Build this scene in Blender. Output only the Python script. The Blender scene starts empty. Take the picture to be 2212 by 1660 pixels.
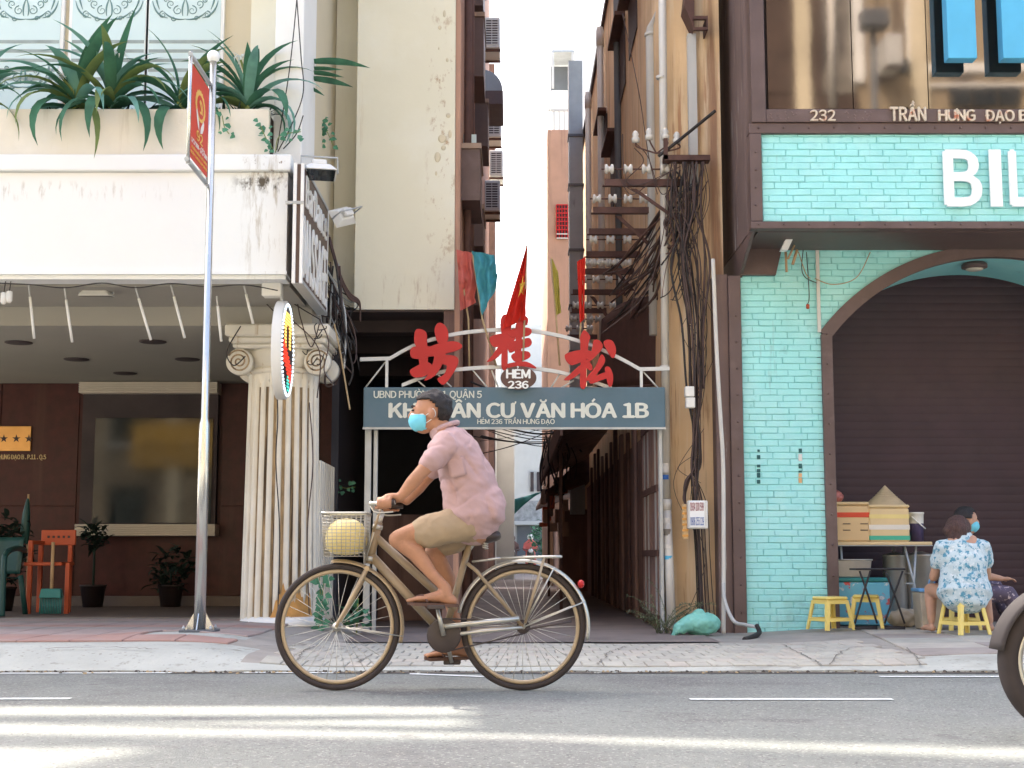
import bpy, math, random
from mathutils import Vector, Matrix, noise
R = math.radians
sc = bpy.context.scene
col = sc.collection
rnd = random.Random(7)

# ---------------------------------------------------------------- camera
CAM_Z = 0.70
PITCH = math.atan(372 / 3050)
F = 3050.0                      # focal length measured in units of a 2212 wide picture
cam = bpy.data.cameras.new('camera')
cam.sensor_width = 36
cam.lens = F / 2212 * 36
cam.clip_end = 1000
cam_o = bpy.data.objects.new('camera', cam)
cam_o.location = (0, 0, CAM_Z)
cam_o.rotation_euler = (math.pi / 2 + PITCH, 0, 0)
col.objects.link(cam_o)
sc.camera = cam_o

# ---------------------------------------------------------------- sky and sun
SUN_EL, SUN_AZ = R(50), R(-35)          # ahead and to the left, behind the street front
world = bpy.data.worlds.new('World')
sc.world = world
world.use_nodes = True
wn = world.node_tree.nodes
wl = world.node_tree.links
bg = wn['Background']
sky = wn.new('ShaderNodeTexSky')
sky.sky_type = 'NISHITA'
sky.sun_disc = False
sky.sun_elevation = SUN_EL
sky.sun_rotation = SUN_AZ
sky.altitude = 0
sky.air_density = 0.9
sky.dust_density = 6.5
sky.ozone_density = 1.0
wl.new(sky.outputs[0], bg.inputs[0])
bg.inputs[1].default_value = 0.15
sun = bpy.data.lights.new('sun', 'SUN')
sun.energy = 2.6
sun.angle = R(0.9)
sun.color = (1.0, 0.93, 0.82)
sun_o = bpy.data.objects.new('sun', sun)
SD = Vector((math.sin(SUN_AZ) * math.cos(SUN_EL), math.cos(SUN_AZ) * math.cos(SUN_EL), math.sin(SUN_EL)))
sun_o.rotation_euler = SD.to_track_quat('Z', 'Y').to_euler()
sun_o.location = (0, 0, 30)
col.objects.link(sun_o)
vs = sc.view_settings
vs.view_transform = 'Standard'
vs.look = 'None'
vs.exposure = 2.4
vs.gamma = 1.0
vs.use_curve_mapping = False
sc.cycles.use_denoising = True
sc.cycles.max_bounces = 8
sc.cycles.sample_clamp_indirect = 6

# ---------------------------------------------------------------- helpers
def P(px, py, Y):
    """world point at depth Y for a measured spot of the 2212x1660 survey grid"""
    u = (px - 1106) / F
    v = (830 - py) / F
    cp, sp = math.cos(PITCH), math.sin(PITCH)
    t = Y / (cp - v * sp)
    return Vector((u * t, Y, CAM_Z + t * (sp + v * cp)))
def PX(px, py, Y): return P(px, py, Y).x
def PZ(py, Y): return P(1106, py, Y).z

class MB:
    def __init__(s):
        s.v, s.f, s.m, s.s = [], [], [], []
    def add(s, vs_, fs, m=0, smooth=False):
        o = len(s.v)
        s.v += [tuple(v) for v in vs_]
        for f in fs:
            s.f.append([i + o for i in f]); s.m.append(m); s.s.append(smooth)
        return s
    def box(s, x0, x1, y0, y1, z0, z1, m=0):
        vs_ = [(x0,y0,z0),(x1,y0,z0),(x1,y1,z0),(x0,y1,z0),(x0,y0,z1),(x1,y0,z1),(x1,y1,z1),(x0,y1,z1)]
        return s.add(vs_, [(0,3,2,1),(4,5,6,7),(0,1,5,4),(1,2,6,5),(2,3,7,6),(3,0,4,7)], m)
    def cbox(s, x0, x1, y0, y1, z0, z1, c=0.006, m=0):
        """box with chamfered edges"""
        xs, ys, zs = (x0, x1), (y0, y1), (z0, z1)
        vs_ = []; idx = {}
        def sg(k): return 1 if k == 0 else -1
        for i in (0,1):
            for j in (0,1):
                for k in (0,1):
                    idx[(i,j,k,0)] = len(vs_); vs_.append((xs[i], ys[j]+sg(j)*c, zs[k]+sg(k)*c))
                    idx[(i,j,k,1)] = len(vs_); vs_.append((xs[i]+sg(i)*c, ys[j], zs[k]+sg(k)*c))
                    idx[(i,j,k,2)] = len(vs_); vs_.append((xs[i]+sg(i)*c, ys[j]+sg(j)*c, zs[k]))
        fs = []
        for a in (0,1):
            q = [(a,0,0),(a,1,0),(a,1,1),(a,0,1)]
            fs.append([idx[t+(0,)] for t in (q[::-1] if a == 0 else q)])
            q = [(0,a,0),(1,a,0),(1,a,1),(0,a,1)]
            fs.append([idx[t+(1,)] for t in (q if a == 0 else q[::-1])])
            q = [(0,0,a),(1,0,a),(1,1,a),(0,1,a)]
            fs.append([idx[t+(2,)] for t in (q[::-1] if a == 0 else q)])
        for j in (0,1):
            for k in (0,1):
                fs.append([idx[(0,j,k,1)], idx[(1,j,k,1)], idx[(1,j,k,2)], idx[(0,j,k,2)]])
                fs.append([idx[(j,0,k,0)], idx[(j,1,k,0)], idx[(j,1,k,2)], idx[(j,0,k,2)]])
                fs.append([idx[(j,k,0,0)], idx[(j,k,1,0)], idx[(j,k,1,1)], idx[(j,k,0,1)]])
        for i in (0,1):
            for j in (0,1):
                for k in (0,1):
                    fs.append([idx[(i,j,k,0)], idx[(i,j,k,1)], idx[(i,j,k,2)]])
        return s.add(vs_, fs, m)
    def hexa(s, b, t, m=0):
        """eight corner solid: four bottom and four top corners"""
        return s.add(list(b) + list(t), [(0,3,2,1),(4,5,6,7),(0,1,5,4),(1,2,6,5),(2,3,7,6),(3,0,4,7)], m)
    def prism(s, poly, off, m=0):
        """closed 3-d polygon swept by the vector off"""
        n = len(poly); off = Vector(off)
        a = [Vector(p) for p in poly]; b = [p + off for p in a]
        return s.add(a + b, [list(range(n))[::-1], list(range(n, 2*n))] + [(i, (i+1) % n, n + (i+1) % n, n + i) for i in range(n)], m)
    def tube(s, pts, r, n=8, m=0, closed=False, caps=True, smooth=True):
        pts = [Vector(p) for p in pts]; k = len(pts)
        rr = r if isinstance(r, (list, tuple)) else [r] * k
        ref = None; vs_ = []
        for i, p in enumerate(pts):
            if closed: t = pts[(i+1) % k] - pts[i-1]
            else: t = pts[min(i+1, k-1)] - pts[max(i-1, 0)]
            if t.length < 1e-9: t = Vector((0,0,1))
            t.normalize()
            if ref is None: ref = Vector((0,0,1)) if abs(t.z) < .9 else Vector((1,0,0))
            a = t.cross(ref)
            if a.length < 1e-6: a = t.orthogonal()
            a.normalize(); b = t.cross(a); ref = -b if False else a.cross(t)
            for j in range(n):
                an = 2 * math.pi * j / n
                vs_.append(p + a * math.cos(an) * rr[i] + b * math.sin(an) * rr[i])
        fs = []
        for i in range(k if closed else k - 1):
            for j in range(n):
                i2 = (i+1) % k; j2 = (j+1) % n
                fs.append((i*n+j, i*n+j2, i2*n+j2, i2*n+j))
        s.add(vs_, fs, m, smooth)
        if caps and not closed:
            o = len(s.v) - len(vs_)
            s.f.append([o + j for j in range(n)][::-1]); s.m.append(m); s.s.append(False)
            s.f.append([o + (k-1)*n + j for j in range(n)]); s.m.append(m); s.s.append(False)
        return s
    def loft(s, pts, rad, side=(0,1,0), n=16, m=0, round_ends=True):
        pts = [Vector(p) for p in pts]; rad = [(q, q) if isinstance(q, (int, float)) else q for q in rad]
        if round_ends:
            t0 = (pts[0] - pts[1]).normalized(); t1 = (pts[-1] - pts[-2]).normalized()
            a = min(rad[0]); b = min(rad[-1])
            P0 = [pts[0] + t0 * a * .95, pts[0] + t0 * a * .7]; P1 = [pts[-1] + t1 * b * .7, pts[-1] + t1 * b * .95]
            R0 = [(rad[0][0]*.25, rad[0][1]*.25), (rad[0][0]*.7, rad[0][1]*.7)]; R1 = [(rad[-1][0]*.7, rad[-1][1]*.7), (rad[-1][0]*.25, rad[-1][1]*.25)]
            pts = P0 + pts + P1; rad = R0 + rad + R1
        k = len(pts); vs_ = []
        for i, p in enumerate(pts):
            t = (pts[min(i+1,k-1)] - pts[max(i-1,0)]).normalized()
            sd = Vector(side); a = sd - t * sd.dot(t)
            if a.length < 1e-4: a = t.orthogonal()
            a.normalize(); b = t.cross(a)
            for j in range(n):
                an = 2*math.pi*j/n
                vs_.append(p + a*math.cos(an)*rad[i][0] + b*math.sin(an)*rad[i][1])
        fs = [(i*n+j, i*n+(j+1) % n, (i+1)*n+(j+1) % n, (i+1)*n+j) for i in range(k-1) for j in range(n)]
        fs += [list(range(n))[::-1], [(k-1)*n+j for j in range(n)]]
        return s.add(vs_, fs, m, True)
    def lathe(s, prof, c=(0,0,0), n=24, m=0, axis='Z', smooth=True, close=True):
        c = Vector(c); vs_ = []
        for r, h in prof:
            for j in range(n):
                a = 2*math.pi*j/n; x, y = r*math.cos(a), r*math.sin(a)
                d = {'Z': (x, y, h), 'Y': (x, h, -y), 'X': (h, x, y)}[axis]
                vs_.append(c + Vector(d))
        k = len(prof)
        fs = [(i*n+j, i*n+(j+1) % n, (i+1)*n+(j+1) % n, (i+1)*n+j) for i in range(k-1) for j in range(n)]
        s.add(vs_, fs, m, smooth)
        if close:
            o = len(s.v) - len(vs_)
            for q in ([o+j for j in range(n)][::-1], [o+(k-1)*n+j for j in range(n)]):
                s.f.append(q); s.m.append(m); s.s.append(False)
        return s
    def ball(s, c, r, n=12, k=8, m=0):
        r = r if isinstance(r, (tuple, list)) else (r, r, r)
        c = Vector(c); vs_ = [c + Vector((0,0,r[2]))]
        for i in range(1, k):
            th = math.pi*i/k
            for j in range(n):
                a = 2*math.pi*j/n
                vs_.append(c + Vector((r[0]*math.sin(th)*math.cos(a), r[1]*math.sin(th)*math.sin(a), r[2]*math.cos(th))))
        vs_.append(c - Vector((0,0,r[2])))
        fs = [(0, 1+j, 1+(j+1) % n) for j in range(n)]
        for i in range(k-2):
            for j in range(n):
                fs.append((1+i*n+j, 1+(i+1)*n+j, 1+(i+1)*n+(j+1) % n, 1+i*n+(j+1) % n))
        e = len(vs_)-1; o = 1+(k-2)*n
        fs += [(o+j, e, o+(j+1) % n) for j in range(n)]
        return s.add(vs_, fs, m, True)
    def grid(s, fn, nu, nv, m=0, smooth=True):
        vs_ = [fn(i/nu, j/nv) for i in range(nu+1) for j in range(nv+1)]
        fs = [(i*(nv+1)+j, (i+1)*(nv+1)+j, (i+1)*(nv+1)+j+1, i*(nv+1)+j+1) for i in range(nu) for j in range(nv)]
        return s.add(vs_, fs, m, smooth)
    def mesh(s, name, mats):
        me = bpy.data.meshes.new(name)
        me.from_pydata(s.v, [], s.f)
        for mt in (mats if isinstance(mats, (list, tuple)) else [mats]): me.materials.append(mt)
        me.polygons.foreach_set('material_index', s.m)
        me.polygons.foreach_set('use_smooth', s.s)
        me.update()
        return me
    def build(s, name, mats, parent=None, **kw):
        return link(name, s.mesh(name, mats), parent, **kw)

WM = {}
def link(name, me, parent=None, label=None, cat=None, group=None, kind=None, bevel=0, solid=0):
    o = bpy.data.objects.new(name, me)
    col.objects.link(o)
    if parent is not None:
        o.parent = parent
        o.matrix_parent_inverse = WM.get(parent.name, Matrix()).inverted()
    tag(o, label, cat, group, kind)
    if bevel:
        b = o.modifiers.new('Bevel', 'BEVEL'); b.width = bevel; b.segments = 2; b.limit_method = 'ANGLE'
    if solid:
        b = o.modifiers.new('Solid', 'SOLIDIFY'); b.thickness = solid; b.offset = 0
    return o
def tag(o, label=None, cat=None, group=None, kind=None):
    if label: o['label'] = label
    if cat: o['category'] = cat
    if group: o['group'] = group
    if kind: o['kind'] = kind
    return o
def thing(name, label, cat, loc=(0,0,0), group=None):
    o = bpy.data.objects.new(name, None)
    o.empty_display_size = .2
    o.location = loc
    col.objects.link(o)
    WM[o.name] = Matrix.Translation(Vector(loc))
    return tag(o, label, cat, group)
def copy_tree(o, parent=None):
    c = o.copy(); col.objects.link(c)
    if parent is not None: c.parent = parent
    for ch in [x for x in bpy.data.objects if x.parent == o]:
        copy_tree(ch, c)
    return c
def solid_union(mb, name, mats, voxel=.01, smooth=4, disp=None, parent=None, **kw):
    """fuse the overlapping shapes of a collector into one continuous skin"""
    me = mb.mesh(name + '_raw', mats)
    o = bpy.data.objects.new('tmp', me); col.objects.link(o)
    r = o.modifiers.new('R', 'REMESH'); r.mode = 'VOXEL'; r.voxel_size = voxel; r.use_smooth_shade = True
    q = o.modifiers.new('S', 'SMOOTH'); q.factor = .5; q.iterations = smooth
    dg = bpy.context.evaluated_depsgraph_get(); dg.update()
    me2 = bpy.data.meshes.new_from_object(o.evaluated_get(dg))
    me2.name = name
    bpy.data.objects.remove(o)
    if disp:
        nn = [v.normal.copy() for v in me2.vertices]
        for v, n_ in zip(me2.vertices, nn): v.co += n_ * disp(v.co)
    me2.materials.clear()
    for mt in (mats if isinstance(mats, (list, tuple)) else [mats]): me2.materials.append(mt)
    for p in me2.polygons: p.use_smooth = True
    return link(name, me2, parent, **kw)
import unicodedata
GLYPH = {}
def glyph(ch):
    """outline of one character as (vertices, faces, width) with the capital height as unit"""
    if ch in GLYPH: return GLYPH[ch]
    if ch == 'I':
        v_, f_ = [(x, y, z) for y in (-1, 1) for (x, z) in ((0, 0), (.13, 0), (.13, 1), (0, 1))], [[0,1,2,3],[7,6,5,4],[0,4,5,1],[1,5,6,2],[2,6,7,3],[3,7,4,0]]
        GLYPH[ch] = (v_, f_, .13); return GLYPH[ch]
    cu = bpy.data.curves.new('t', 'FONT'); cu.body = chr(ord(ch) + 0xFEE0); cu.extrude = .02; cu.resolution_u = 4; cu.fill_mode = 'BOTH'
    o = bpy.data.objects.new('t', cu); col.objects.link(o)
    dg = bpy.context.evaluated_depsgraph_get(); dg.update()
    me = bpy.data.meshes.new_from_object(o.evaluated_get(dg))
    bpy.data.objects.remove(o)
    x0 = min(v.co.x for v in me.vertices); x1 = max(v.co.x for v in me.vertices)
    if 'H' not in GLYPH and ch != 'H': glyph('H')
    if ch == 'H': glyph.h = max(v.co.y for v in me.vertices); glyph.b = min(v.co.y for v in me.vertices)
    h = glyph.h - glyph.b
    GLYPH[ch] = ([((v.co.x-x0)/h, v.co.z/.02, (v.co.y-glyph.b)/h) for v in me.vertices], [list(p.vertices) for p in me.polygons], (x1-x0)/h)
    return GLYPH[ch]
for ch_ in 'HABCDEGIKLMNOPQRSTUVaceghnr0123456789./-': glyph(ch_)
def stroke2(pts, w):
    """flat-ended pen stroke through the points, as boxes front to back"""
    vs_, fs = [], []
    for (ax, az), (bx_, bz_) in zip(pts[:-1], pts[1:]):
        d = Vector((bx_-ax, bz_-az)); n_ = Vector((-d.y, d.x)).normalized()*w/2; o = len(vs_)
        for y in (-1, 1):
            vs_ += [(ax+n_.x, y, az+n_.y), (ax-n_.x, y, az-n_.y), (bx_-n_.x, y, bz_-n_.y), (bx_+n_.x, y, bz_+n_.y)]
        fs += [[o+i for i in q] for q in ((0,1,2,3),(7,6,5,4),(0,4,5,1),(1,5,6,2),(2,6,7,3),(3,7,4,0))]
    return vs_, fs
MARKS = {0x302: ([(-.2, 1.1), (0, 1.27), (.2, 1.1)], .09), 0x306: ([(-.2, 1.27), (-.13, 1.13), (0, 1.09), (.13, 1.13), (.2, 1.27)], .09), 0x301: ([(-.05, 1.12), (.12, 1.32)], .1), 0x300: ([(.05, 1.12), (-.12, 1.32)], .1),
         0x309: ([(-.08, 1.33), (.06, 1.36), (.08, 1.26), (0, 1.2), (0, 1.12)], .08), 0x303: ([(-.2, 1.14), (-.08, 1.24), (.08, 1.14), (.2, 1.24)], .09), 0x323: ([(-.07, -.2), (.07, -.2)], .14)}
def put_text(name, txt, mtl, c, width, height, parent=None, depth=.004, bold=.0, rot=0, gap=.13, **kw):
    """raised lettering, lower left corner at c, fitted to width x height; rot turns it about the vertical"""
    V_, F_ = [], []; x = 0.0; lay_ = 0
    def addp(vs_, fs, dx, k):
        o = len(V_); V_.extend((vx+dx, vy, vz, k) for vx, vy, vz in vs_); F_.extend([[i+o for i in q] for q in fs])
    for ch in txt:
        if ch == ' ': x += .36; continue
        bar = ch in 'Đđ'
        dec = unicodedata.normalize('NFD', 'D' if ch == 'Đ' else ch)
        gv, gf, gw = glyph(dec[0])
        bs = bold*1.6
        for k, (ox_, oz_) in enumerate(((0, 0), (-bs, 0), (bs, 0), (0, bs*.6), (0, -bs*.6)) if bold else ((0, 0),)):
            addp([(q[0]+ox_, q[1], q[2]+oz_) for q in gv], gf, x, k)
        if bar: v2, f2 = stroke2([(-.13, .5), (.3, .5)], .1); addp(v2, f2, x, 6)
        up = 0
        for mk_ in dec[1:]:
            o_ = ord(mk_)
            if o_ == 0x31b:
                v2, f2 = stroke2([(gw-.05, .93), (gw+.10, 1.0), (gw+.12, 1.14)], .1); addp(v2, f2, x, 6)
            elif o_ in MARKS:
                pts, w = MARKS[o_]; dz = up if o_ != 0x323 else 0; dx = .14 if (up and o_ != 0x323) else 0
                v2, f2 = stroke2([(px_+gw/2+dx, pz_+dz*.6) for px_, pz_ in pts], w + bold*.8); addp(v2, f2, x, 7)
                if o_ in (0x302, 0x306): up = .25
        x += gw + gap
    xs = [v[0] for v in V_]; zs = [v[2] for v in V_]
    x0, x1, z0, z1 = min(xs), max(xs), min(zs), max(zs)
    sx, sz = width/(x1-x0), height/(z1-z0)
    M4 = Matrix.Translation(Vector(c)) @ Matrix.Rotation(rot, 4, 'Z')
    me = bpy.data.meshes.new(name)
    me.from_pydata([M4 @ Vector(((v[0]-x0)*sx, v[1]*depth/2 - v[3]*.0003, (v[2]-z0)*sz)) for v in V_], [], F_)
    me.materials.append(mtl); me.update()
    return link(name, me, parent, **kw)

# ---------------------------------------------------------------- materials
MATS = {}
def mat(name, c, rough=.75, var=.12, scale=4.0, metal=0.0, bump=.0, bscale=40.0, streak=None, patch=None, spec=.4, emit=None, alpha=1, stretch=(1,1,1), speck=None, zone=None):
    """procedural surface: base colour with soft variation, optional run-down streaks (colour, amount), blotches, specks and fine relief"""
    m = bpy.data.materials.new(name); m.use_nodes = True
    nt = m.node_tree; N = nt.nodes; L = nt.links
    b = N['Principled BSDF']
    b.inputs['Roughness'].default_value = rough
    b.inputs['Metallic'].default_value = metal
    b.inputs['Specular IOR Level'].default_value = spec
    geo = N.new('ShaderNodeNewGeometry')
    mp = N.new('ShaderNodeMapping'); mp.inputs['Scale'].default_value = stretch
    L.new(geo.outputs['Position'], mp.inputs[0])
    def noise_(sc_, detail=5, src=None, rough_=.55):
        n = N.new('ShaderNodeTexNoise'); n.inputs['Scale'].default_value = sc_; n.inputs['Detail'].default_value = detail; n.inputs['Roughness'].default_value = rough_
        L.new((src or mp).outputs[0], n.inputs['Vector']); return n
    def ramp(src, a, b_):
        r = N.new('ShaderNodeMapRange'); r.inputs[1].default_value = a; r.inputs[2].default_value = b_; r.clamp = True
        L.new(src, r.inputs[0]); return r.outputs[0]
    def mix(fac, c1, c2):
        x = N.new('ShaderNodeMix'); x.data_type = 'RGBA'
        L.new(fac, x.inputs[0])
        for v, i in ((c1, 6), (c2, 7)):
            if isinstance(v, tuple): x.inputs[i].default_value = v + (1,)
            else: L.new(v, x.inputs[i])
        return x.outputs[2]
    lo = tuple(max(0, q * (1 - var)) for q in c); hi = tuple(min(1, q * (1 + var)) for q in c)
    n1 = noise_(scale)
    out = mix(ramp(n1.outputs[0], .3, .7), lo, hi)
    if patch:
        for (pc, a, b_, ps) in patch:
            n2 = noise_(ps, 8, None, .65)
            out = mix(ramp(n2.outputs[0], a, b_), out, pc)
    if streak:
        for (scol, a, b_, sx, sz) in streak:
            mp2 = N.new('ShaderNodeMapping'); mp2.inputs['Scale'].default_value = (sx, sx, sz)
            L.new(geo.outputs['Position'], mp2.inputs[0])
            n3 = noise_(1.0, 7, mp2, .6)
            out = mix(ramp(n3.outputs[0], a, b_), out, scol)
    if zone:                                     # grime that sits in one stretch of the wall: (colour, x range, z range, noise x, noise z, low, high)
        sx_ = N.new('ShaderNodeSeparateXYZ'); L.new(geo.outputs['Position'], sx_.inputs[0])
        for (zc_, xr, zr, fx_, fz_, lo_, hi_) in zone:
            fac = None
            for o_, (r0, r1) in ((0, xr), (2, zr)):
                w_ = (r1-r0)*.3
                for (e0, e1) in ((r0, r0+w_), (r1, r1-w_)):
                    q = ramp(sx_.outputs[o_], e0, e1)
                    if fac is None: fac = q
                    else:
                        mm = N.new('ShaderNodeMath'); mm.operation = 'MULTIPLY'; L.new(fac, mm.inputs[0]); L.new(q, mm.inputs[1]); fac = mm.outputs[0]
            mp3 = N.new('ShaderNodeMapping'); mp3.inputs['Scale'].default_value = (fx_, fx_, fz_); L.new(geo.outputs['Position'], mp3.inputs[0])
            q = ramp(noise_(1.0, 9, mp3, .7).outputs[0], lo_, hi_)
            mm = N.new('ShaderNodeMath'); mm.operation = 'MULTIPLY'; L.new(fac, mm.inputs[0]); L.new(q, mm.inputs[1])
            out = mix(mm.outputs[0], out, zc_)
    if speck:
        for (scol, ssc, thr) in speck:
            v = N.new('ShaderNodeTexVoronoi'); v.inputs['Scale'].default_value = ssc
            L.new(mp.outputs[0], v.inputs['Vector'])
            sp_ = N.new('ShaderNodeSeparateColor'); L.new(v.outputs['Color'], sp_.inputs[0])
            out = mix(ramp(sp_.outputs[0], thr, thr + .08), out, scol)
    L.new(out, b.inputs['Base Color'])
    if bump:
        nb = noise_(bscale, 6)
        bp = N.new('ShaderNodeBump'); bp.inputs['Strength'].default_value = bump; bp.inputs['Distance'].default_value = .01
        L.new(nb.outputs[0], bp.inputs['Height']); L.new(bp.outputs[0], b.inputs['Normal'])
    rv = N.new('ShaderNodeMapRange'); dr_ = min(.12, rough*.22); rv.inputs[3].default_value = max(.01, rough - dr_); rv.inputs[4].default_value = min(1, rough + dr_)
    L.new(n1.outputs[0], rv.inputs[0]); L.new(rv.outputs[0], b.inputs['Roughness'])
    if emit:
        b.inputs['Emission Color'].default_value = emit[0] + (1,); b.inputs['Emission Strength'].default_value = emit[1]
    if alpha < 1: b.inputs['Alpha'].default_value = alpha
    MATS[name] = m
    return m
# ---------------------------------------------------------------- palette
m_asph = mat('asphalt', (.172, .182, .168), .9, .12, 1.2, bump=.9, bscale=120, zone=[((.12, .12, .115), (-9, 9), (-1, 1), .35, .35, .50, .62), ((.13, .13, .125), (-9, 9), (-1, 1), .9, .9, .58, .63)], patch=[((.13, .13, .125), .60, .66, 3.3), ((.235, .24, .23), .5, .75, .7)], speck=[((.28, .285, .26), 110, .88), ((.09, .09, .085), 95, .91)])
m_mark = mat('road_paint', (.62, .64, .61), .7, .1, 6, bump=.2, bscale=90, patch=[((.3, .31, .3), .62, .72, 30)])
m_conc = mat('kerb_concrete', (.40, .405, .36), .9, .12, 2.5, bump=.6, bscale=30, patch=[((.27, .265, .23), .52, .72, 1.6), ((.20, .19, .16), .60, .70, 6), ((.12, .105, .085), .68, .73, 13)], speck=[((.2, .19, .16), 60, .95)])
m_gutter = mat('gutter_dirt', (.10, .085, .07), .95, .4, 20, bump=.6, bscale=60)
m_pav = mat('pavement_bed', (.32, .29, .25), .95, .15, 3, bump=.3)
m_tile = [mat('red_tile', (.37, .225, .185), .85, .12, 3, bump=.25, patch=[((.33, .25, .22), .5, .75, 3)]),
          mat('grey_tile', (.30, .26, .23), .85, .12, 3, bump=.25, patch=[((.22, .19, .17), .5, .7, 4)]),
          mat('faded_tile', (.35, .27, .24), .85, .12, 3, bump=.25)]
m_pave = [mat('paver_light', (.40, .38, .32), .88, .12, 5, bump=.3, bscale=70, patch=[((.25, .23, .2), .58, .72, 9)]),
          mat('paver_mid', (.36, .34, .29), .88, .12, 5, bump=.3, bscale=70),
          mat('paver_warm', (.42, .38, .32), .88, .12, 5, bump=.3, bscale=70)]
m_alley = mat('alley_concrete', (.19, .155, .14), .85, .2, 1.5, bump=.3, patch=[((.12, .10, .09), .5, .7, 1.2)])
m_white = mat('white_render', (.80, .81, .78), .8, .02, 1.5, bump=.08, bscale=25, streak=[((.55, .52, .45), .70, .82, 7, .5)],
    zone=[((.42, .37, .28), (-2.22, -1.80), (2.75, 4.2), 22, 3.0, .52, .70), ((.10, .085, .06), (-2.30, -1.78), (3.62, 3.80), 14, 9, .48, .60), ((.45, .41, .34), (-9, -1.7), (3.55, 3.74), 26, 4, .54, .72), ((.30, .26, .2), (-9, -1.7), (2.78, 2.92), 18, 12, .52, .66), ((.20, .14, .09), (-2.2, -1.75), (3.70, 4.05), 20, 14, .56, .62)])
m_white_clean = mat('white_paint', (.80, .80, .77), .6, .04, 3)
m_stain = mat('grime', (.22, .19, .15), .9, .4, 9, streak=[((.62, .60, .54), .44, .56, 60, 5)])
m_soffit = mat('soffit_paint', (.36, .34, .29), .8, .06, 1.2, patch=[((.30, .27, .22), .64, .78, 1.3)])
m_planter = mat('planter_beige', (.72, .67, .56), .85, .08, 1.6, bump=.12, streak=[((.50, .44, .33), .60, .78, 6, .5)], patch=[((.78, .74, .65), .5, .7, 1.1)])
m_cream = mat('cream_render', (.71, .68, .54), .85, .04, .9, bump=.1, bscale=18, streak=[((.58, .50, .37), .66, .82, 4, .35)], patch=[((.77, .76, .66), .48, .75, .6)],
    zone=[((.40, .28, .17), (-.85, -.50), (3.0, 6.5), 9, 5, .57, .66), ((.50, .38, .24), (-1.85, -1.4), (3.2, 5.5), 14, 1.2, .55, .68), ((.45, .36, .25), (-1.5, -.5), (3.0, 3.4), 12, 2, .55, .7)])
m_cream2 = mat('beige_render', (.62, .55, .40), .85, .05, .9, bump=.1, streak=[((.48, .38, .26), .62, .8, 5, .3)])
m_soil = mat('soil', (.05, .04, .03), 1, .3, 12)
m_granite = mat('red_granite', (.062, .016, .012), .42, .25, 9, spec=.25, streak=[((.08, .03, .02), .6, .75, 5, .3)])
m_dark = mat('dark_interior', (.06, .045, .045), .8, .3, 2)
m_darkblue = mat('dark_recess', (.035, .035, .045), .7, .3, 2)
m_floor = mat('porch_floor', (.14, .11, .095), .7, .2, 2)
m_glass_dark = mat('dark_glass', (.02, .026, .028), .06, .3, 3, spec=.35)
m_blind = mat('slatted_box_cream', (.62, .55, .45), .6, .05, 3)
m_col = mat('column_plaster', (.72, .68, .58), .75, .05, 2, bump=.15, streak=[((.42, .30, .16), .58, .72, 16, .7), ((.12, .08, .05), .68, .74, 24, 1.5)], patch=[((.80, .77, .68), .5, .7, 2)])
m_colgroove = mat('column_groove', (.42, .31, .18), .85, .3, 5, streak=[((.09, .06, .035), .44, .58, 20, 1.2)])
m_colrust = mat('column_bare', (.55, .30, .10), .9, .2, 9, bump=.3)
m_frost = mat('frosted_glass', (.58, .72, .72), .25, .04, 1, spec=.5)
m_frostdark = mat('clear_stripe', (.26, .33, .33), .15, .15, 8, spec=.6)
m_swirl = mat('etched_pattern', (.14, .25, .25), .4, .1, 4)
m_blue = mat('turquoise_paint', (.36, .77, .75), .6, .05, 3, bump=.35, bscale=50, patch=[((.46, .81, .79), .5, .75, 2), ((.26, .58, .56), .62, .74, 5)], speck=[((.10, .36, .36), 26, .985)], streak=[((.26, .50, .48), .64, .78, 12, 1.0)], zone=[((.22, .34, .32), (2, 6), (-.1, .45), 7, 5, .45, .7)])
m_bluejoint = mat('turquoise_joint', (.24, .60, .59), .75, .15, 9, bump=.3)
m_brown = mat('brown_steel', (.115, .075, .068), .5, .15, 4, bump=.1, patch=[((.16, .11, .10), .55, .75, 3)])
m_brownpeel = mat('brown_peeling', (.17, .115, .10), .75, .15, 2, bump=.2, streak=[((.50, .46, .41), .64, .70, 14, 1.1), ((.10, .07, .065), .6, .75, 5, .4)])
m_shutter = mat('shutter_maroon', (.050, .028, .036), .65, .2, 2, patch=[((.058, .034, .040), .5, .7, 1.2)])
m_orange = mat('orange_render', (.64, .45, .26), .9, .14, 1.3, bump=.25, bscale=20, streak=[((.30, .17, .10), .55, .70, 5, .28), ((.72, .58, .40), .52, .70, 9, .6), ((.06, .04, .03), .66, .74, 9, .35), ((.40, .22, .12), .58, .66, 30, 1.2)])
m_alleywall = mat('alley_brown_wall', (.20, .125, .105), .85, .25, 2, streak=[((.10, .06, .052), .5, .7, 6, .2), ((.30, .21, .18), .62, .76, 8, .3)])
m_pinkwall = mat('pink_side_wall', (.42, .25, .18), .85, .12, 2, streak=[((.24, .15, .11), .55, .75, 6, .4)])
m_letter = mat('aged_letter', (.62, .52, .40), .5, .12, 8, patch=[((.45, .13, .06), .56, .66, 14)])
m_white_sign = mat('white_sign_letter', (.83, .84, .82), .45, .02, 3)
m_skyblue = mat('sky_blue_panel', (.09, .42, .66), .45, .06, 3)
m_glass = mat('mirror_glass', (.165, .145, .13), .04, .12, 2, spec=1.0, metal=.92, bump=.05, bscale=.8)
m_pvc = mat('pvc_pipe', (.60, .58, .53), .55, .06, 3, streak=[((.36, .31, .26), .6, .76, 9, .7)])
m_darkpipe = mat('grey_pipe', (.12, .13, .14), .6, .1, 3)
m_rust = mat('rusty_steel', (.10, .052, .042), .8, .25, 8, bump=.2)
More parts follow.
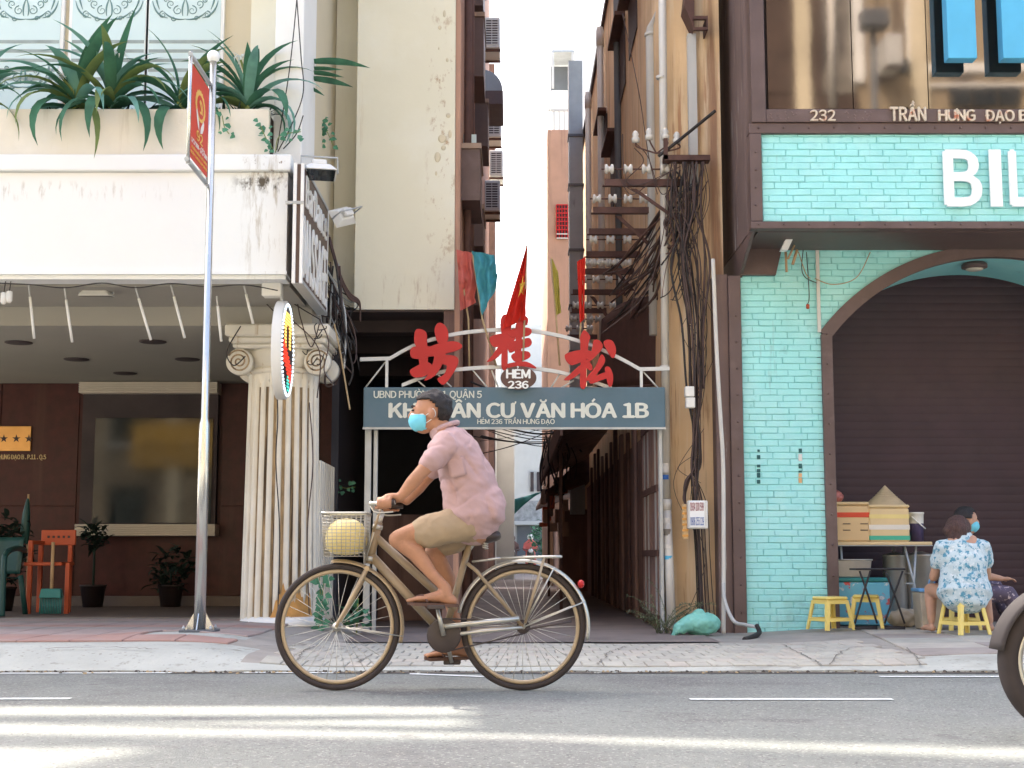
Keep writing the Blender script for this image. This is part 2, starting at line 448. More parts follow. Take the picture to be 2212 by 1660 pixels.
m_black = mat('black_cable', (.028, .024, .024), .6, .3, 8)
m_cablebrown = mat('faded_cable', (.075, .048, .042), .7, .3, 8)
m_porc = mat('porcelain', (.60, .58, .53), .25, .06, 8)
m_steel = mat('galvanised', (.42, .44, .44), .45, .12, 6, metal=.3)
m_chrome = mat('polished_steel', (.66, .65, .60), .22, .05, 5, metal=.85)
m_greymetal = mat('grey_metal_duct', (.34, .38, .39), .6, .12, 3, streak=[((.15, .14, .13), .6, .7, 5, 1.0)])
m_lightgrey = mat('light_grey_paint', (.52, .52, .50), .7, .06, 2)
m_tan = mat('tan_render', (.34, .27, .18), .9, .15, .8, streak=[((.12, .09, .065), .50, .62, 1.2, .2), ((.62, .58, .48), .58, .68, 2, .4)], patch=[((.10, .08, .06), .58, .66, .5)])

# ---------------------------------------------------------------- ground
MB().add([(-300,-300,-.08),(300,-300,-.08),(300,300,-.08),(-300,300,-.08)], [(0,1,2,3)]).build('ground', m_conc, kind='structure')
KY = 8.72                      # kerb line
rd = MB()
rd.grid(lambda u, v: (-40 + 80*u, -7.5 + (KY + 7.5)*v, 0.0), 20, 8, smooth=False)
road = rd.build('road', m_asph, kind='structure')
mk = MB()
def mark(x0, x1, ya, yb, w, name='lane_marking'):
    b = MB(); n = 10
    b.grid(lambda u, v: (x0 + (x1-x0)*u, ya + (yb-ya)*u + w*(v-.5), .004), n, 1, smooth=False)
    o = b.build(name, m_mark, road); return o
def gy(py): return .7 * F / (py - 1202) * 1.0
def ground_pt(px, py):
    Y = 8.0
    for _ in range(40):
        p = P(px, py, Y); Y += (p.z) * Y / .7 * .9
    return P(px, py, Y)
for a, b in (((0,1456),(370,1455)), ((525,1454),(720,1455)), ((885,1457),(1065,1464)), ((1900,1463),(2212,1463))):
    p, q = ground_pt(*a), ground_pt(*b)
    mark(p.x, q.x, p.y, q.y, .07)
for a, b in (((-420,1512),(152,1511)), ((1490,1512),(1928,1512)), ((3000,1512),(3500,1512)), ((-1700,1512),(-1250,1512))):
    p, q = ground_pt(*a), ground_pt(*b)
    mark(p.x, q.x, p.y, q.y, .075)

def sm(a, b, x):
    t = max(0, min(1, (x - a) / (b - a))); return t*t*(3-2*t)
def plateau(x):
    return .125 * (1 - sm(-2.15, -1.15, x)) + .02 * sm(-2.15, -1.15, x) + .045 * sm(1.9, 3.1, x)
def hgt(x, y):
    lip = .014 + .012 * noise.noise((x * 2.3, 3.1, 0))
    z = plateau(x)
    ramp = sm(KY, KY + .55, y)
    h = lip + (max(z, lip) - lip) * ramp
    h += .004 * noise.noise((x * 1.7, y * 1.7, 1.3))
    if x < -1.7:                                  # cement bedded round the pole foot
        d = math.hypot(x + 2.42, (y - 10.35) * .8)
        h += .022 * (1 - sm(.2, .62, d))
    return h
pv = MB()
NXp, NYp = 150, 60
X0, X1, Y1 = -7.5, 7.5, 14.0
pv.grid(lambda u, v: (X0 + (X1-X0)*u, KY + (Y1-KY)*v, hgt(X0 + (X1-X0)*u, KY + (Y1-KY)*v) - .004), NXp, NYp)
pv.grid(lambda u, v: (X0 + (X1-X0)*u, KY + .004*noise.noise((u*60, 0, 0)), -.02 + v*(hgt(X0 + (X1-X0)*u, KY) + .016)), NXp, 1)
for fi in range(NXp*NYp):
    q_ = pv.f[fi]; cx_ = sum(pv.v[i][0] for i in q_)/4; cy_ = sum(pv.v[i][1] for i in q_)/4
    edge = 9.72 if cx_ < -1.7 else (8.98 if cx_ < 2.6 else 9.42)
    if cy_ > edge and not (cx_ < -1.7 and math.hypot(cx_+2.42, cy_-10.35) < .5): pv.m[fi] = 1
pavement = pv.build('pavement', [m_conc, m_pav], kind='structure')
g = MB(); g.grid(lambda u, v: (-30 + 60*u, KY - .10*v - .02*noise.noise((u*90, 0, 0)), .0035), 240, 1, smooth=False)
g.build('gutter', m_gutter, kind='structure')

def slab(x0, x1, y0, y1, th, mtl, name, parent, skew=0, lift=.0):
    """one paving piece lying on the pavement with chamfered rim"""
    c = .006; b = MB()
    def z(x, y): return hgt(x, y)
    dz = rnd.uniform(-.0012, .0012)
    o_ = [(x0+skew*(y0-9), y0), (x1+skew*(y0-9), y0), (x1+skew*(y1-9), y1), (x0+skew*(y1-9), y1)]
    cx = sum(q[0] for q in o_)/4; cy = sum(q[1] for q in o_)/4
    i_ = [(q[0]+math.copysign(c, cx-q[0]), q[1]+math.copysign(c, cy-q[1])) for q in o_]
    lo = [(x, y, z(x, y) - .012 + lift) for x, y in o_]
    mi = [(x, y, z(x, y) + th - .005 + dz + lift) for x, y in o_]
    hi = [(x, y, z(x, y) + th + dz + lift) for x, y in i_]
    vs_ = lo + mi + hi
    fs = [(8,9,10,11)]
    for k in range(4):
        j = (k+1) % 4
        fs += [(k, j, 4+j, 4+k), (4+k, 4+j, 8+j, 8+k)]
    b.add(vs_, fs)
    return b.build(name, mtl, parent)
# red tiles of the left pavement, laid in rows along the shop front
for i in range(13):
    for j in range(9):
        x0 = -6.6 + i*.36; y0 = 9.72 + j*.36
        if x0 + .36 > -1.72: continue
        if math.hypot(x0+.18+2.42, y0+.18-10.35) < .34 and y0 < 10.6: continue
        k = (0, 0, 2, 2, 1, 0, 2, 1, 2)[j]
        slab(x0, x0+.352, y0, y0+.352, .010, m_tile[k], 'tile', pavement)
# small pavers of the dropped crossing in front of the alley
for i in range(31):
    for j in range(8):
        x0 = -1.58 + i*.135 + (.067 if j % 2 else 0); y0 = 8.98 + j*.27
        if x0 > 2.55: continue
        slab(x0, x0+.129, y0, y0+.264, .007, m_pave[rnd.choice((0,0,1,2))], 'paver', pavement)
# large slabs of the right pavement
for i in range(8):
    for j in range(6):
        x0 = 2.62 + i*.6; y0 = 9.40 + j*.58
        slab(x0, x0+.59, y0, y0+.57, .008, m_tile[1] if (i*3+j*5) % 7 < 2 else m_pave[(i+j*2) % 3], 'paving_slab', pavement, skew=.12)
# alley floor
af = MB(); af.grid(lambda u, v: (-2.1 + 3.75*u, 11.3 + 52*v, .028 + .004*noise.noise((u*8, v*60, 0))), 16, 60)
af.build('alley_floor', m_alley, kind='structure')
MB().box(-9, -1.74, 13.6, 16.8, .02, .128).build('porch_floor', m_floor, kind='structure')
MB().box(2.0, 9, 12.9, 14.05, .0, .068).build('arcade_floor', m_tile[1], kind='structure')

# ---------------------------------------------------------------- left building (hotel)
FY = 11.2
hotel = thing('hotel_building', 'white and cream hotel front with deep canopy, planter and dark red porch wall', 'building', (-3, 14, .12))
zb, zc, zt = PZ(603, FY), PZ(373, FY), PZ(337, FY)
XR = PX(620, 480, FY)
b = MB(); b.box(-9, XR, FY, FY+.25, zb+.06, zc); b.box(-9, XR+.008, FY-.02, FY+.24, zb+.035, zb+.062); b.box(-9, XR-.004, FY+.01, FY+.22, zb, zb+.034)
b.box(-9, XR-.003, FY+.25, 13.1, PZ(668, 12.5)+.09, zc-.01)
canopy = b.build('canopy', m_white, hotel)
b = MB(); b.box(-9, XR+.03, FY-.05, FY+.32, zc+.004, zt); b.build('cornice', m_white, canopy, bevel=.012)
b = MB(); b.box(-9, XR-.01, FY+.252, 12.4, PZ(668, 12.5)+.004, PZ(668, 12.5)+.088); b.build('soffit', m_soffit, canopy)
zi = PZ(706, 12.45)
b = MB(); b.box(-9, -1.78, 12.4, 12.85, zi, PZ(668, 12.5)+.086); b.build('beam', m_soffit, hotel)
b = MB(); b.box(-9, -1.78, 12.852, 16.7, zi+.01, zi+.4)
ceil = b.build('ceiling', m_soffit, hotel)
for (px, py) in ((40,742),(330,740),(165,778),(405,778),(270,808)):
    Y = 12.0
    for _ in range(40): Y -= (P(px, py, Y).z - zi) * 2.0
    p = P(px, py, Y)
    b = MB(); b.lathe([(.0, 0), (.115, 0), (.13, .006), (.13, .012)], (p.x, p.y, zi - .003), 20); b.build('downlight', m_dark, ceil)
XB = PX(784, 950, 16.7)
b = MB(); b.box(-9, XB, 16.7, 16.95, .1, zi+.3); wallb = b.build('porch_wall', m_granite, hotel)
b = MB(); b.box(-9, XB, 16.52, 16.698, .129, .24); b.build('step', m_floor, hotel)
# granite cladding panels with joints
xx = -8.9
for px0, px1 in ((-260,-130),(-128,-2),(0,168),(478,560),(562,690),(692,782)):
    x0, x1 = PX(px0, 1000, 16.69), PX(px1, 1000, 16.69)
    for (za, zz) in ((.245, 1.28), (1.29, zi)):
        MB().cbox(x0+.004, x1-.004, 16.685, 16.705, za, zz, .003).build('panel', m_granite, wallb)
# shop window in porch wall
wx0, wx1 = PX(178, 1000, 16.66), PX(470, 1000, 16.66)
wz0, wz1 = PZ(1134, 16.66), PZ(850, 16.66)
win = MB().box(wx0, wx1, 16.60, 16.70, wz0, wz1).build('window', m_dark, hotel)
MB().box(wx0+.16, wx1-.05, 16.585, 16.605, wz0+.02, wz1-.3).build('pane', m_glass_dark, win)
for (pa, pb, xa, xb) in ((826, 850, 174, 471), (1133, 1158, 165, 466)):
    xa, xb, za, zz = PX(xa, pa, 16.5), PX(xb, pa, 16.5), PZ(pb, 16.5), PZ(pa, 16.5)
    bb = MB().box(xa, xb, 16.46, 16.70, za, zz).build('ledge', m_blind, hotel)
    n = 6
    for k in range(n):
        h = (zz-za)/n
        MB().cbox(xa-.004, xb+.004, 16.445, 16.465, za + k*h + .003, za + (k+1)*h - .003, .003).build('slat', m_blind, bb)
# upper storey
UY = 12.2
b = MB(); b.box(-12, -1.78, UY, 20, zc, 7.9); b.build('upper_wall', m_cream2, hotel)
xp0, xp1 = PX(593, 150, 11.45), PX(655, 150, 11.45)
b = MB(); b.box(xp0, xp1, 11.45, 12.19, zt+.002, 7.9); b.build('pilaster', m_white_clean, hotel, bevel=.01)
b = MB(); b.box(PX(541, 100, 12.0), xp0, 12.0, 12.19, zt, 7.88); b.build('pier', m_cream, hotel)
# planter box
pz = PZ(237, 11.3)
b = MB(); b.box(-9, xp0-.004, 11.28, 11.34, zt+.002, pz); b.box(-9, xp0-.004, 11.60, 11.66, zt+.002, pz-.02)
planter = b.build('planter', m_planter, hotel, bevel=.008)
MB().box(-9, xp0-.006, 11.342, 11.598, zt+.003, pz-.04).build('soil', m_soil, planter)
# windows with etched glass
zl = pz - .1
def swirl_pattern(cx, cz, w, Y):
    b = MB()
    def spiral(x, z, r, turns, a0, sgn):
        pts = []
        for k in range(22):
            t = k/21; a = a0 + sgn*turns*2*math.pi*t; rr = r*(1-.8*t)
            pts.append((x + rr*math.cos(a), Y, z + rr*math.sin(a)))
        b.tube(pts, [.0055*(1-.6*k/21) for k in range(22)], 5)
    def arc(pts): 
        q = []
        for k in range(13):
            t = k/12; p0, p1, p2 = pts
            q.append((p0[0]*(1-t)**2 + 2*p1[0]*t*(1-t) + p2[0]*t*t, Y, p0[1]*(1-t)**2 + 2*p1[1]*t*(1-t) + p2[1]*t*t))
        b.tube(q, [.003 + .006*math.sin(math.pi*k/12) for k in range(13)], 5)
    for s in (-1, 1):
        spiral(cx + s*.10*w, cz - .01, .07*w, 1.3, math.pi/2, -s)
        spiral(cx + s*.20*w, cz + .05, .06*w, 1.2, -math.pi/2, s)
        spiral(cx + s*.31*w, cz - .05, .055*w, 1.2, math.pi/2, -s)
        spiral(cx + s*.16*w, cz - .085, .04*w, 1.2, 0, s)
        spiral(cx + s*.27*w, cz + .085, .035*w, 1.2, 0, -s)
        arc(((cx, cz-.09), (cx + s*.17*w, cz-.11), (cx + s*.30*w, cz-.02)))
        arc(((cx + s*.24*w, cz-.08), (cx + s*.42*w, cz-.06), (cx + s*.46*w, cz+.08)))
        arc(((cx + s*.03*w, cz-.06), (cx + s*.06*w, cz+.02), (cx, cz+.10)))
        arc(((cx + s*.36*w, cz+.0), (cx + s*.42*w, cz+.1), (cx + s*.40*w, cz+.11)))
    return b
for k, (pa, pb) in enumerate(((-160, -20), (-18, 133), (158, 316), (324, 478))):
    xa, xb = PX(pa, 100, UY), PX(pb, 100, UY)
    w = MB().box(xa-.03, xb+.03, UY-.05, UY+.002, zl, 6.6).build('window', m_white_clean, hotel, bevel=.004)
    MB().box(xa, xb, UY-.056, UY-.045, zl+.02, 6.5).build('pane', m_frost, w)
    b = MB()
    for i, q in enumerate((92, 101, 112, 121, 132, 141, 153, 162, 172, 181)):
        if i % 2 == 0: b.box(xa+.006, xb-.006, UY-.058, UY-.055, PZ(q+7, UY), PZ(q, UY))
    b.build('clear_stripes', m_frostdark, w)
    b = swirl_pattern((xa+xb)/2, PZ(26, UY), xb-xa, UY-.057); b.build('etching', m_swirl, w)
    b = swirl_pattern((xa+xb)/2, PZ(172, UY)+.0, (xb-xa)*.9, UY-.0595) if k < 2 else None
    if b: b.build('etching', m_swirl, w)
# unseen panels added above the roof to cut sunlight into streaks on the road
tanE = math.tan(SUN_EL); cA, tA = math.cos(SUN_AZ), math.tan(SUN_AZ)
RY = 12.3
def sunmask_pt(xg, yg):
    dy = RY - yg
    return Vector((xg + dy*tA, RY, dy/cA*tanE))
for poly in ([(-6,6.36),(-.2,6.36),(-.2,6.27),(-1.4,6.12),(-2.5,6.06),(-6,6.03)],
             [(-2.0,6.055),(-.2,5.93),(-.2,5.75)],
             [(-.2,6.95),(2.2,6.95),(2.9,5.55),(2.9,5.1),(1.7,5.34),(-.2,5.75)],
             [(-6,5.75),(-2.1,5.69),(-.9,5.6),(-1.3,5.30),(-6,5.26)],
             [(-.9,5.6),(0,5.53),(1.7,5.02),(3.2,4.6),(4.5,3.0),(4.5,2.2),(-1.9,4.0),(-1.3,5.30)]):
    MB().prism([sunmask_pt(*q) for q in poly], (0, .04, 0)).build('sun_mask_panel', m_white, hotel)

MB().box(-2.85, -1.785, 13.45, 16, 7.9, 14).build('sun_block', m_cream2, hotel)  # unseen block added to keep a stray wedge of sun off the road
# column with fluted shaft and scroll capital
cx, cy = PX(610, 1000, 12.72), 12.72
column = MB().box(cx-.36, cx+.38, cy-.36, cy+.36, PZ(727, cy-.36)+.02, zi-.002).build('column', m_col, hotel, bevel=.02)
zs0, zs1 = .13, PZ(800, cy-.33)
b = MB(); n = 24*8; rings = []
r0, r1 = .345, .315
prof = []
for j in range(n):
    t = (j % 8)/8.0
    d = 0 if t < .36 else -math.sin(math.pi*(t-.36)/.64)
    prof.append(d)
zz = [zs0 + .02, zs0+.12, zs1-.14, zs1-.06, zs1]
vs_ = []
for k, z in enumerate(zz):
    f = (z-zs0)/(zs1-zs0); r = r0 + (r1-r0)*f
    dep = .038 if k in (1, 2) else (.0 if k in (3, 4) else .038)
    for j in range(n):
        a = 2*math.pi*j/n
        q = r + dep*prof[j]
        vs_.append((cx + q*math.cos(a), cy + q*math.sin(a), z))
for k in range(len(zz)-1):
    for j in range(n):
        t = (j % 8)
        mi = 1 if (t in (3, 4, 5, 6, 7) and k < 3) else 0
        j2 = (j+1) % n
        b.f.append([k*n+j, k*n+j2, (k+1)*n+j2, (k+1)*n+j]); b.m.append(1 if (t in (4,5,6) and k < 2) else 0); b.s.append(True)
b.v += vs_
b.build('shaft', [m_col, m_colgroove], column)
b = MB(); b.lathe([(.30, 0), (.37, .0), (.385, .03), (.36, .07), (.33, .09)], (cx+.03, cy-.02, .085), 32); b.build('base', m_white_clean, column)
b = MB()
vs0 = []
n2 = 40
def rustz(a): return .17 + .10*noise.noise((a*2.2, 1.7, 0)) + .06*noise.noise((a*7, 4, 0))
b.grid(lambda u, v: (cx + (.352)*math.cos(-1.65+u*1.2), cy + .352*math.sin(-1.65+u*1.2), .15 + v*(.02 + sm(0,.15,u)*sm(1,.85,u)*max(.02, .17 + .16*noise.noise((u*5, 2.2, 0)) + .10*noise.noise((u*17, 5, 0))))), 60, 4)
b.build('bare_patch', m_colrust, column)
# capital
zk = PZ(800, cy-.33)
b = MB(); b.lathe([(.30,0),(.325,.0),(.345,.025),(.325,.05),(.30,.055)], (cx, cy, zk-.02), 32)
b.lathe([(.30,.04),(.33,.07),(.36,.14),(.37,.2),(.32,.26)], (cx, cy, zk-.02), 32)
cap = b.build('capital', m_col, column)
za0 = PZ(745, cy-.38)
b = MB()
for (w, z0, z1) in ((.40, za0-.03, za0+.015), (.43, za0+.015, za0+.07), (.46, za0+.07, PZ(700, cy-.42))):
    b.cbox(cx-w, cx+w, cy-w+.02, cy+w-.02, z0, z1, .015)
b.build('abacus', m_col, column)
for sx in (-1, 1):
    for sy in (-1, 1):
        vx, vy, vz = cx + sx*.345, cy + sy*.30, zk + .075
        b = MB(); b.lathe([(.02,-.05),(.11,-.05),(.118,-.03),(.118,.05)], (vx, vy, vz), 28, axis='Y')
        vol = b.build('volute', m_col, column)
        b = MB(); pts = []
        for k in range(46):
            a = k/45*2.3*2*math.pi; r = .106*(1-k/45*.86)
            pts.append((vx + sx*r*math.cos(a + .5), vy - sy*-.0 - .052 if sy < 0 else vy + .052, vz + r*math.sin(a+.5)))
        b.tube(pts, .008, 6); 
        if sy < 0: b.build('scroll', m_colgroove, vol)

# ---------------------------------------------------------------- picket fence beside the porch
fx = -1.735
fence = thing('picket_fence', 'white slatted picket fence running back from the column', 'fence', (fx, 14, .1))
for k in range(21):
    y = 12.75 + k*.135
    zt_ = 1.56
    MB().cbox(fx-.010, fx+.010, y, y+.055, .11, zt_ + (0 if k % 2 else .0), .004).build('picket', m_col, fence)
for z in (.35, 1.15):
    MB().box(fx-.035, fx-.013, 12.75, 15.6, z, z+.07).build('rail', m_col, fence)

# ---------------------------------------------------------------- cream building with raised front
CY = 13.3
cream = thing('cream_building', 'tall plain cream rendered building overhanging a dark ground floor beside the alley', 'building', (-1, 15, 0))
xa, xb = PX(770, 300, CY), PX(983, 300, CY)
zc0 = PZ(669, CY)
b = MB(); b.box(xa, xb, CY, 30, zc0, 14.5); b.box(-1.775, xa, 13.75, 30, zc0+.1, 14.5)
cw = b.build('front_wall', m_cream, cream)
b = MB(); b.box(xb+.002, xb+.05, CY+.03, 30, .0, 14.4); b.build('side_wall', m_pinkwall, cream)
b = MB(); b.box(xb-.10, xb+.001, CY+.03, CY+.4, .0, zc0-.002); b.build('corner_pier', m_alleywall, cream)
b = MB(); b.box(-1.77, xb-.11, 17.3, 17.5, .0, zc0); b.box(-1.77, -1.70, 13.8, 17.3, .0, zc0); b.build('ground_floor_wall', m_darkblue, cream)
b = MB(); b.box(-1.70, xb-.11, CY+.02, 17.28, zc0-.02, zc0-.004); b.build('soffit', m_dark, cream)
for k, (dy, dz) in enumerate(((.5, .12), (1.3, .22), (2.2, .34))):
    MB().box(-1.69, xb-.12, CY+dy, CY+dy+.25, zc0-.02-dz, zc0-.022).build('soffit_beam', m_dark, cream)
b = MB(); b.box(PX(818, 1112, 15.0), PX(985, 1112, 15.0), 15.0, 15.6, .03, PZ(1112, 15)); b.build('counter', m_alleywall, cream)
# crumbling plaster blisters on the front
for (px, py, r) in ((945, 340, .04), (955, 300, .05), (968, 250, .03), (942, 375, .02), (960, 30, .03), (950, 60, .02), (966, 130, .02), (958, 320, .03), (972, 290, .03), (948, 105, .015)):
    p = P(px, py, CY)
    b = MB(); b.ball(p, (r*rnd.uniform(.5, .9), .006, r*rnd.uniform(.8, 1.4)), 9, 6); b.build('plaster_blister', m_cream2, cw)

# alley side of the cream building: boxed windows, gutters and cooling units
sx0 = xb + .05
m_cap = mat('balcony_slab', (.34, .25, .19), .85, .15, 4, streak=[((.16, .11, .08), .55, .7, 9, 1)])
for (pa, pb_, qa, qb, Y) in ((1005,1045,37,165,16), (1024,1054,223,316,18.5), (990,1037,322,433,13.6), (1004,1044,452,532,16), (1004,1044,-70,12,16), (1010,1042,560,660,17)):
    A_, C_ = P(pa, qb, Y), P(pb_, qa, Y)
    bo = MB().box(max(A_.x, sx0+.001), C_.x, Y, Y+1.0, A_.z, C_.z).build('balcony_box', m_brown, cream)
    MB().box(max(A_.x, sx0+.001), C_.x+.012, Y-.02, Y+1.02, C_.z+.002, C_.z+.055).build('slab', m_cap, bo)
    MB().box(sx0+.002, C_.x-.05, Y+.5, Y+.54, C_.z+.056, C_.z+.30).build('pane', m_frost, bo)
for (Y, px, w) in ((14.0, 1005, .05), (15.0, 1012, .04)):
    b = MB(); b.tube([(sx0+.05, Y, .1), (sx0+.05, Y, 9)], .04, 10); b.build('drain_pipe', m_rust, cream)

ac_proto = None
def make_ac(loc, label, sc_=1.0):
    global ac_proto
    if ac_proto is None:
        r = thing('air_conditioner', label, 'air conditioner', (0,0,0), 'cooling units high on the alley wall')
        MB().cbox(0, .30, 0, .8, 0, .58, .015).build('casing', m_lightgrey, r)
        g = MB().box(.03, .27, -.004, .002, .06, .54).build('grille', m_dark, r)
        for i in range(11):
            MB().box(.025, .275, -.016, -.005, .05+i*.047, .05+i*.047+.016).build('slat', m_lightgrey, g)
        for i in range(3):
            MB().box(.03+i*.112, .042+i*.112, -.018, -.0165, .05, .54).build('bar', m_lightgrey, g)
        for y in (.1, .7):
            b = MB(); b.box(-.02, .31, y-.02, y+.02, -.04, -.002); b.build('bracket', m_rust, r)
        ac_proto = r; r.location = loc; return r
    c = copy_tree(ac_proto); c.location = loc; c['label'] = label; return c
for (px, py, Y, lab) in ((1045, 103, 25, 'grey cooling unit on alley wall above the rounded tin hood'),
                         (1051, 296, 28, 'small grey cooling unit on alley wall below the rounded tin hood'),
                         (1045, 456, 25.5, 'grey cooling unit on alley wall just above the blue flag'),
                         (1057, 381, 30, 'upper far cooling unit partly behind another one on the alley wall')):
    p = P(px, py, Y); make_ac((sx0+.04 if False else p.x, Y, p.z), lab)
b = MB()
for Y, z0, z1, o1 in ((27.5, 2.5, 12, .0),):
    b.box(sx0-.2, sx0+.10, 31.5, 34, .2, 12)
b.build('rear_wall', m_rust, cream)
p = P(1050, 196, 22)
b = MB(); 
for k in range(8):
    a0, a1 = math.pi/2*k/8, math.pi/2*(k+1)/8
    x0 = sx0 + .002
    b.hexa([(x0, 22, p.z), (x0+.02+.33*math.sin(a0), 22, p.z+.35*math.cos(a0)), (x0+.02+.33*math.sin(a0), 23.2, p.z+.35*math.cos(a0)), (x0, 23.2, p.z)],
           [(x0, 22, p.z+.001), (x0+.02+.33*math.sin(a1), 22, p.z+.35*math.cos(a1)), (x0+.02+.33*math.sin(a1), 23.2, p.z+.35*math.cos(a1)), (x0, 23.2, p.z+.001)])
b.build('tin_hood', m_greymetal, cream)
b = MB(); b.box(sx0+.002, sx0+.36, 22.0, 23.2, p.z-.22, p.z-.002); b.build('hood_box', m_brown, cream)

# ---------------------------------------------------------------- right building: turquoise brick front
BY, BUY = 12.85, 12.0
bill = thing('brick_building', 'turquoise painted brick building with brown riveted steel trim and arched shutter', 'building', (4, 13, .05))
bx0 = PX(1606, 1000, BY)
xf0 = PX(1640, 380, BUY)
z_soff = PZ(490, BUY)
ztop = 9.0
XE = 7.0
b = MB()
b.box(xf0-.02, XE, BUY+.05, 14.2, z_soff, PZ(265, BUY)); b.box(xf0-.03, XE, 12.9, 14.2, PZ(265, BUY)+.002, ztop); b.box(xf0-.03, XE, BUY+.08, 12.898, 6.3, ztop)
upper = b.build('upper_storey', m_brownpeel, bill)
# flat brown side face towards the alley with vertical seams
for (ya, yb) in ((12.06, 12.36), (12.37, 12.86), (12.87, 13.5), (13.51, 14.2)):
    MB().cbox(xf0-.055, xf0-.031, ya, yb, z_soff+.01 if ya > 12.3 else z_soff, 6.9, .003).build('side_panel', m_brownpeel, upper)
# frame members
def bar_(name, px0, px1, py0, py1, Y, dep, mtl=m_brown, par=None, bev=.006):
    return MB().box(PX(px0, 300, Y), PX(px1, 300, Y) if px1 < 2300 else XE, Y, Y+dep, PZ(py1, Y), PZ(py0, Y)).build(name, mtl, par or bill, bevel=bev)
bar_('frame_post', 1625, 1656, -80, 264, BUY-.03, .2)
bar_('sill_beam', 1656.5, 2400, 236, 264, BUY-.03, .2)
tb = bar_('trim_band', 1618, 2400, 266, 288, BUY-.01, .12)
lb = bar_('trim_band', 1618, 2400, 478.5, 494, BUY-.02, .12)
sb_ = bar_('trim_band', 1619, 1644.5, 288.5, 478, BUY-.015, .12)
def rivet(p, par, r=.011):
    b = MB(); b.lathe([(r, 0), (r*.9, -.006), (r*.5, -.010), (.0005, -.011)], p, 8, axis='Y'); b.build('rivet', m_brown, par)
for k in range(15):
    px = 1638 + k*54.5
    rivet((PX(px, 277, BUY), BUY-.0101, PZ(277, BUY)), tb); rivet((PX(px, 486, BUY), BUY-.0201, PZ(486, BUY)), lb)
for k in range(4): rivet((PX(1632, 330+k*38, BUY), BUY-.0151, PZ(330+k*38, BUY)), sb_)
# glass of the upper storey, divided by thin joints
zg0, zg1 = PZ(235.5, BUY+.04), 6.3
for (pa, pb) in ((1657, 1838), (1840, 2000), (2002, 2230), (2232, 2480)):
    MB().box(PX(pa, 100, BUY+.05), PX(pb, 100, BUY+.05), BUY+.045, BUY+.057, zg0, zg1).build('pane', m_glass, bill)
MB().box(xf0+.05, XE, BUY+.10, BUY+.14, zg0, zg1).build('backing', m_dark, bill)
# brick wall: each brick laid on a recessed joint bed
arc_cx, arc_r = PX(2149, 600, BY), 2.05
arc_spring = PZ(722, BY); arc_top = PZ(537, BY); 
hw = arc_cx - PX(1776, 720, BY); rise = arc_top - arc_spring
arc_r = (hw*hw + rise*rise)/(2*rise); arc_cz = arc_top - arc_r
def arch_z(x):
    d = arc_r**2 - (x-arc_cx)**2
    return arc_cz + math.sqrt(max(0, d)) if abs(x-arc_cx) < hw else None
wall = MB()
wall.box(bx0, PX(1772, 1000, BY), BY+.019, BY+.25, -.02, arc_spring)
# spandrel bed above the arch
poly = [(bx0, arc_spring+.001), ]
NA = 24
sp_poly = []
for k in range(NA+1):
    x = arc_cx - hw + 2*hw*k/NA
    sp_poly.append((x, arc_cz + math.sqrt(max(0, arc_r**2 - (x-arc_cx)**2))))
for k in range(NA):
    (xa_, za_), (xb_, zb_) = sp_poly[k], sp_poly[k+1]
    wall.hexa([(xa_, BY+.019, za_), (xb_, BY+.019, zb_), (xb_, BY+.25, zb_), (xa_, BY+.25, za_)], [(xa_, BY+.019, z_soff-.002), (xb_, BY+.019, z_soff-.002), (xb_, BY+.25, z_soff-.002), (xa_, BY+.25, z_soff-.002)])
wall.box(bx0, arc_cx-hw-.0005, BY+.019, BY+.25, arc_spring+.001, z_soff-.002)
wall.box(arc_cx+hw, XE, BY+.019, BY+.25, -.02, z_soff-.002)
wallo = wall.build('wall', m_bluejoint, bill)
fz0, fz1 = PZ(478, BUY), PZ(288, BUY)
fas = MB().box(PX(1644, 300, BUY), XE, BUY+.037, BUY+.12, fz0-.005, fz1+.005).build('fascia', m_bluejoint, bill)
def brick_shape(b, x0, x1, Y, z0, z1):
    c = .0045; j = lambda s_=.0022: rnd.uniform(-s_, s_)
    d = rnd.uniform(-.003, .004); tl = rnd.uniform(-.0018, .0018)
    ya = Y - d
    bk = [(x0, Y+.014, z0), (x1, Y+.014, z0), (x1, Y+.014, z1), (x0, Y+.014, z1)]
    md = [(x0+j(), ya+.004, z0+j()), (x1+j(), ya+.004, z0+j()), (x1+j(), ya+.004, z1+j()), (x0+j(), ya+.004, z1+j())]
    fr = [(q[0] + (c if i in (0,3) else -c), ya + tl*(1 if i in (0,3) else -1), q[2] + (c if i < 2 else -c)) for i, q in enumerate(md)]
    fs = [(8,9,10,11)]
    for k in range(4):
        n_ = (k+1) % 4
        fs += [(k, n_, 4+n_, 4+k), (4+k, 4+n_, 8+n_, 8+k)]
    b.add(bk + md + fr, fs)
bricks = []
CH, BL, GAP = .0585, .212, .0045
def lay(x0, x1, z0, z1, Y, par, clip=None):
    r = 0; z = z0
    while z < z1 - .01:
        zz_ = min(z + CH, z1)
        x = x0 - (BL/2 if r % 2 else 0) - (.05 if r % 3 == 0 else 0)
        while x < x1:
            a, b_ = max(x, x0), min(x + BL, x1)
            x += BL
            if b_ - a < .03: continue
            if clip:
                a, b_ = clip(a, b_, z, zz_)
                if a is None or b_ - a < .03: continue
            bricks.append((a + GAP/2, b_ - GAP/2, Y, z + GAP/2, zz_ - GAP/2, par))
        z += CH; r += 1
lay(PX(1645, 300, BUY)+.002, PX(2230, 300, BUY), fz0+.002, fz1-.002, BUY+.028, fas)
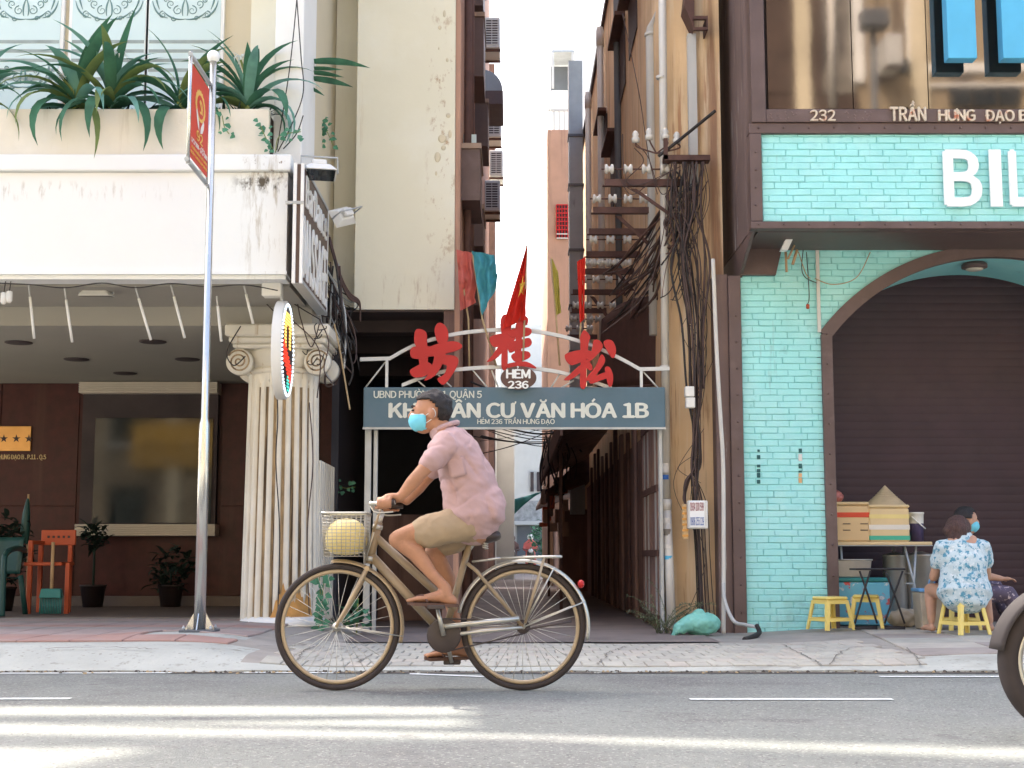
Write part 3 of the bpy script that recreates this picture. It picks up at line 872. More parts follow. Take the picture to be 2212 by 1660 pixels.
def clip(a, b_, z0, z1):
    zm = (z0+z1)/2
    if zm < arc_spring: 
        xl = arc_cx - hw - .0
    else:
        d = arc_r**2 - (zm-arc_cz)**2
        xl = arc_cx - math.sqrt(d) + .02 if d > 0 and zm < arc_top else 99
    if a >= xl: return None, None
    return a, min(b_, xl)
lay(bx0+.003, PX(2230, 300, BY), .0, z_soff-.004, BY+.010, wallo, clip)
rest = {}
single = 0
for k, br in enumerate(bricks):
    if single < 300 and (br[5] is fas or br[3] < 2.05 and br[3] > .02):
        b = MB(); brick_shape(b, *br[:5]); b.build('brick', m_blue, br[5]); single += 1
    else:
        brick_shape(rest.setdefault(br[5].name, (MB(), br[5]))[0], *br[:5])
for nm, (b, par) in rest.items():
    b.build('brickwork', m_blue, par, kind='stuff')
# arch band, reveal and shutter
SHY = 13.9
b = MB()
def ap(x): return arc_cz + math.sqrt(max(0, arc_r**2 - (x-arc_cx)**2))
band = []
N2 = 40
a_s = math.asin(hw/arc_r)
for k in range(N2):
    t0, t1 = -a_s + 2*a_s*k/N2, -a_s + 2*a_s*(k+1)/N2
    def q(t, r, y): return (arc_cx + r*math.sin(t), y, arc_cz + r*math.cos(t))
    ri, ro = arc_r-.085, arc_r+.03
    b.hexa([q(t0, ri, BY-.03), q(t1, ri, BY-.03), q(t1, ri, BY+.05), q(t0, ri, BY+.05)], [q(t0, ro, BY-.03), q(t1, ro, BY-.03), q(t1, ro, BY+.05), q(t0, ro, BY+.05)])
b.build('arch_band', m_brown, bill)
b = MB()
b.grid(lambda u, v: (arc_cx + (arc_r-.04)*math.sin(-a_s+2*a_s*u), BY+.052 + (SHY-BY-.05)*v, arc_cz + (arc_r-.04)*math.cos(-a_s+2*a_s*u)), 40, 4)
b.box(arc_cx-hw-.05, arc_cx-hw-.002, BY+.252, SHY, -.02, arc_spring); b.box(arc_cx+hw+.002, arc_cx+hw+.05, BY+.252, SHY, -.02, arc_spring)
b.build('arch_reveal', m_blue, bill)
for s in (-1,):
    xj = arc_cx - hw
    jb = MB().box(xj-.015, xj+.085, BY-.032, BY+.06, .02, arc_spring-.005).build('jamb', m_brown, bill, bevel=.005)
    for k in range(10): rivet((xj+.035, BY-.0321, .25 + k*.275), jb)
    jb = MB().box(bx0-.115, bx0-.003, BY-.05, BY+.30, .0, PZ(598, BY)).build('corner_post', m_brown, bill, bevel=.005)
    for k in range(12): rivet((bx0-.05, BY-.0501, .2 + k*.245), jb)
    MB().box(bx0-.24, bx0-.118, BY+.0, BY+.35, .0, PZ(598, BY+.1)).build('side_board', m_brownpeel, bill)
MB().box(arc_cx+hw-.085, arc_cx+hw+.015, BY-.032, BY+.06, .02, arc_spring-.005).build('jamb', m_brown, bill, bevel=.005)
# dark bracket under overhang, soffit
b = MB(); b.prism([(xf0-.05, BY-.06, PZ(594, BY-.06)), (PX(1676, 590, BY-.06), BY-.06, PZ(594, BY-.06)), (PX(1690, 532, BY-.06), BY-.06, z_soff-.001), (xf0-.05, BY-.06, z_soff-.001)], (0, .055, 0))
b.prism([(xf0-.056, BUY+.06, z_soff-.002), (xf0-.056, 14.2, z_soff-.002), (xf0-.056, 14.2, PZ(600, BY)), (xf0-.056, BY, PZ(600, BY))], (.03, 0, 0))
b.build('bracket', m_brown, bill)
MB().box(xf0, XE, BUY+.12, BY+.01, z_soff-.022, z_soff-.003).build('soffit', m_brown, bill)
sh = MB().box(arc_cx-hw-.3, arc_cx+hw+.3, SHY+.03, SHY+.1, .0, arc_top+.1).build('roller_shutter', m_shutter, bill)
k = 0; z = .10
while z < arc_top:
    b = MB(); b.grid(lambda u, v: (arc_cx-hw-.28 + u*(2*hw+.56), SHY+.03 - .004*math.sin(math.pi*v)**.6, z + .078*v), 1, 6); b.build('slat', m_shutter, sh); z += .08
b = MB(); b.lathe([(.0, 0), (.10, 0), (.12, -.02), (.12, -.05), (.09, -.06), (.0, -.06)], (PX(2105, 580, 13.3), 13.3, arc_cz + math.sqrt(arc_r**2-(PX(2105,580,13.3)-arc_cx)**2)-.042), 24, close=False)
la = b.build('ceiling_lamp', m_brown, bill)
p = P(2105, 580, 13.3)
b = MB(); b.ball((p.x, 13.3, arc_cz + math.sqrt(arc_r**2-(p.x-arc_cx)**2)-.10), (.085, .085, .025)); b.build('lamp_shade', m_blind, la)
# lettering
put_text('lettering', '232', m_letter, P(1750, 262, BUY-.04), PX(1805, 250, BUY-.04)-PX(1750, 250, BUY-.04), PZ(238, BUY-.04)-PZ(262, BUY-.04), bill, .02, .02)
for (t, a, c_, top, bot) in (('TRẦN', 1922, 2001, 218, 262), ('HƯNG', 2027, 2107, 235, 262), ('ĐẠO', 2129, 2192, 238, 268), ('B', 2201, 2224, 238, 262)):
    put_text('lettering', t, m_letter, P(a, bot, BUY-.04), PX(c_, 250, BUY-.04)-PX(a, 250, BUY-.04), PZ(top, BUY-.04)-PZ(bot, BUY-.04), bill, .02, .03)
for (px, w) in ((1667, 8), (1682, 7), (1700, 7), (1715, 4), (1830, 4), (1850, 9), (1867, 7), (1882, 8)):
    for q in range(4):
        pp = P(px + rnd.uniform(-5, 5), 250 + rnd.uniform(-10, 10), BUY-.031)
        MB().ball(pp, (.008, .002, .008), 7, 5).build('glue_mark', m_brownpeel, bill)
for t, a, c_ in (('B', 2040, 2123), ('I', 2140, 2166), ('L', 2182, 2236)):
    put_text('lettering', t, m_white_sign, P(a, 447, BUY-.015), PX(c_, 400, BUY-.015)-PX(a, 400, BUY-.015), PZ(324, BUY-.015)-PZ(447, BUY-.015), bill, .02, .035 if t != 'I' else 0)
for (pa, pb) in ((2043, 2105), (2161, 2232)):
    MB().box(PX(pa, 100, 11.86), PX(pb, 100, 11.86), 11.80, 11.93, PZ(126, 11.8), 6.4).build('blue_panel', m_skyblue, bill, bevel=.006)
    MB().box(PX((pa+pb)/2-4, 100, 11.9), PX((pa+pb)/2+4, 100, 11.9), 11.932, 12.045, 5.6, 5.65).build('standoff', m_brown, bill)
MB().box(PX(1763, 600, BY-.02), PX(1770, 600, BY-.02), BY-.035, BY-.012, PZ(719, BY), z_soff-.03).build('conduit', m_pvc, bill)

# ---------------------------------------------------------------- orange building beside the alley
og = thing('orange_building', 'weathered orange rendered building with pipes and cable racks beside the alley', 'building', (1.6, 14, 0))
ox = PX(1437, 900, 13.2)
b = MB(); b.prism([(ox, 13.25, 0), (bx0-.12, 13.05, 0), (bx0-.12, 14.2, 0), (ox+.02, 29, 0)], (0, 0, 9.0))
b.build('wall', m_orange, og)
b = MB(); b.box(ox-.03, ox+1, 13.6, 29.2, 9.0, 9.12); b.build('roof_edge', m_dark, og)
b = MB(); b.box(ox-.06, ox-.002, 13.5, 26, .03, PZ(930, 14)); lowr = b.build('lower_cladding', m_alleywall, og)
for k in range(12):
    y = 13.6 + k*.95
    MB().cbox(ox-.10, ox-.062, y, y+rnd.choice((.09,.14,.3)), .04, 2.1 + rnd.uniform(0, .3), .006).build('batten', m_rust if k % 2 else m_alleywall, lowr)
# windows high on the alley side
for (Y, pa, pb, d) in ((20.8, 300, 245, .10), (18.9, 420, 290, .06), (15.6, 60, -60, .10), (17.3, 180, 40, .06)):
    w = MB().box(ox-.01, ox+.05, Y, Y+1.1, PZ(pa, Y), PZ(pb, Y)).build('window', m_dark, og)
    MB().box(ox-.14, ox-.005, Y-.1, Y+1.2, PZ(pb, Y)+.01, PZ(pb, Y)+.06).build('hood', m_rust, w)
w = MB().box(PX(1485, 100, 13.1), PX(1503, 100, 13.1), 13.07, 13.2, PZ(410, 13.1), PZ(75, 13.1)).build('window', m_lightgrey, og)
MB().prism([P(1478, 12, 12.9), P(1500, 62, 12.9), P(1500, -40, 12.9), P(1484, -40, 12.9)], (0, .3, 0)).build('hood', m_rust, w)
b = MB(); b.box(PX(1497, 60, 12.9), PX(1528, 60, 12.9), 12.86, 12.9, PZ(45, 12.9), PZ(38, 12.9)); b.box(PX(1497, 60, 12.9), PX(1528, 60, 12.9), 12.86, 12.9, PZ(68, 12.9), PZ(62, 12.9)); b.box(PX(1525, 60, 12.9), PX(1528, 60, 12.9), 12.855, 13.12, PZ(68, 12.9), PZ(38, 12.9)); b.build('bracket', m_rust, og)
# pipes
def pipe(name, pts, r, mtl, par=og, cols=()):
    b = MB(); b.tube(pts, r, 12); o = b.build(name, mtl, par)
    for (p, ln) in cols:
        c = MB(); c.lathe([(r*1.02, 0), (r*1.22, .002), (r*1.22, ln), (r*1.02, ln+.002)], p, 14, close=False); c.build('collar', mtl, o)
    return o
x = PX(1437, 500, 13.1); 
p1 = P(1440, 1080, 13.1); p2 = P(1436, 100, 13.1); p3 = P(1452, 1375, 12.95); p4 = P(1441, 1120, 13.05)
pipe('downpipe', [(p1.x, 13.12, p1.z), (p2.x, 13.12, 9)], .038, m_pvc, cols=[((p1.x, 13.12, PZ(797, 13.1)), .03), ((p1.x+.0, 13.12, PZ(170, 13.1)), .03)])
pipe('downpipe', [(p3.x, 12.98, .05), (p4.x, 13.08, p1.z-.02)], .042, m_pvc, cols=[((p4.x-.003, 13.08, p1.z-.10), .10)])
q0 = P(1411, 470, 13.9); q1 = P(1411, 75, 13.9); q2 = P(1428, 52, 13.6)
pipe('waste_pipe', [(q0.x, 13.9, q0.z-1.2), (q0.x, 13.9, q1.z), (q0.x+.01, 13.89, q1.z+.06), (q0.x+.05, 13.83, q1.z+.11), (q2.x, 13.6, q1.z+.12), (q2.x+.06, 13.3, q1.z+.12)], .055, m_lightgrey, cols=[((q0.x, 13.9, q1.z-.02), .03)])
for (px, py, Y, r, mm) in ((1335, 250, 18.2, .05, m_darkpipe), (1296, 60, 21.0, .05, m_pvc), (1270, 200, 24.5, .05, m_pvc)):
    p = P(px, py, Y); zt_ = p.z if mm is m_pvc else 9
    pipe('side_pipe', [(p.x, Y, 2.5), (p.x, Y, zt_)], r, mm, cols=[((p.x, Y, zt_-.3), .25)])
# end of the row: duct, concrete block, distant houses
p = P(1243, 150, 27.5)
b = MB(); b.box(PX(1229, 300, 27), PX(1259, 300, 27), 27, 27.4, 1.5, p.z); duct = b.build('metal_duct', m_greymetal, og)
for z in (3.4, 4.6, 5.5, 6.6, 7.9, 8.9): MB().box(PX(1228, 300, 27)-.01, PX(1260, 300, 27)+.01, 26.97, 27.43, z, z+.05).build('flange', m_darkpipe, duct)
# ---------------------------------------------------------------- more palette
m_signblue = mat('sign_blue_grey', (.085, .15, .19), .5, .08, 3, patch=[((.12, .17, .21), .5, .75, 2)], streak=[((.18, .14, .12), .72, .8, 12, .7)])
m_signtext = mat('sign_letter', (.66, .68, .60), .55, .08, 9)
m_red = mat('red_painted_sheet', (.46, .014, .014), .45, .08, 4)
m_gatewhite = mat('gate_tube_white', (.62, .62, .58), .5, .06, 4, patch=[((.30, .15, .08), .66, .74, 12)])
m_oval = mat('oval_brown', (.11, .055, .045), .5, .15, 5)
def cloth(name, c, tr=.3, var=.12):
    m = mat(name, c, .8, var, 7, bump=.2, bscale=25)
    N = m.node_tree.nodes; L = m.node_tree.links
    t = N.new('ShaderNodeBsdfTranslucent'); t.inputs[0].default_value = c + (1,)
    x = N.new('ShaderNodeMixShader'); x.inputs[0].default_value = tr
    L.new(N['Principled BSDF'].outputs[0], x.inputs[1]); L.new(t.outputs[0], x.inputs[2])
    L.new(x.outputs[0], N['Material Output'].inputs[0])
    return m
m_flagpink = cloth('flag_pink', (.62, .16, .13)); m_flagteal = cloth('flag_teal', (.07, .33, .40)); m_flagred = cloth('flag_red', (.68, .035, .02), .45)
m_flagyel = cloth('flag_olive', (.42, .36, .07)); m_star = cloth('flag_star', (.80, .58, .08))
m_bamboo = mat('bamboo', (.40, .30, .17), .7, .15, 9)
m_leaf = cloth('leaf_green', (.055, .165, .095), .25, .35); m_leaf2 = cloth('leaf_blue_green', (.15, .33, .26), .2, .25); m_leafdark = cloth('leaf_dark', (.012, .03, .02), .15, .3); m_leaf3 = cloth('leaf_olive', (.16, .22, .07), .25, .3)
m_stem = mat('stem', (.20, .24, .07), .7, .2, 6); m_flower = cloth('white_petal', (.82, .82, .74), .3, .04)
m_ivy = cloth('ivy_leaf', (.09, .26, .15), .3, .25)
m_led_w = mat('led_white', (.7, .8, .9), .5, .02, 3, emit=((.75, .9, 1.0), .35)); m_led_o = mat('led_orange', (.8, .5, .2), .5, .02, 3, emit=((1.0, .50, .10), .4))
m_led_r = mat('led_red', (.7, .05, .03), .5, .02, 3, emit=((1.0, .045, .02), .3)); m_led_g = mat('led_green', (.1, .6, .5), .5, .02, 3, emit=((.06, .75, .55), .2))
m_blackboard = mat('black_panel', (.03, .02, .02), .5, .2, 6)
m_signbrown = mat('massage_panel', (.10, .06, .045), .5, .2, 6)
m_orangepla = mat('orange_paint', (.42, .075, .025), .5, .1, 5); m_greenpla = mat('green_plastic', (.012, .06, .055), .45, .1, 5); m_teal = mat('teal_plastic', (.03, .20, .19), .5, .08, 5)
m_wood = mat('wood_handle', (.42, .28, .15), .6, .12, 8)
m_brass = mat('brass', (.55, .30, .10), .3, .12, 4, metal=.7); m_gold = mat('gold_letter', (.60, .46, .24), .4, .1, 6, metal=.3)
m_yellow = mat('yellow_plastic', (.84, .66, .19), .4, .04, 4); m_foam = mat('styrofoam_tan', (.66, .47, .25), .7, .05, 4); m_foam2 = mat('styrofoam_pale', (.70, .53, .29), .7, .05, 4)
m_stripe_r = mat('red_stripe', (.62, .07, .03), .6, .05, 5); m_stripe_g = mat('green_stripe', (.06, .40, .27), .6, .05, 5); m_stripe_w = mat('white_stripe', (.74, .69, .60), .6, .05, 5)
m_hat = mat('palm_leaf', (.48, .37, .23), .8, .1, 9, bump=.2, bscale=60); m_navy = mat('navy_plastic', (.06, .045, .11), .4, .1, 5); m_whitepla = mat('white_plastic', (.72, .71, .66), .45, .04, 5)
m_alu = mat('aluminium', (.50, .47, .42), .35, .15, 4, metal=.7); m_bag = mat('bag_teal_plastic', (.20, .52, .43), .35, .1, 6, bump=.2, bscale=15); m_bagpink = mat('bag_pink_plastic', (.42, .14, .12), .35, .15, 9)
m_cartoon = mat('printed_cooler', (.16, .46, .55), .5, .1, 3, patch=[((.60, .10, .08), .56, .60, 9), ((.70, .66, .60), .60, .64, 14), ((.08, .36, .30), .64, .68, 7)])
m_clear = mat('milky_bin', (.46, .38, .28), .4, .15, 8); m_bluelid = mat('blue_lid', (.16, .36, .62), .45, .08, 5)

# ---------------------------------------------------------------- alley gate
GY = 12.95
gate = thing('alley_gate', 'blue signboard gate with white tube arch and red characters over the alley', 'gate', (0, GY, .03))
gx0, gx1 = PX(786, 880, GY), PX(1436, 880, GY)
gz0, gz1 = PZ(928, GY), PZ(838, GY)
board = MB().cbox(gx0, gx1, GY-.04, GY+.03, gz0, gz1, .006).build('signboard', m_signblue, gate)
MB().box(gx0-.004, gx1+.004, GY-.047, GY-.041, gz0-.004, gz0+.016).build('rim', m_steel, board)
def gtext(t, a, b_, top, bot, bold):
    p = P(a, bot, GY-.041)
    put_text('lettering', t, m_signtext, (p.x, GY-.0435, p.z), PX(b_, bot, GY)-p.x, PZ(top, GY)-p.z, board, .005, bold)
gtext('UBND PHƯỜNG 11 QUẬN 5', 807, 1041, 841, 864, .02)
gtext('KHU DÂN CƯ VĂN HÓA 1B', 839, 1401, 862, 904, .045)
gtext('HẺM 236 TRẦN HƯNG ĐẠO', 1031, 1198, 902, 919, .02)
for (pa, pb, dep) in ((787, 801, .05), (806, 815, .03)):
    MB().cbox(PX(pa, 1100, GY+.06), PX(pb, 1100, GY+.06), GY+.035, GY+.035+dep, .03, gz1-.05, .004).build('post', m_steel, gate)
MB().cbox(PX(1424, 1100, GY+.06), PX(1432, 1100, GY+.06), GY+.035, GY+.085, .03, gz1-.05, .004).build('post', m_steel, gate)
# open door leaf against the right alley wall
leaf_x = PX(1425, 1100, 13.3)
lf = MB().box(leaf_x-.03, leaf_x, 13.1, 14.6, .1, 2.0).build('door_leaf', m_lightgrey, gate)
for z in (.1, .7, 1.3, 1.93): MB().box(leaf_x-.055, leaf_x-.031, 13.1, 14.6, z, z+.06).build('rail', m_rust, lf)
for k in range(5): MB().box(leaf_x-.045, leaf_x-.0315, 13.12+k*.35, 13.16+k*.35, .16, 1.93).build('stile', m_alleywall, lf)
def curve3(pts, n=10):
    """smooth line through the points"""
    out = []; pts = [Vector(p) for p in pts]; k = len(pts)
    for i in range(k-1):
        p0, p1, p2, p3 = pts[max(i-1,0)], pts[i], pts[i+1], pts[min(i+2,k-1)]
        for j in range(n):
            t = j/n
            out.append(.5*((2*p1) + (p2-p0)*t + (2*p0-5*p1+4*p2-p3)*t*t + (3*p1-p0-3*p2+p3)*t**3))
    out.append(pts[-1]); return out
def gp(px, py, Y=GY): return P(px, py, Y)
def flatbar(pts, h, d, name, mtl, par):
    b = MB(); pts = curve3(pts, 8)
    for a, c in zip(pts[:-1], pts[1:]):
        b.hexa([a+Vector((0,-d/2,-h/2)), c+Vector((0,-d/2,-h/2)), c+Vector((0,d/2,-h/2)), a+Vector((0,d/2,-h/2))], [a+Vector((0,-d/2,h/2)), c+Vector((0,-d/2,h/2)), c+Vector((0,d/2,h/2)), a+Vector((0,d/2,h/2))])
    return b.build(name, mtl, par)
flatbar([gp(842,775), gp(900,745), gp(980,723), gp(1060,714), gp(1130,714), gp(1200,724), gp(1270,744), gp(1330,770), gp(1382,798)], .034, .03, 'arch_tube', m_gatewhite, gate)
flatbar([gp(868,833), gp(930,810), gp(990,799), gp(1060,794), gp(1130,795), gp(1200,803), gp(1270,822), gp(1322,840)], .034, .03, 'arch_tube', m_gatewhite, gate)
for a, c in (((778,777),(842,775)), ((1382,798),(1446,797))):
    flatbar([gp(*a), gp(*c)], .034, .03, 'arm', m_gatewhite, gate)
for px, top in ((836, 778), (1385, 800)):
    a = gp(px, top); MB().box(a.x-.013, a.x+.013, GY-.015, GY+.015, gz1, a.z).build('upright', m_gatewhite, gate)
for a, c in (((832,782),(790,836)), ((1390,803),(1422,838)), ((945,808),(975,836)), ((1020,798),(1052,836)), ((1062,800),(1076,836)), ((1240,822),(1212,838)), ((1210,806),(1190,838)), ((1300,838),(1262,836)), ((900,820),(918,836))):
    b = MB(); b.tube([gp(*a)+Vector((0,.02,0)), gp(*c)+Vector((0,.02,0))], .008, 6); b.build('stay', m_gatewhite, gate)
def zA(x, y): return (725.8 + x*.3437, 518.5 + y*.3437)
def zC(x, y): return (960.9 + x*.2331, 483.9 + y*.2331)
def character(strokes, cv, name='red_character'):
    cent = [cv(*q) for s_ in strokes for q in s_]
    base = None; first = None
    for i, s_ in enumerate(strokes):
        pts = [gp(*cv(*q)) for q in s_]
        loop = pts + [pts[0]]
        # closed smooth outline
        out = []; k = len(pts)
        for a in range(k):
            p0, p1, p2, p3 = pts[a-1], pts[a], pts[(a+1) % k], pts[(a+2) % k]
            for j in range(3):
                t = j/3
                out.append(.5*((2*p1) + (p2-p0)*t + (2*p0-5*p1+4*p2-p3)*t*t + (3*p1-p0-3*p2+p3)*t**3))
        y = GY - .075 - i*.0016
        out = [Vector((q.x, y, q.z)) for q in out]
        b = MB(); b.prism(out, (0, .022, 0))
        o = b.build(name if first is None else 'stroke', m_red, gate if first is None else first)
        if first is None: first = o
    return first
character([[(495,610),(505,575),(530,568),(570,590),(575,650),(578,800),(530,800),(520,700),(497,660)],
    [(470,705),(490,680),(560,672),(610,690),(600,735),(540,755),(480,748)],
    [(470,825),(520,795),(560,775),(600,785),(610,825),(565,862),(500,872),(475,852)],
    [(622,580),(635,540),(660,530),(690,550),(708,590),(705,640),(680,660),(640,650)],
    [(560,700),(640,662),(740,645),(790,665),(788,690),(740,710),(640,735),(580,738)],
    [(630,700),(690,700),(675,780),(625,860),(558,892),(590,840),(615,770)],
    [(665,735),(750,738),(772,775),(742,840),(700,900),(668,917),(640,880),(680,855),(700,800),(668,785)]], zA)
character([[(515,930),(530,870),(560,850),(600,865),(620,910),(610,1000),(585,1100),(580,1340),(525,1340),(530,1100)],
    [(415,1080),(440,1050),(530,1030),(650,1060),(620,1110),(500,1150),(440,1140)],
    [(525,1120),(590,1130),(545,1190),(470,1262),(390,1290),(440,1230)],
    [(580,1140),(625,1140),(655,1180),(600,1205)],
    [(655,960),(690,880),(730,860),(772,890),(765,945),(722,985),(705,1230),(650,1230),(655,1100)],
    [(600,1000),(700,975),(780,978),(805,1012),(770,1050),(650,1065),(600,1045)],
    [(600,1110),(700,1088),(780,1070),(806,1112),(780,1150),(690,1170),(610,1190),(590,1150)],
    [(615,1230),(690,1195),(770,1195),(795,1230),(770,1260),(690,1290),(640,1282)],
    [(575,1312),(680,1290),(760,1290),(832,1330),(838,1352),(720,1332),(590,1347)]], zC)
character([[(1250,1060),(1280,1000),(1310,1010),(1345,1060),(1330,1110),(1310,1300),(1305,1515),(1250,1515),(1255,1300),(1252,1110)],
    [(1108,1240),(1130,1210),(1250,1180),(1350,1190),(1362,1230),(1300,1272),(1180,1320),(1130,1290)],
    [(1250,1320),(1300,1335),(1265,1380),(1170,1450),(1100,1455),(1160,1400)],
    [(1315,1270),(1362,1330),(1352,1372),(1305,1340)],
    [(1375,1090),(1430,1095),(1460,1140),(1440,1190),(1380,1252),(1330,1292),(1318,1250),(1358,1180)],
    [(1465,1110),(1500,1085),(1550,1100),(1580,1170),(1570,1242),(1540,1250),(1485,1165)],
    [(1440,1225),(1475,1250),(1475,1302),(1420,1382),(1370,1450),(1310,1462),(1320,1420),(1390,1335)],
    [(1340,1452),(1440,1400),(1510,1385),(1510,1432),(1440,1462),(1350,1492)],
    [(1478,1345),(1520,1340),(1552,1410),(1546,1500),(1515,1517),(1488,1430)]], zC)
# oval plate of the alley number
oc = gp(1120, 820); b = MB()
n = 32; b.prism([(oc.x+.165*math.cos(2*math.pi*k/n), GY-.115, oc.z+.108*math.sin(2*math.pi*k/n)) for k in range(n)][::-1], (0, .02, 0))
ov = b.build('number_plate', m_oval, gate)
p = gp(1093, 818, GY-.12); put_text('lettering', 'HẺM', m_white_sign, (p.x, GY-.1185, p.z), .225, .115, ov, .006, .04)
p = gp(1097, 840, GY-.12); put_text('lettering', '236', m_white_sign, (p.x, GY-.1185, p.z), .19, .072, ov, .006, .04)

# ---------------------------------------------------------------- flags stuck into the arch
def flag(label, pole, outline, mtl, Y, star=None, fold=.03, seed=0):
    t = thing('flag', label, 'flag', P(*pole[-1], Y))
    b = MB(); b.tube([P(*q, Y) for q in pole], .009, 7); b.build('flagpole', m_bamboo, t)
    (a, b_, c, d) = outline       # top left, top right, bottom right, bottom left
    A, B_, C_, D = (P(*q, Y-.02) for q in outline)
    def fn(u, v):
        p = A*(1-u)*(1-v) + B_*u*(1-v) + C_*u*v + D*(1-u)*v
        k = math.sin(u*11 + v*4 + seed + 2*noise.noise((v*3, seed, 0)))*fold*(.3+u) + 1.1*fold*noise.noise((u*4+seed, v*5, seed)) + .5*fold*noise.noise((u*11, v*9, seed))
        return p + Vector((.25*k*(v-.2), k - .01, .3*k))
    b = MB(); b.grid(fn, 16, 24); f = b.build('cloth', mtl, t)
    if star:
        u0, v0, r = star; s_ = []
        for k in range(10):
            an = math.pi/2 + k*math.pi/5; rr = r if k % 2 == 0 else r*.42
            q = fn(u0 + rr*1.4*math.cos(an), v0 - rr*math.sin(an)); s_.append(q + Vector((0, -.012, 0)))
        b = MB(); cc = fn(u0, v0) + Vector((0, -.014, 0))
        b.add([cc] + s_, [(0, 1+k, 1+(k+1) % 10) for k in range(10)]); b.build('star', m_star, f)
    return t
flag('faded pink flag hanging beside the cream building', [(989,545),(1012,690),(1014,800)], [(986,540),(1024,548),(1028,655),(995,672)], m_flagpink, 13.0, seed=1, fold=.045)
flag('teal flag hanging at the gate next to the pink flag', [(1020,545),(1042,690),(1072,790)], [(1019,543),(1068,552),(1076,612),(1042,682)], m_flagteal, 12.92, seed=2, fold=.05)
flag('tall red flag with yellow star above the middle character', [(1138,530),(1134,660),(1130,780)], [(1137,533),(1138.5,540),(1138,690),(1084,712)], m_flagred, 12.86, star=(.62, .52, .16), seed=3, fold=.05)
flag('furled olive yellow flag on slanting pole at the gate', [(1190,560),(1201,680),(1209,790)], [(1191,555),(1206,590),(1212,676),(1202,682)], m_flagyel, 13.0, seed=4, fold=.02)
flag('small bright red flag hanging in front of the cable racks', [(1262,562),(1255,690),(1252,740)], [(1246,566),(1264,556),(1262,690),(1252,700)], m_flagred, 13.0, seed=5, fold=.02)

# ---------------------------------------------------------------- pole with campaign banner
pb_, pt_ = P(431, 1364, 10.62), P(461, 128, 10.62)
ban = thing('banner_pole', 'polished steel pole on the kerb carrying a red anniversary banner', 'banner', pb_)
zfoot = hgt(pb_.x, pb_.y) + .002
b = MB(); b.tube([(pb_.x, pb_.y, zfoot+.01), tuple(pb_.lerp(pt_, .35)), tuple(pb_.lerp(pt_, .36)), tuple(pt_)], [.042, .040, .029, .027], 20); b.build('pole', m_chrome, ban)
MB().cbox(pb_.x-.13, pb_.x+.13, pb_.y-.11, pb_.y+.11, zfoot-.006, zfoot+.012, .003).build('foot_plate', m_darkpipe, ban)
for a in range(4):
    an = a*math.pi/2; d = Vector((math.cos(an), math.sin(an), 0)); o_ = Vector((pb_.x, pb_.y, 0)); sd = Vector((-d.y, d.x, 0))*.004
    MB().prism([o_+d*.047+sd+Vector((0,0,zfoot+.012)), o_+d*.11+sd+Vector((0,0,zfoot+.012)), o_+d*.047+sd+Vector((0,0,zfoot+.13))], -2*sd).build('gusset', m_chrome, ban)
    q = o_ + Vector((.1*(1 if a in (0,1) else -1), .085*(1 if a in (0,3) else -1), 0)); b = MB(); b.lathe([(.012,0),(.012,.02),(.006,.021),(.006,.032)], (q.x, q.y, zfoot+.012), 8); b.build('bolt', m_steel, ban)
b = MB(); b.ball(pt_ + Vector((0,0,.02)), .05, 16, 10); b.build('finial', m_white_sign, ban)
y0b, y1b = 9.92, 10.56
xb_ = pt_.x - .012
zbt, zbb = P(407, 118, y0b).z, P(403, 345, y0b).z
arm1 = MB(); arm1.tube([(xb_, y0b-.02, zbt), (xb_, 10.6, zbt)], .017, 8); arm1.build('arm', m_steel, ban)
arm2 = MB(); arm2.tube([(xb_-.005, y0b-.02, zbb), (xb_-.012, 10.6, zbb)], .017, 8); arm2.build('arm', m_steel, ban)
for yy, mm in ((y0b, m_wood), (y1b, m_chrome)):
    b = MB(); b.tube([(xb_, yy, zbb-.03), (xb_, yy, zbt+.02)], .014 if mm is m_wood else .01, 8); b.build('edge_rod', m_chrome if mm is m_wood else mm, ban)
bw, bz0, bz1 = (y1b-y0b), zbb+.04, zbt-.05
cl = MB().box(xb_-.003, xb_+.003, y0b+.02, y1b-.012, bz0, bz1).build('banner_cloth', mat('banner_red', (.66, .055, .03), .5, .05, 3), ban)
def bpt(s_, t_, k=1): return Vector((xb_+.0035+.0012*k, y0b+.02+(bw-.032)*s_, bz0+(bz1-bz0)*t_))
m_ban_y = mat('banner_yellow', (.82, .50, .12), .55, .05, 5); m_ban_w = mat('banner_white', (.80, .76, .70), .55, .04, 5)
def emb(poly, mtl, k, name): 
    b = MB(); b.add([bpt(*q, k) for q in poly], [list(range(len(poly)))]); b.build(name, mtl, cl)
# flame wreath
out = [(.52+.27*math.cos(a)*(1+.05*(k % 2)), .66+.165*math.sin(a)*(1+.12*(k % 2)*(math.sin(a) > 0))) for k, a in enumerate([2*math.pi*i/36 for i in range(36)])]
emb(out, m_ban_y, 1, 'wreath')
emb([(.52+.19*math.cos(2*math.pi*i/28), .655+.125*math.sin(2*math.pi*i/28)) for i in range(28)], cl.data.materials[0], 2, 'wreath_field')
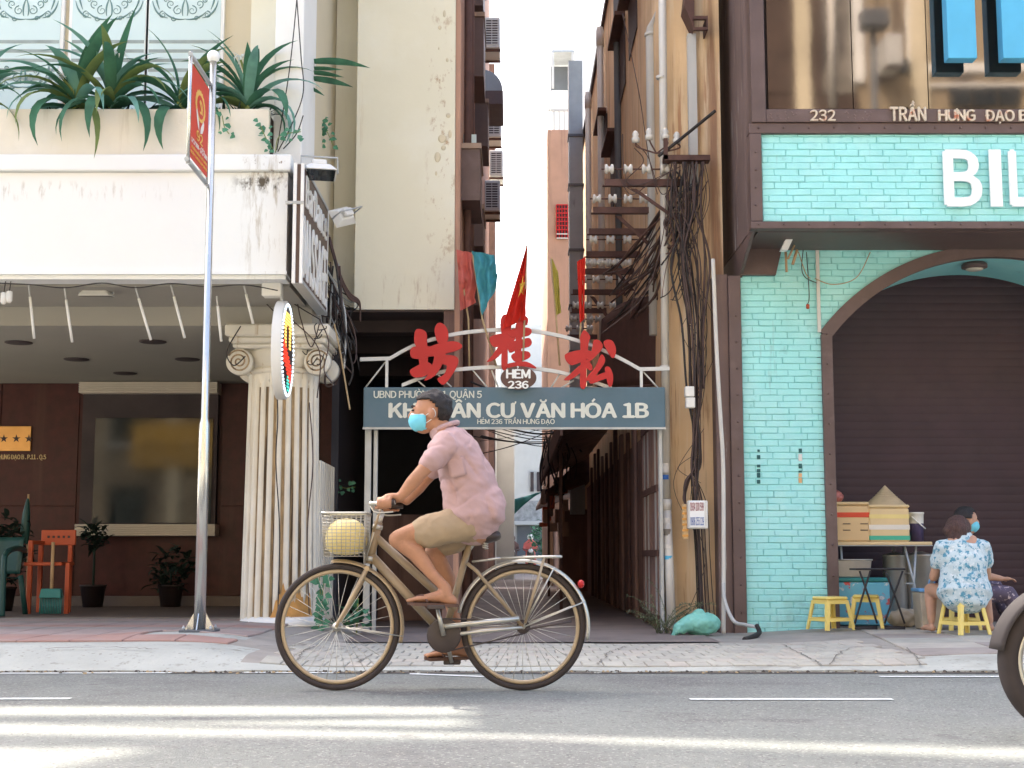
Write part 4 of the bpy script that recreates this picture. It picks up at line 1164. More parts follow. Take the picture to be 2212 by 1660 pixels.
# hammer and sickle
sk = [];
for i in range(13): a = R(-110 + i*19); sk.append((.52+.105*math.cos(a), .655+.075*math.sin(a)))
for i in range(12, -1, -1): a = R(-110 + i*19); sk.append((.50+.08*math.cos(a), .66+.056*math.sin(a)))
emb(sk, m_ban_y, 3, 'emblem')
emb([(.46,.685),(.50,.705),(.63,.60),(.60,.583)], m_ban_y, 4, 'emblem'); emb([(.42,.69),(.47,.725),(.53,.695),(.48,.665)], m_ban_y, 5, 'emblem')
emb([(.30,.56),(.34,.60),(.46,.46),(.48,.38),(.40,.42),(.33,.50)], m_ban_w, 2, 'ribbon'); emb([(.74,.52),(.70,.55),(.56,.44),(.54,.37),(.66,.40),(.72,.46)], m_ban_w, 2, 'ribbon')
def btext(t, s0, s1, t0, t1, mtl, bold=.0):
    q = bpt(s0, t0, 2); put_text('lettering', t, mtl, q, (bw-.032)*(s1-s0), (bz1-bz0)*(t1-t0), cl, .002, bold, rot=math.pi/2)
btext('92', .34, .68, .255, .37, m_ban_y, .02); btext('NĂM', .62, .8, .225, .25, m_ban_w)
btext('3/2/1930 - 3/2/2022', .08, .95, .165, .225, m_ban_w, .03)
btext('CHÀO MỪNG KỶ NIỆM', .1, .93, .10, .145, m_ban_y, .01); btext('NGÀY THÀNH LẬP ĐẢNG', .06, .95, .04, .085, m_ban_y, .01)

# ---------------------------------------------------------------- box sign on the canopy end
my0, my1 = 11.08, 12.62
mx0, mx1 = PX(632, 480, my0), PX(655, 480, my0)
mz0, mz1 = PZ(612, my0), PZ(352, my0)
ms = thing('massage_sign', 'tall dark box sign with white lettering fixed to the canopy end', 'sign', (mx0, 11.8, mz0))
MB().box(mx0+.004, mx1-.004, my0+.01, my1-.01, mz0+.01, mz1-.01).build('box', m_signbrown, ms)
for (a, c) in ((my0, my0+.03), (my1-.03, my1)):
    for xx_ in ((mx0, mx0+.028), (mx1-.026, mx1)):
        MB().box(xx_[0], xx_[1], a, c, mz0, mz1).build('frame', m_white_clean, ms, bevel=.003)
for z in (mz0, mz1-.03): MB().box(mx0+.001, mx1+.003, my0+.031, my1-.031, z, z+.03).build('frame', m_steel, ms)
MB().box(mx0-.06, mx1+.004, my0-.004, my0+.016, mz1-.34, mz1-.315).build('strap', m_steel, ms)
zz_ = mz1 - mz0
put_text('lettering', 'BarDance', m_white_sign, (mx1-.001, my0+.13, mz0+zz_*.66), 1.28, zz_*.27, ms, .012, .012, rot=math.pi/2, gap=.2)
put_text('lettering', 'MASSAGE', m_white_sign, (mx1-.001, my0+.05, mz0+zz_*.05), 1.40, zz_*.53, ms, .012, .02, rot=math.pi/2, gap=.2)

def floodlight(label, c, tilt, yaw, s_=1.0, group=None):
    t = thing('floodlight', label, 'floodlight', (0,0,0))
    b = MB(); b.hexa([(-.14,-.10,0),(.14,-.10,0),(.14,.10,0),(-.14,.10,0)], [(-.085,-.055,.075),(.085,-.055,.075),(.085,.055,.075),(-.085,.055,.075)]); b.build('reflector_case', m_whitepla, t, bevel=.008)
    MB().box(-.125, .125, -.086, .086, -.006, -.001).build('glass', m_glass_dark, t)
    MB().cbox(-.06, .06, -.04, .04, .077, .13, .01).build('ballast', m_whitepla, t)
    b = MB(); b.tube([(-.15,0,.02),(-.15,0,.17),(.15,0,.17),(.15,0,.02)], .008, 6); b.build('yoke', m_steel, t)
    t.location = c; t.rotation_euler = (tilt, 0, yaw); t.scale = (s_,)*3
    return t
floodlight('white floodlight pointing down from top of the tall box sign', P(690, 378, 11.3), R(-16), R(12), 1.0)
floodlight('white floodlight tilted up on bracket halfway along the box sign', P(738, 470, 12.3), R(0), R(0), .9).rotation_euler = (R(70), R(-20), R(50))
floodlight('grey floodlight hanging under the canopy soffit', P(208, 640, 11.7), R(8), 0, .95)

# LED disc sign
lc = P(607, 757, 11.42)
led = thing('led_sign', 'round lit LED sign with white rim hanging under the canopy end', 'sign', lc)
led.scale = (1, .78, 1)
b = MB(); b.lathe([(.0,-.03),(.40,-.03),(.405,-.025),(.405,.045),(.40,.05),(.0,.05)], lc, 40, axis='X', close=False); b.build('case', m_whitepla, led)
b = MB(); b.lathe([(.0,.0515),(.385,.0515)], lc, 40, axis='X', close=False); face = b.build('face', m_blackboard, led)
def lp(s_, t_): return lc + Vector((.053, s_, t_))
b = MB()
for k in range(64):
    a = 2*math.pi*k/64; b.ball(lp(.372*math.cos(a), .372*math.sin(a)), .013, 6, 4)
b.build('rim_lights', m_led_w, led, kind='stuff')
def leds(cond, mtl, name):
    b = MB()
    for i in range(-13, 14):
        for j in range(-13, 14):
            s_, t_ = i*.027, j*.027
            if s_*s_ + t_*t_ < .118 and cond(s_, t_): b.box(lp(s_,t_).x-.004, lp(s_,t_).x+.004, lp(s_,t_).y-.008, lp(s_,t_).y+.008, lp(s_,t_).z-.008, lp(s_,t_).z+.008)
    b.build(name, mtl, led, kind='stuff')
leds(lambda s_, t_: t_ > .02 and (t_ > .20 - .2*abs(s_) or abs(abs(s_)-.15) < .05) and t_ < .30 and abs(s_) < .22, m_led_o, 'amber_lights')
leds(lambda s_, t_: -.19 - .35*s_ < t_ < -.02 - .4*s_ and abs(s_) < .27, m_led_r, 'red_lights')
leds(lambda s_, t_: math.hypot(s_-.06, t_+.27) < .075, m_led_g, 'green_lights')
b = MB(); b.tube([lc+Vector((0,0,.40)), lc+Vector((-.03,.1,.56))], .012, 6); b.build('hanger', m_steel, led)
MB().cbox(lc.x-.16, lc.x+.0, 11.35, 11.5, lc.z+.44, lc.z+.56, .01).build('transformer', m_whitepla, led)

# hanging light tubes along the canopy edge
for k, (px, py, qx, qy) in enumerate(((62,616,74,732),(139,622,156,740),(292,620,326,735),(369,616,399,731),(468,640,478,738),(527,618,547,700))):
    a, c = P(px, py, 11.42), P(qx, qy, 11.45)
    t = thing('light_tube', 'thin white light tube hanging slanted from the canopy edge', 'light tube', a, 'light tubes along the canopy edge')
    b = MB(); b.tube([a, a.lerp(c, .22)], .007, 6); b.build('socket', m_lightgrey, t)
    b = MB(); b.tube([a.lerp(c, .222), c], .0115, 8); b.build('tube', m_whitepla, t)
def cable(pts, r, mtl=m_black, n=6, sag=0, k=8):
    b = MB(); b.tube(curve3(pts, k), r, n); return b
t = thing('light_cable', 'thin black cable strung along under the canopy edge', 'cable', P(0, 612, 11.3))
cable([P(-60,610,11.24), P(60,615,11.24), P(140,622,11.24), P(220,612,11.24), P(293,622,11.24), P(370,613,11.24), P(450,620,11.24), P(528,616,11.24), P(600,628,11.24)], .005).build('wire', m_black, t)
for (px, py) in ((8,645),(20,642)):
    b = MB(); p = P(px, py, 11.3); b.lathe([(.01,.05),(.024,.045),(.026,-.03),(.012,-.05)], p, 12); b.build('connector', m_whitepla, t)
    b = MB(); b.tube([p+Vector((0,0,.05)), p+Vector((.01,0,.15))], .004, 5); b.build('lead', m_black, t)

# ---------------------------------------------------------------- plants in the planter
def leaf_strip(b, base, az, length, width, up, droop, m=0, seg=9, twist=0):
    """strap leaf: rises at angle up, bends over by droop radians along its length, keeled along the middle"""
    p = Vector(base); el = up; d = Vector((math.cos(az), math.sin(az), 0)); side = Vector((-d.y, d.x, 0))
    rows = []
    for i in range(seg+1):
        t = i/seg; w = width*(.35+.65*math.sin(math.pi*min(1, t*.75+.18)))*(1-t**3.5)
        n_ = (Vector((0,0,1))*math.cos(el) - d*math.sin(el))
        sw = (side*math.cos(twist*t) + n_*math.sin(twist*t))
        rows.append((p - sw*w/2 + n_*w*.16, p.copy(), p + sw*w/2 + n_*w*.16))
        p = p + (d*math.cos(el) + Vector((0,0,1))*math.sin(el))*(length/seg)
        el -= droop/seg
    vs_ = [q for r_ in rows for q in r_]
    fs = []
    for i in range(seg):
        for j in range(2): fs.append((i*3+j, i*3+j+1, (i+1)*3+j+1, (i+1)*3+j))
    b.add(vs_, fs, m, True)
def crinum(label, px, nl, L_, seed, flower=None, Y=11.46, spread=1.0, upr=0):
    r = random.Random(seed); p = P(px, 238, Y); p.z = pz - .04
    t = thing('spider_lily', label, 'plant', p)
    b = MB(); b.tube([p, p+Vector((0,0,.1)), p+Vector((0,0,.2))], [.05,.045,.03], 10); b.build('stem', m_stem, t)
    for k in range(nl):
        az = r.uniform(0, 2*math.pi)
        f = k/nl
        if r.random() < .75: az = r.choice((0, math.pi)) + r.uniform(-.75, .75)
        if math.sin(az) > .25: az = -az
        up = R(80 - 68*f*spread + r.uniform(-10, 10)) + upr; dr = R(55 + 85*f + r.uniform(-15, 35))
        b = MB(); leaf_strip(b, p+Vector((.03*math.cos(az), .03*math.sin(az), .06+.14*(1-f))), az, L_*r.uniform(.8, 1.25), r.uniform(.075, .125), up, dr, twist=r.uniform(-.5, .5))
        b.build('leaf', r.choice((m_leaf, m_leaf, m_leaf, m_leaf2, m_leaf2, m_leaf3)), t)
    if flower:
        q = P(*flower, Y-.1)
        b = MB(); b.tube(curve3([p+Vector((0,0,.15)), (p+q)/2+Vector((.02,0,.08)), q]), .011, 6); b.build('flower_stalk', m_stem, t)
        b = MB()
        for k in range(14):
            leaf_strip(b, q, r.uniform(0, 6.28), .12, .014, R(r.uniform(20, 80)), R(r.uniform(90, 200)), seg=6)
        b.build('flower', m_flower, t)
crinum('large spider lily with drooping strap leaves in middle of planter', 240, 26, .74, 3, (255, 118))
crinum('spider lily with long leaves reaching over the left planter edge', 165, 20, .68, 5, (137, 172))
crinum('spider lily with white flower beside the pilaster', 535, 24, .62, 8, (520, 130), upr=.12)
crinum('dark leafed spider lily between the two larger ones', 390, 18, .6, 11)
crinum('spider lily at the far planter end away from pilaster', -60, 16, .6, 14)
# leaves poking out beyond the pilaster
p = P(648, 170, 12.15); t = thing('spider_lily', 'strap leaves sticking out past the pilaster towards the alley', 'plant', p)
for (px, py, L_, up, dr, w) in ((646,140,.66,5,24,.085),(646,158,.42,-4,10,.06),(648,172,.50,-4,16,.08),(648,150,.40,-2,4,.05),(646,186,.26,-15,20,.05)):
    b = MB(); leaf_strip(b, P(px, py, 12.1), R(-8), L_, w, R(up), R(dr), twist=-1.2); b.build('leaf', m_leaf, t)
# low dark growth in the planter
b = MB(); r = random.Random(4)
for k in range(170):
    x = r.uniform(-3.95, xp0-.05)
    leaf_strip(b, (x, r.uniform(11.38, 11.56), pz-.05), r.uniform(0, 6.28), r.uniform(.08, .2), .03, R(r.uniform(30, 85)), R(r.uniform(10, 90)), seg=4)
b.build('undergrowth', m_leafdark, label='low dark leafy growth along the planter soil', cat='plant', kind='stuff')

def vine(label, stems, nleaf, seed, mtl=m_ivy, size=.045):
    r = random.Random(seed)
    t = thing('climbing_vine', label, 'plant', stems[0][0])
    for s_ in stems:
        b = MB(); b.tube(curve3(s_, 6), .004, 5); b.build('stem', m_stem, t)
    b = MB()
    for k in range(nleaf):
        s_ = curve3(r.choice(stems), 6); q = r.choice(s_) + Vector((r.uniform(-.05,.05), r.uniform(-.06,.02), r.uniform(-.05,.05)))
        az = r.uniform(0, 6.28); w = size*r.uniform(.6, 1.3); d = Vector((math.cos(az), -abs(math.sin(az))*.6, r.uniform(-.9, .1))).normalized(); sd = d.cross(Vector((0,-1,.3))).normalized()
        b.add([q, q+d*w*.25+sd*w*.5, q+d*w*.8+sd*w*.28, q+d*w*1.15, q+d*w*.8-sd*w*.28, q+d*w*.25-sd*w*.5], [(0,1,2,3),(0,3,4,5)])
    b.build('leaves', mtl, t, kind='stuff')
vine('ivy trailing over cornice at the pilaster foot', [[P(595,330,11.2), P(600,300,11.2), P(615,290,11.18), P(650,285,11.2)], [P(590,322,11.2), P(575,300,11.2), P(560,265,11.22)], [P(480,250,11.25), P(485,275,11.24), P(495,290,11.24)]], 34, 2)
vine('ivy climbing the cables on the cream wall', [[P(662,340,12.9), P(668,280,12.9), P(660,235,12.9)], [P(680,330,12.9), P(678,270,12.9), P(684,240,12.9)], [P(695,320,12.9), P(700,275,12.9), P(722,320,12.9)], [P(670,310,12.9), P(690,290,12.9), P(700,260,12.9)]], 70, 3)
vine('small creeper on the picket fence end', [[P(728,1045,13.9), P(745,1055,13.9), P(768,1052,13.9)]], 16, 5)
vine('green creeper growing up beside the column foot', [[P(697,1370,12.3), P(695,1310,12.3), P(700,1250,12.3)], [P(688,1360,12.3), P(692,1300,12.3), P(690,1240,12.3)]], 60, 6, size=.05)
# leafy bush at the gate foot
p = P(770, 1368, 12.4); r = random.Random(12)
t = thing('leafy_bush', 'broad leafed green bush at the foot of the gate post', 'plant', p)
for k in range(16):
    b = MB(); leaf_strip(b, p+Vector((r.uniform(-.1,.1), r.uniform(-.05,.05), .02+r.uniform(0,.25))), r.uniform(3.2, 6.2), r.uniform(.14,.24), .09, R(r.uniform(25,70)), R(r.uniform(60,110)), seg=6); b.build('leaf', m_ivy if k % 3 else m_leaf, t)
b = MB(); b.tube([p, p+Vector((.01,0,.3))], .008, 6); b.build('stem', m_stem, t)

# ---------------------------------------------------------------- cables down the cream wall, tangle under the sign
r = random.Random(21)
t = thing('cable_bundle', 'bundle of vertical cables down the cream wall beside the pilaster', 'cable', P(680, 340, 13))
for k in range(9):
    px = 660 + k*4.6 + r.uniform(-2, 2); Y = 13.3 + r.uniform(-.1, .1)
    pts = [P(px + r.uniform(-3, 3), py, Y) for py in (-60, 60, 160, 260, 340, 480)]
    cable(pts, .006 if k < 6 else .011).build('cable', m_black if k % 3 else m_cablebrown, t)
for k, pts in enumerate(([(645,-40),(628,130),(610,250),(598,325)], [(640,-20),(650,120),(655,200),(630,270),(600,328)], [(655,250),(640,290),(612,322)])):
    cable([P(*q, 11.35) for q in pts], .005).build('cable', m_black, t)
t = thing('cable_tangle', 'tangled loose cables hanging behind the box sign above the gate', 'cable', P(730, 760, 12.8))
for k in range(34):
    a = (r.uniform(688, 735), r.uniform(560, 640)); c = (r.uniform(700, 778), r.uniform(690, 840)); Y = r.uniform(12.75, 13.25)
    m1 = ((a[0]+c[0])/2 + r.uniform(-25, 30), (a[1]+c[1])/2 + r.uniform(-20, 45)); m2 = (c[0] + r.uniform(-30, 15), c[1] - r.uniform(0, 60))
    cable([P(*a, Y), P(*m1, Y + r.uniform(-.1, .1)), P(*m2, Y), P(*c, Y)], r.choice((.004, .005, .007, .010))).build('cable', r.choice((m_black, m_cablebrown, m_steel)), t)
for k in range(12):
    y_ = r.uniform(-8, 8)
    cable([P(712, 520+y_, 12.7), P(735, 600+y_, 12.85), P(755, 640+y_, 13.0), P(776, 655+y_*.5, 13.1), P(778, 690+y_, 13.15)], r.choice((.006,.009))).build('cable', r.choice((m_cablebrown, m_black, m_rust)), t)
for k in range(6):
    cx_, cy_ = r.uniform(655, 710), r.uniform(690, 790); s1, s2 = r.uniform(6, 18), r.uniform(12, 30)
    pts = [P(cx_ + s1*math.cos(a)*r.uniform(.6,1.4), cy_ + s2*math.sin(a) + i*4, 12.2) for i, a in enumerate([r.uniform(0,1)+i*.8 for i in range(r.randint(3, 5))])]
    cable(pts, .005).build('cable', m_black, t)
cable([P(722,700,12.4), P(735,760,12.4), P(745,820,12.4), P(756,885,12.4)], .008).build('cable', m_bamboo, t)
# cables draped along the column and the canopy corner
t = thing('cable_loops', 'black cables draped over the column capital and down its shaft', 'cable', P(600, 700, 12.2))
for pts in ([(520,705),(490,760),(505,790),(530,770)], [(640,640),(650,690),(672,750),(690,700)], [(560,640),(600,680),(640,700),(690,760),(685,860)], [(596,800),(600,900),(596,1000),(604,1150),(600,1330)], [(668,870),(676,1000),(664,1150),(668,1330)], [(610,640),(640,660),(690,690)], [(690,690),(710,740),(700,800),(720,830)]):
    cable([P(*q, 12.28) for q in pts], .0055).build('cable', r.choice((m_black, m_cablebrown)), t)

# ---------------------------------------------------------------- porch furniture
def quad_leg(b, a, c, w): b.tube([a, c], w, 6)
p = P(118, 1322, 14.6); p.z = .13
ch = thing('wooden_chair', 'orange red painted chair with slotted backrest on the porch', 'chair', p)
s_ = 3050/14.6
def cp(px, py, Y=14.6): return P(px, py, Y)
for (x0, x1, y0, y1) in ((84,160,1145,1178),):
    a, c = cp(x0, y1), cp(x1, y0); bk = MB().cbox(a.x, c.x, 14.66, 14.69, a.z, c.z, .006).build('backrest', m_orangepla, ch)
    for k in range(5): 
        q = cp(101+k*11, 1160); MB().box(q.x-.012, q.x+.012, 14.655, 14.6595, q.z-.012, q.z+.012).build('slot', m_dark, bk)
a = cp(82, 1222); c = cp(150, 1208)
MB().cbox(a.x-.03, c.x+.03, 14.25, 14.68, a.z, a.z+.035, .006).build('seat', m_orangepla, ch)
for px, top, Y in ((88,1178,14.67),(152,1178,14.67),(66,1168,14.28),(148,1216,14.28)):
    q = cp(px, 1200, Y); zt_ = cp(px, top, Y).z; MB().cbox(q.x-.022, q.x+.022, Y-.02, Y+.02, .129, zt_, .004).build('leg', m_orangepla, ch)
q = cp(66, 1172, 14.28); MB().cbox(q.x-.02, q.x+.02, 14.27, 14.66, q.z-.02, q.z+.02, .004).build('armrest', m_orangepla, ch)
p = P(-28, 1330, 13.9); p.z = .13
gc = thing('plastic_chair', 'dark green plastic armchair on the porch beside the orange chair', 'chair', p)
def gp2(px, py, Y): return P(px, py, Y)
sz = P(20, 1245, 13.9).z
b = MB(); b.grid(lambda u, v: (p.x-.28+.5*u, 13.62+.5*v, sz+.02*math.cos(3*(u-.5))-.03*v), 8, 8); b.build('seat', m_greenpla, gc, solid=.012)
b = MB(); b.grid(lambda u, v: (p.x-.28+.5*u, 14.14+.08*v+.05*math.cos(3*(u-.5)), sz+.02+.36*v), 8, 8); b.build('backrest', m_greenpla, gc, solid=.012)
for s2 in (-1, 1):
    x = p.x-.03+s2*.27
    b = MB(); b.tube(curve3([(x, 14.2, sz+.25), (x, 13.95, sz+.27), (x, 13.68, sz+.22), (x+.01*s2, 13.6, sz+.1), (x+.02*s2, 13.58, .131)]), .028, 8); b.build('arm_leg', m_greenpla, gc)
    b = MB(); b.tube([(x, 14.1, sz), (x+.03*s2, 14.2, .131)], .028, 8); b.build('leg', m_greenpla, gc)
q = P(112, 1288, 14.2)
br = thing('broom', 'broom with wooden handle and teal head leaning on the orange chair', 'broom', q)
b = MB(); b.tube([P(111,1278,14.18), P(115,1172,14.26)], .018, 8); b.build('handle', m_wood, br)
a, c = P(88, 1292, 14.15), P(134, 1272, 14.15); b = MB(); b.hexa([(a.x-.006,14.1,a.z),(c.x+.006,14.1,a.z),(c.x+.006,14.2,a.z),(a.x-.006,14.2,a.z)], [(a.x+.008,14.12,c.z),(c.x-.008,14.12,c.z),(c.x-.008,14.18,c.z),(a.x+.008,14.18,c.z)]); b.build('head', m_teal, br, bevel=.008)
b = MB()
for k in range(14): x = a.x + (c.x-a.x)*k/13; b.tube([(x,14.14,a.z), (x,14.13,.135)], .006, 4)
b.build('bristles', m_teal, br, kind='stuff')
# furled flag on stick behind the chair, potted shrubs
t = thing('furled_flag', 'furled dark flag on a stick standing behind the chairs', 'flag', P(60, 1300, 15))
b = MB(); b.tube([(P(58,1300,15).x, 15, .13), P(62,1068,15)], .012, 6); b.build('stick', m_wood, t)
b = MB(); b.loft([P(60,1080,14.98), P(57,1110,14.98), P(54,1150,14.98), P(57,1172,14.98)], [.015,.04,.05,.02], n=10); b.build('cloth', m_greenpla, t)
def shrub(label, c, rx, rz, n_, mtl, seed, lw=.06, ll=.16):
    r = random.Random(seed); c = Vector(c)
    t = thing('potted_shrub', label, 'plant', (c.x, c.y, .13))
    b = MB(); b.lathe([(.0,.132),(.11,.132),(.14,.36),(.15,.36),(.15,.38),(.12,.37)], (c.x, c.y, 0), 18, close=False); b.build('pot', m_blackboard, t)
    b = MB(); b.tube([(c.x, c.y, .3), (c.x, c.y, c.z)], .014, 6); b.build('trunk', m_leafdark, t)
    b = MB()
    for k in range(n_):
        d = Vector((r.gauss(0,1), r.gauss(0,1), r.gauss(0,1))).normalized()*r.uniform(.3,1)**.5
        leaf_strip(b, c + Vector((d.x*rx, d.y*rx, d.z*rz)), r.uniform(0, 6.28), ll*r.uniform(.6,1.2), lw, R(r.uniform(-20, 60)), R(r.uniform(20, 100)), seg=3)
    b.build('crown', mtl, t, kind='stuff')
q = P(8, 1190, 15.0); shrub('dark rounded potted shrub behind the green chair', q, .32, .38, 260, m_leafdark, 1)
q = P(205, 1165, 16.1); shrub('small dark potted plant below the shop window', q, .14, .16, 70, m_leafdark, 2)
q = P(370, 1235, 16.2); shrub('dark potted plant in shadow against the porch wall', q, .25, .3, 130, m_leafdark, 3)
# brass plaque and address letters
a, c = P(-60, 975, 16.66), P(68, 921, 16.66)
pq = thing('brass_plaque', 'brass plaque with dark stars on the porch wall', 'plaque', a)
MB().cbox(a.x, c.x, 16.655, 16.684, a.z, c.z, .004).build('plate', m_brass, pq)
for px in (-20, 8, 35, 62):
    q = P(px, 948, 16.65); pts = [(q.x + (.052 if k % 2 == 0 else .02)*math.cos(math.pi/2+k*math.pi/5), 16.653, q.z + (.052 if k % 2 == 0 else .02)*math.sin(math.pi/2+k*math.pi/5)) for k in range(10)]
    b = MB(); b.prism(pts[::-1], (0, .003, 0)); b.build('star', m_dark, pq)
p = P(-3, 995, 16.67); put_text('wall_lettering', 'HƯNG ĐẠO B . P.11 . Q.5', m_gold, (p.x, 16.675, p.z), PX(99, 990, 16.67)-p.x, .075, None, .012, .02, label='small gold address letters on the porch wall under the plaque', cat='lettering')

# ---------------------------------------------------------------- insulator racks on the alley wall
def spool(b, c, s_=1.0):
    b.lathe([(.012*s_,-.045*s_),(.045*s_,-.04*s_),(.048*s_,-.02*s_),(.026*s_,-.008*s_),(.026*s_,.008*s_),(.048*s_,.02*s_),(.045*s_,.04*s_),(.012*s_,.045*s_)], c, 12, axis='X')
racks = [(13.05, 1306, 1478, 391, 4, 366), (13.9, 1281, 1425, 451, 4, 430), (14.7, 1272, 1430, 497, 4, 518), (15.6, 1266, 1384, 546, 6, 568), (16.4, 1252, 1372, 583, 4, 604), (17.6, 1237, 1350, 628, 4, 660), (18.6, 1235, 1310, 668, 4, 690), (20, 1225, 1290, 725, 3, 710)]
for i, (Y, pa, pb2, py, ni, pins) in enumerate(racks):
    a, c = P(pa, py, Y), P(pb2, py, Y)
    t = thing('cable_rack', ['largest rusty rack with four insulators standing above its arm', 'second rusty rack arm with four white insulators above it', 'third rusty rack arm with insulators hanging below it', 'rusty rack arm crowded with six insulators below it', 'rusty rack arm behind the small red flag', 'rusty rack arm just above the brown awning', 'far rusty rack arm behind the olive flag pole', 'farthest rusty rack arm low over the arch'][i], 'cable rack', c, 'rusty insulator racks over the alley')
    h = .055
    MB().box(a.x, c.x, Y-.03, Y-.022, a.z-h, a.z+.01).build('arm', m_rust, t)
    MB().box(a.x-.02, c.x-.02, Y-.0215, Y+.03, a.z-h, a.z-h+.008).build('arm_flange', m_rust, t)
    zi_ = P(pa, pins, Y).z
    b = MB(); b.tube([(a.x-.03, Y, zi_), (a.x+(c.x-a.x)*.82, Y, zi_)], .008, 6); b.build('rod', m_rust, t)
    for k in range(ni):
        x = a.x + (c.x-a.x)*(.06 + .70*k/max(1, ni-1)); b = MB(); spool(b, (x, Y, zi_)); b.build('insulator', m_porc, t)
    if i in (0, 1, 3, 5):
        e = P(pb2-22, py+82, Y); s0 = a.lerp(c, .33); b = MB()
        d = Vector((0,.02,0)); b.hexa([s0+Vector((0,0,-h-.02)), s0+Vector((.05,0,-h-.02)), s0+Vector((.05,.02,-h-.02)), s0+Vector((0,.02,-h-.02))][::-1], [e, e+Vector((.05,0,0)), e+Vector((.05,.02,0)), e+d][::-1]); b.build('brace', m_rust, t)
# top bracket with four upright insulators
t = thing('insulator_bracket', 'top bracket with four upright bell insulators in front of the pipes', 'cable rack', P(1440, 330, 12.95))
for (px, py) in ((1373,296),(1402,290),(1437,290),(1462,298)):
    p = P(px, py, 12.95); b = MB(); b.lathe([(.01,-.06),(.036,-.055),(.04,-.02),(.026,0),(.034,.02),(.02,.05),(.004,.06)], p, 12); b.build('insulator', m_porc, t)
    cable([p+Vector((0,0,-.05)), p+Vector((.02,0,-.1)), P(1418, 332, 12.95)], .008).build('pin', m_rust, t)
cable([P(1422,338,12.95), P(1465,305,12.9), P(1545,240,12.6)], .016).build('cable', m_black, t)
MB().box(PX(1433,348,12.95), PX(1533,348,12.95), 12.90, 13.04, PZ(349,12.95), PZ(338,12.95)).build('arm', m_rust, t)
MB().box(PX(1433,348,12.95), PX(1442,348,12.95), 12.90, 12.94, PZ(348,12.95)+.002, PZ(302,12.95)).build('riser', m_rust, t)

# ---------------------------------------------------------------- cable mass down the orange front
r = random.Random(33)
t = thing('cable_mass', 'thick mass of dark cables running down the orange wall', 'cable', P(1520, 1370, 12.8))
for k in range(28):
    x0 = r.uniform(1450, 1530); o1 = r.gauss(0, 10); o2 = r.gauss(0, 5)
    Y = 12.93 + r.uniform(-.09, .05)
    pts = [(x0, 350), (x0 + r.uniform(-16, 16), 440), (1492+o1*1.9+r.uniform(-9,9), 560), (1500+o1*1.2+r.uniform(-5,5), 700), (1503+o1, 840), (1503+o2, 950), (1500+o2*1.2, 1010)]
    if k % 4 == 0: pts = pts[:r.choice((4, 5))]
    elif k % 4 in (1, 2): pts += [(1508+o1, 1090), (1515+o1, 1200), (1520+o1*1.1, 1300), (1526+o1*1.2, 1372)]
    else: pts += [(1485+r.uniform(-6,6), 1040), (1478+r.uniform(-4,4), 1075), (1483, 1095)]
    cable([P(*q, Y) for q in pts], r.choice((.003, .004, .006, .008, .011))).build('cable', m_black if r.random() < .3 else m_cablebrown, t)
for k in range(16):
    x0, y0 = 1500 + r.gauss(0, 10), r.uniform(450, 1250); x1 = 1500 + r.gauss(0, 26); y1 = y0 + r.uniform(60, 260)
    cable([P(x0, y0, 12.9), P(x1 + r.uniform(-20, 20), (y0+y1)/2, 12.86), P(1505+r.gauss(0, 9), min(1360, y1), 12.9)], .0028).build('stray_wire', m_black, t)
t = thing('cable_fan', 'fan of frayed brown cables spreading from the wall into the alley', 'cable', P(1460, 520, 13))
for k in range(44):
    a = (r.uniform(1440, 1478), r.uniform(400, 540)); Y0 = r.uniform(12.95, 13.3)
    c = (r.uniform(1290, 1425), r.uniform(580, 720)); Y1 = r.uniform(13.5, 15.2)
    mid = (a[0] + (c[0]-a[0])*.5 + r.uniform(-18, 22), a[1] + (c[1]-a[1])*.5 + r.uniform(0, 40))
    cable([P(*a, Y0), P(*mid, (Y0+Y1)/2), P(*c, Y1)], r.choice((.004, .006, .009, .013))).build('cable', r.choice((m_cablebrown, m_cablebrown, m_rust, m_black)), t)
for k in range(20):
    a = (r.uniform(1438, 1530), r.uniform(345, 420)); c = (r.uniform(1435, 1500), r.uniform(430, 640)); Y = r.uniform(12.85, 13.1)
    cable([P(*a, Y), P((a[0]+c[0])/2 + r.uniform(-20, 20), (a[1]+c[1])/2, Y), P(*c, Y), P(c[0]+r.uniform(-30,10), c[1]+r.uniform(10,70), Y)], r.choice((.004, .006, .009))).build('cable', r.choice((m_cablebrown, m_rust, m_black)), t)
t = thing('loose_wires', 'thin loose wires sagging from rack to rack above the alley', 'cable', P(1360, 400, 13.2))
for pts in ([(1373,310),(1400,340),(1430,420),(1465,380)], [(1370,320),(1390,350),(1350,395),(1380,420)], [(1330,360),(1360,420),(1400,400),(1450,370)], [(1345,30),(1380,200),(1400,330),(1420,420)], [(1345,290),(1350,380),(1380,400),(1470,360)], [(1440,420),(1430,520),(1390,640),(1300,720)]):
    cable([P(*q, 13.0) for q in pts], .0045).build('wire', m_cablebrown, t)
# white flexible conduit and loops
t = thing('white_conduit', 'long pale conduit running down beside the brown corner post', 'conduit', P(1560, 1350, 12.7))
cable([P(1540,560,12.8), P(1548,760,12.78), P(1556,900,12.75), P(1562,1010,12.75), P(1563,1200,12.72), P(1563,1372,12.7)], .020).build('pipe', m_pvc, t)
cable([P(1562,1260,12.7), P(1566,1300,12.65), P(1585,1342,12.55), P(1610,1350,12.4), P(1635,1355,12.2)], .017).build('elbow', m_lightgrey, t)
cable([P(1635,1352,12.2), P(1640,1368,12.1), P(1622,1378,11.9), P(1608,1382,11.8)], .022).build('hose_end', m_black, t)
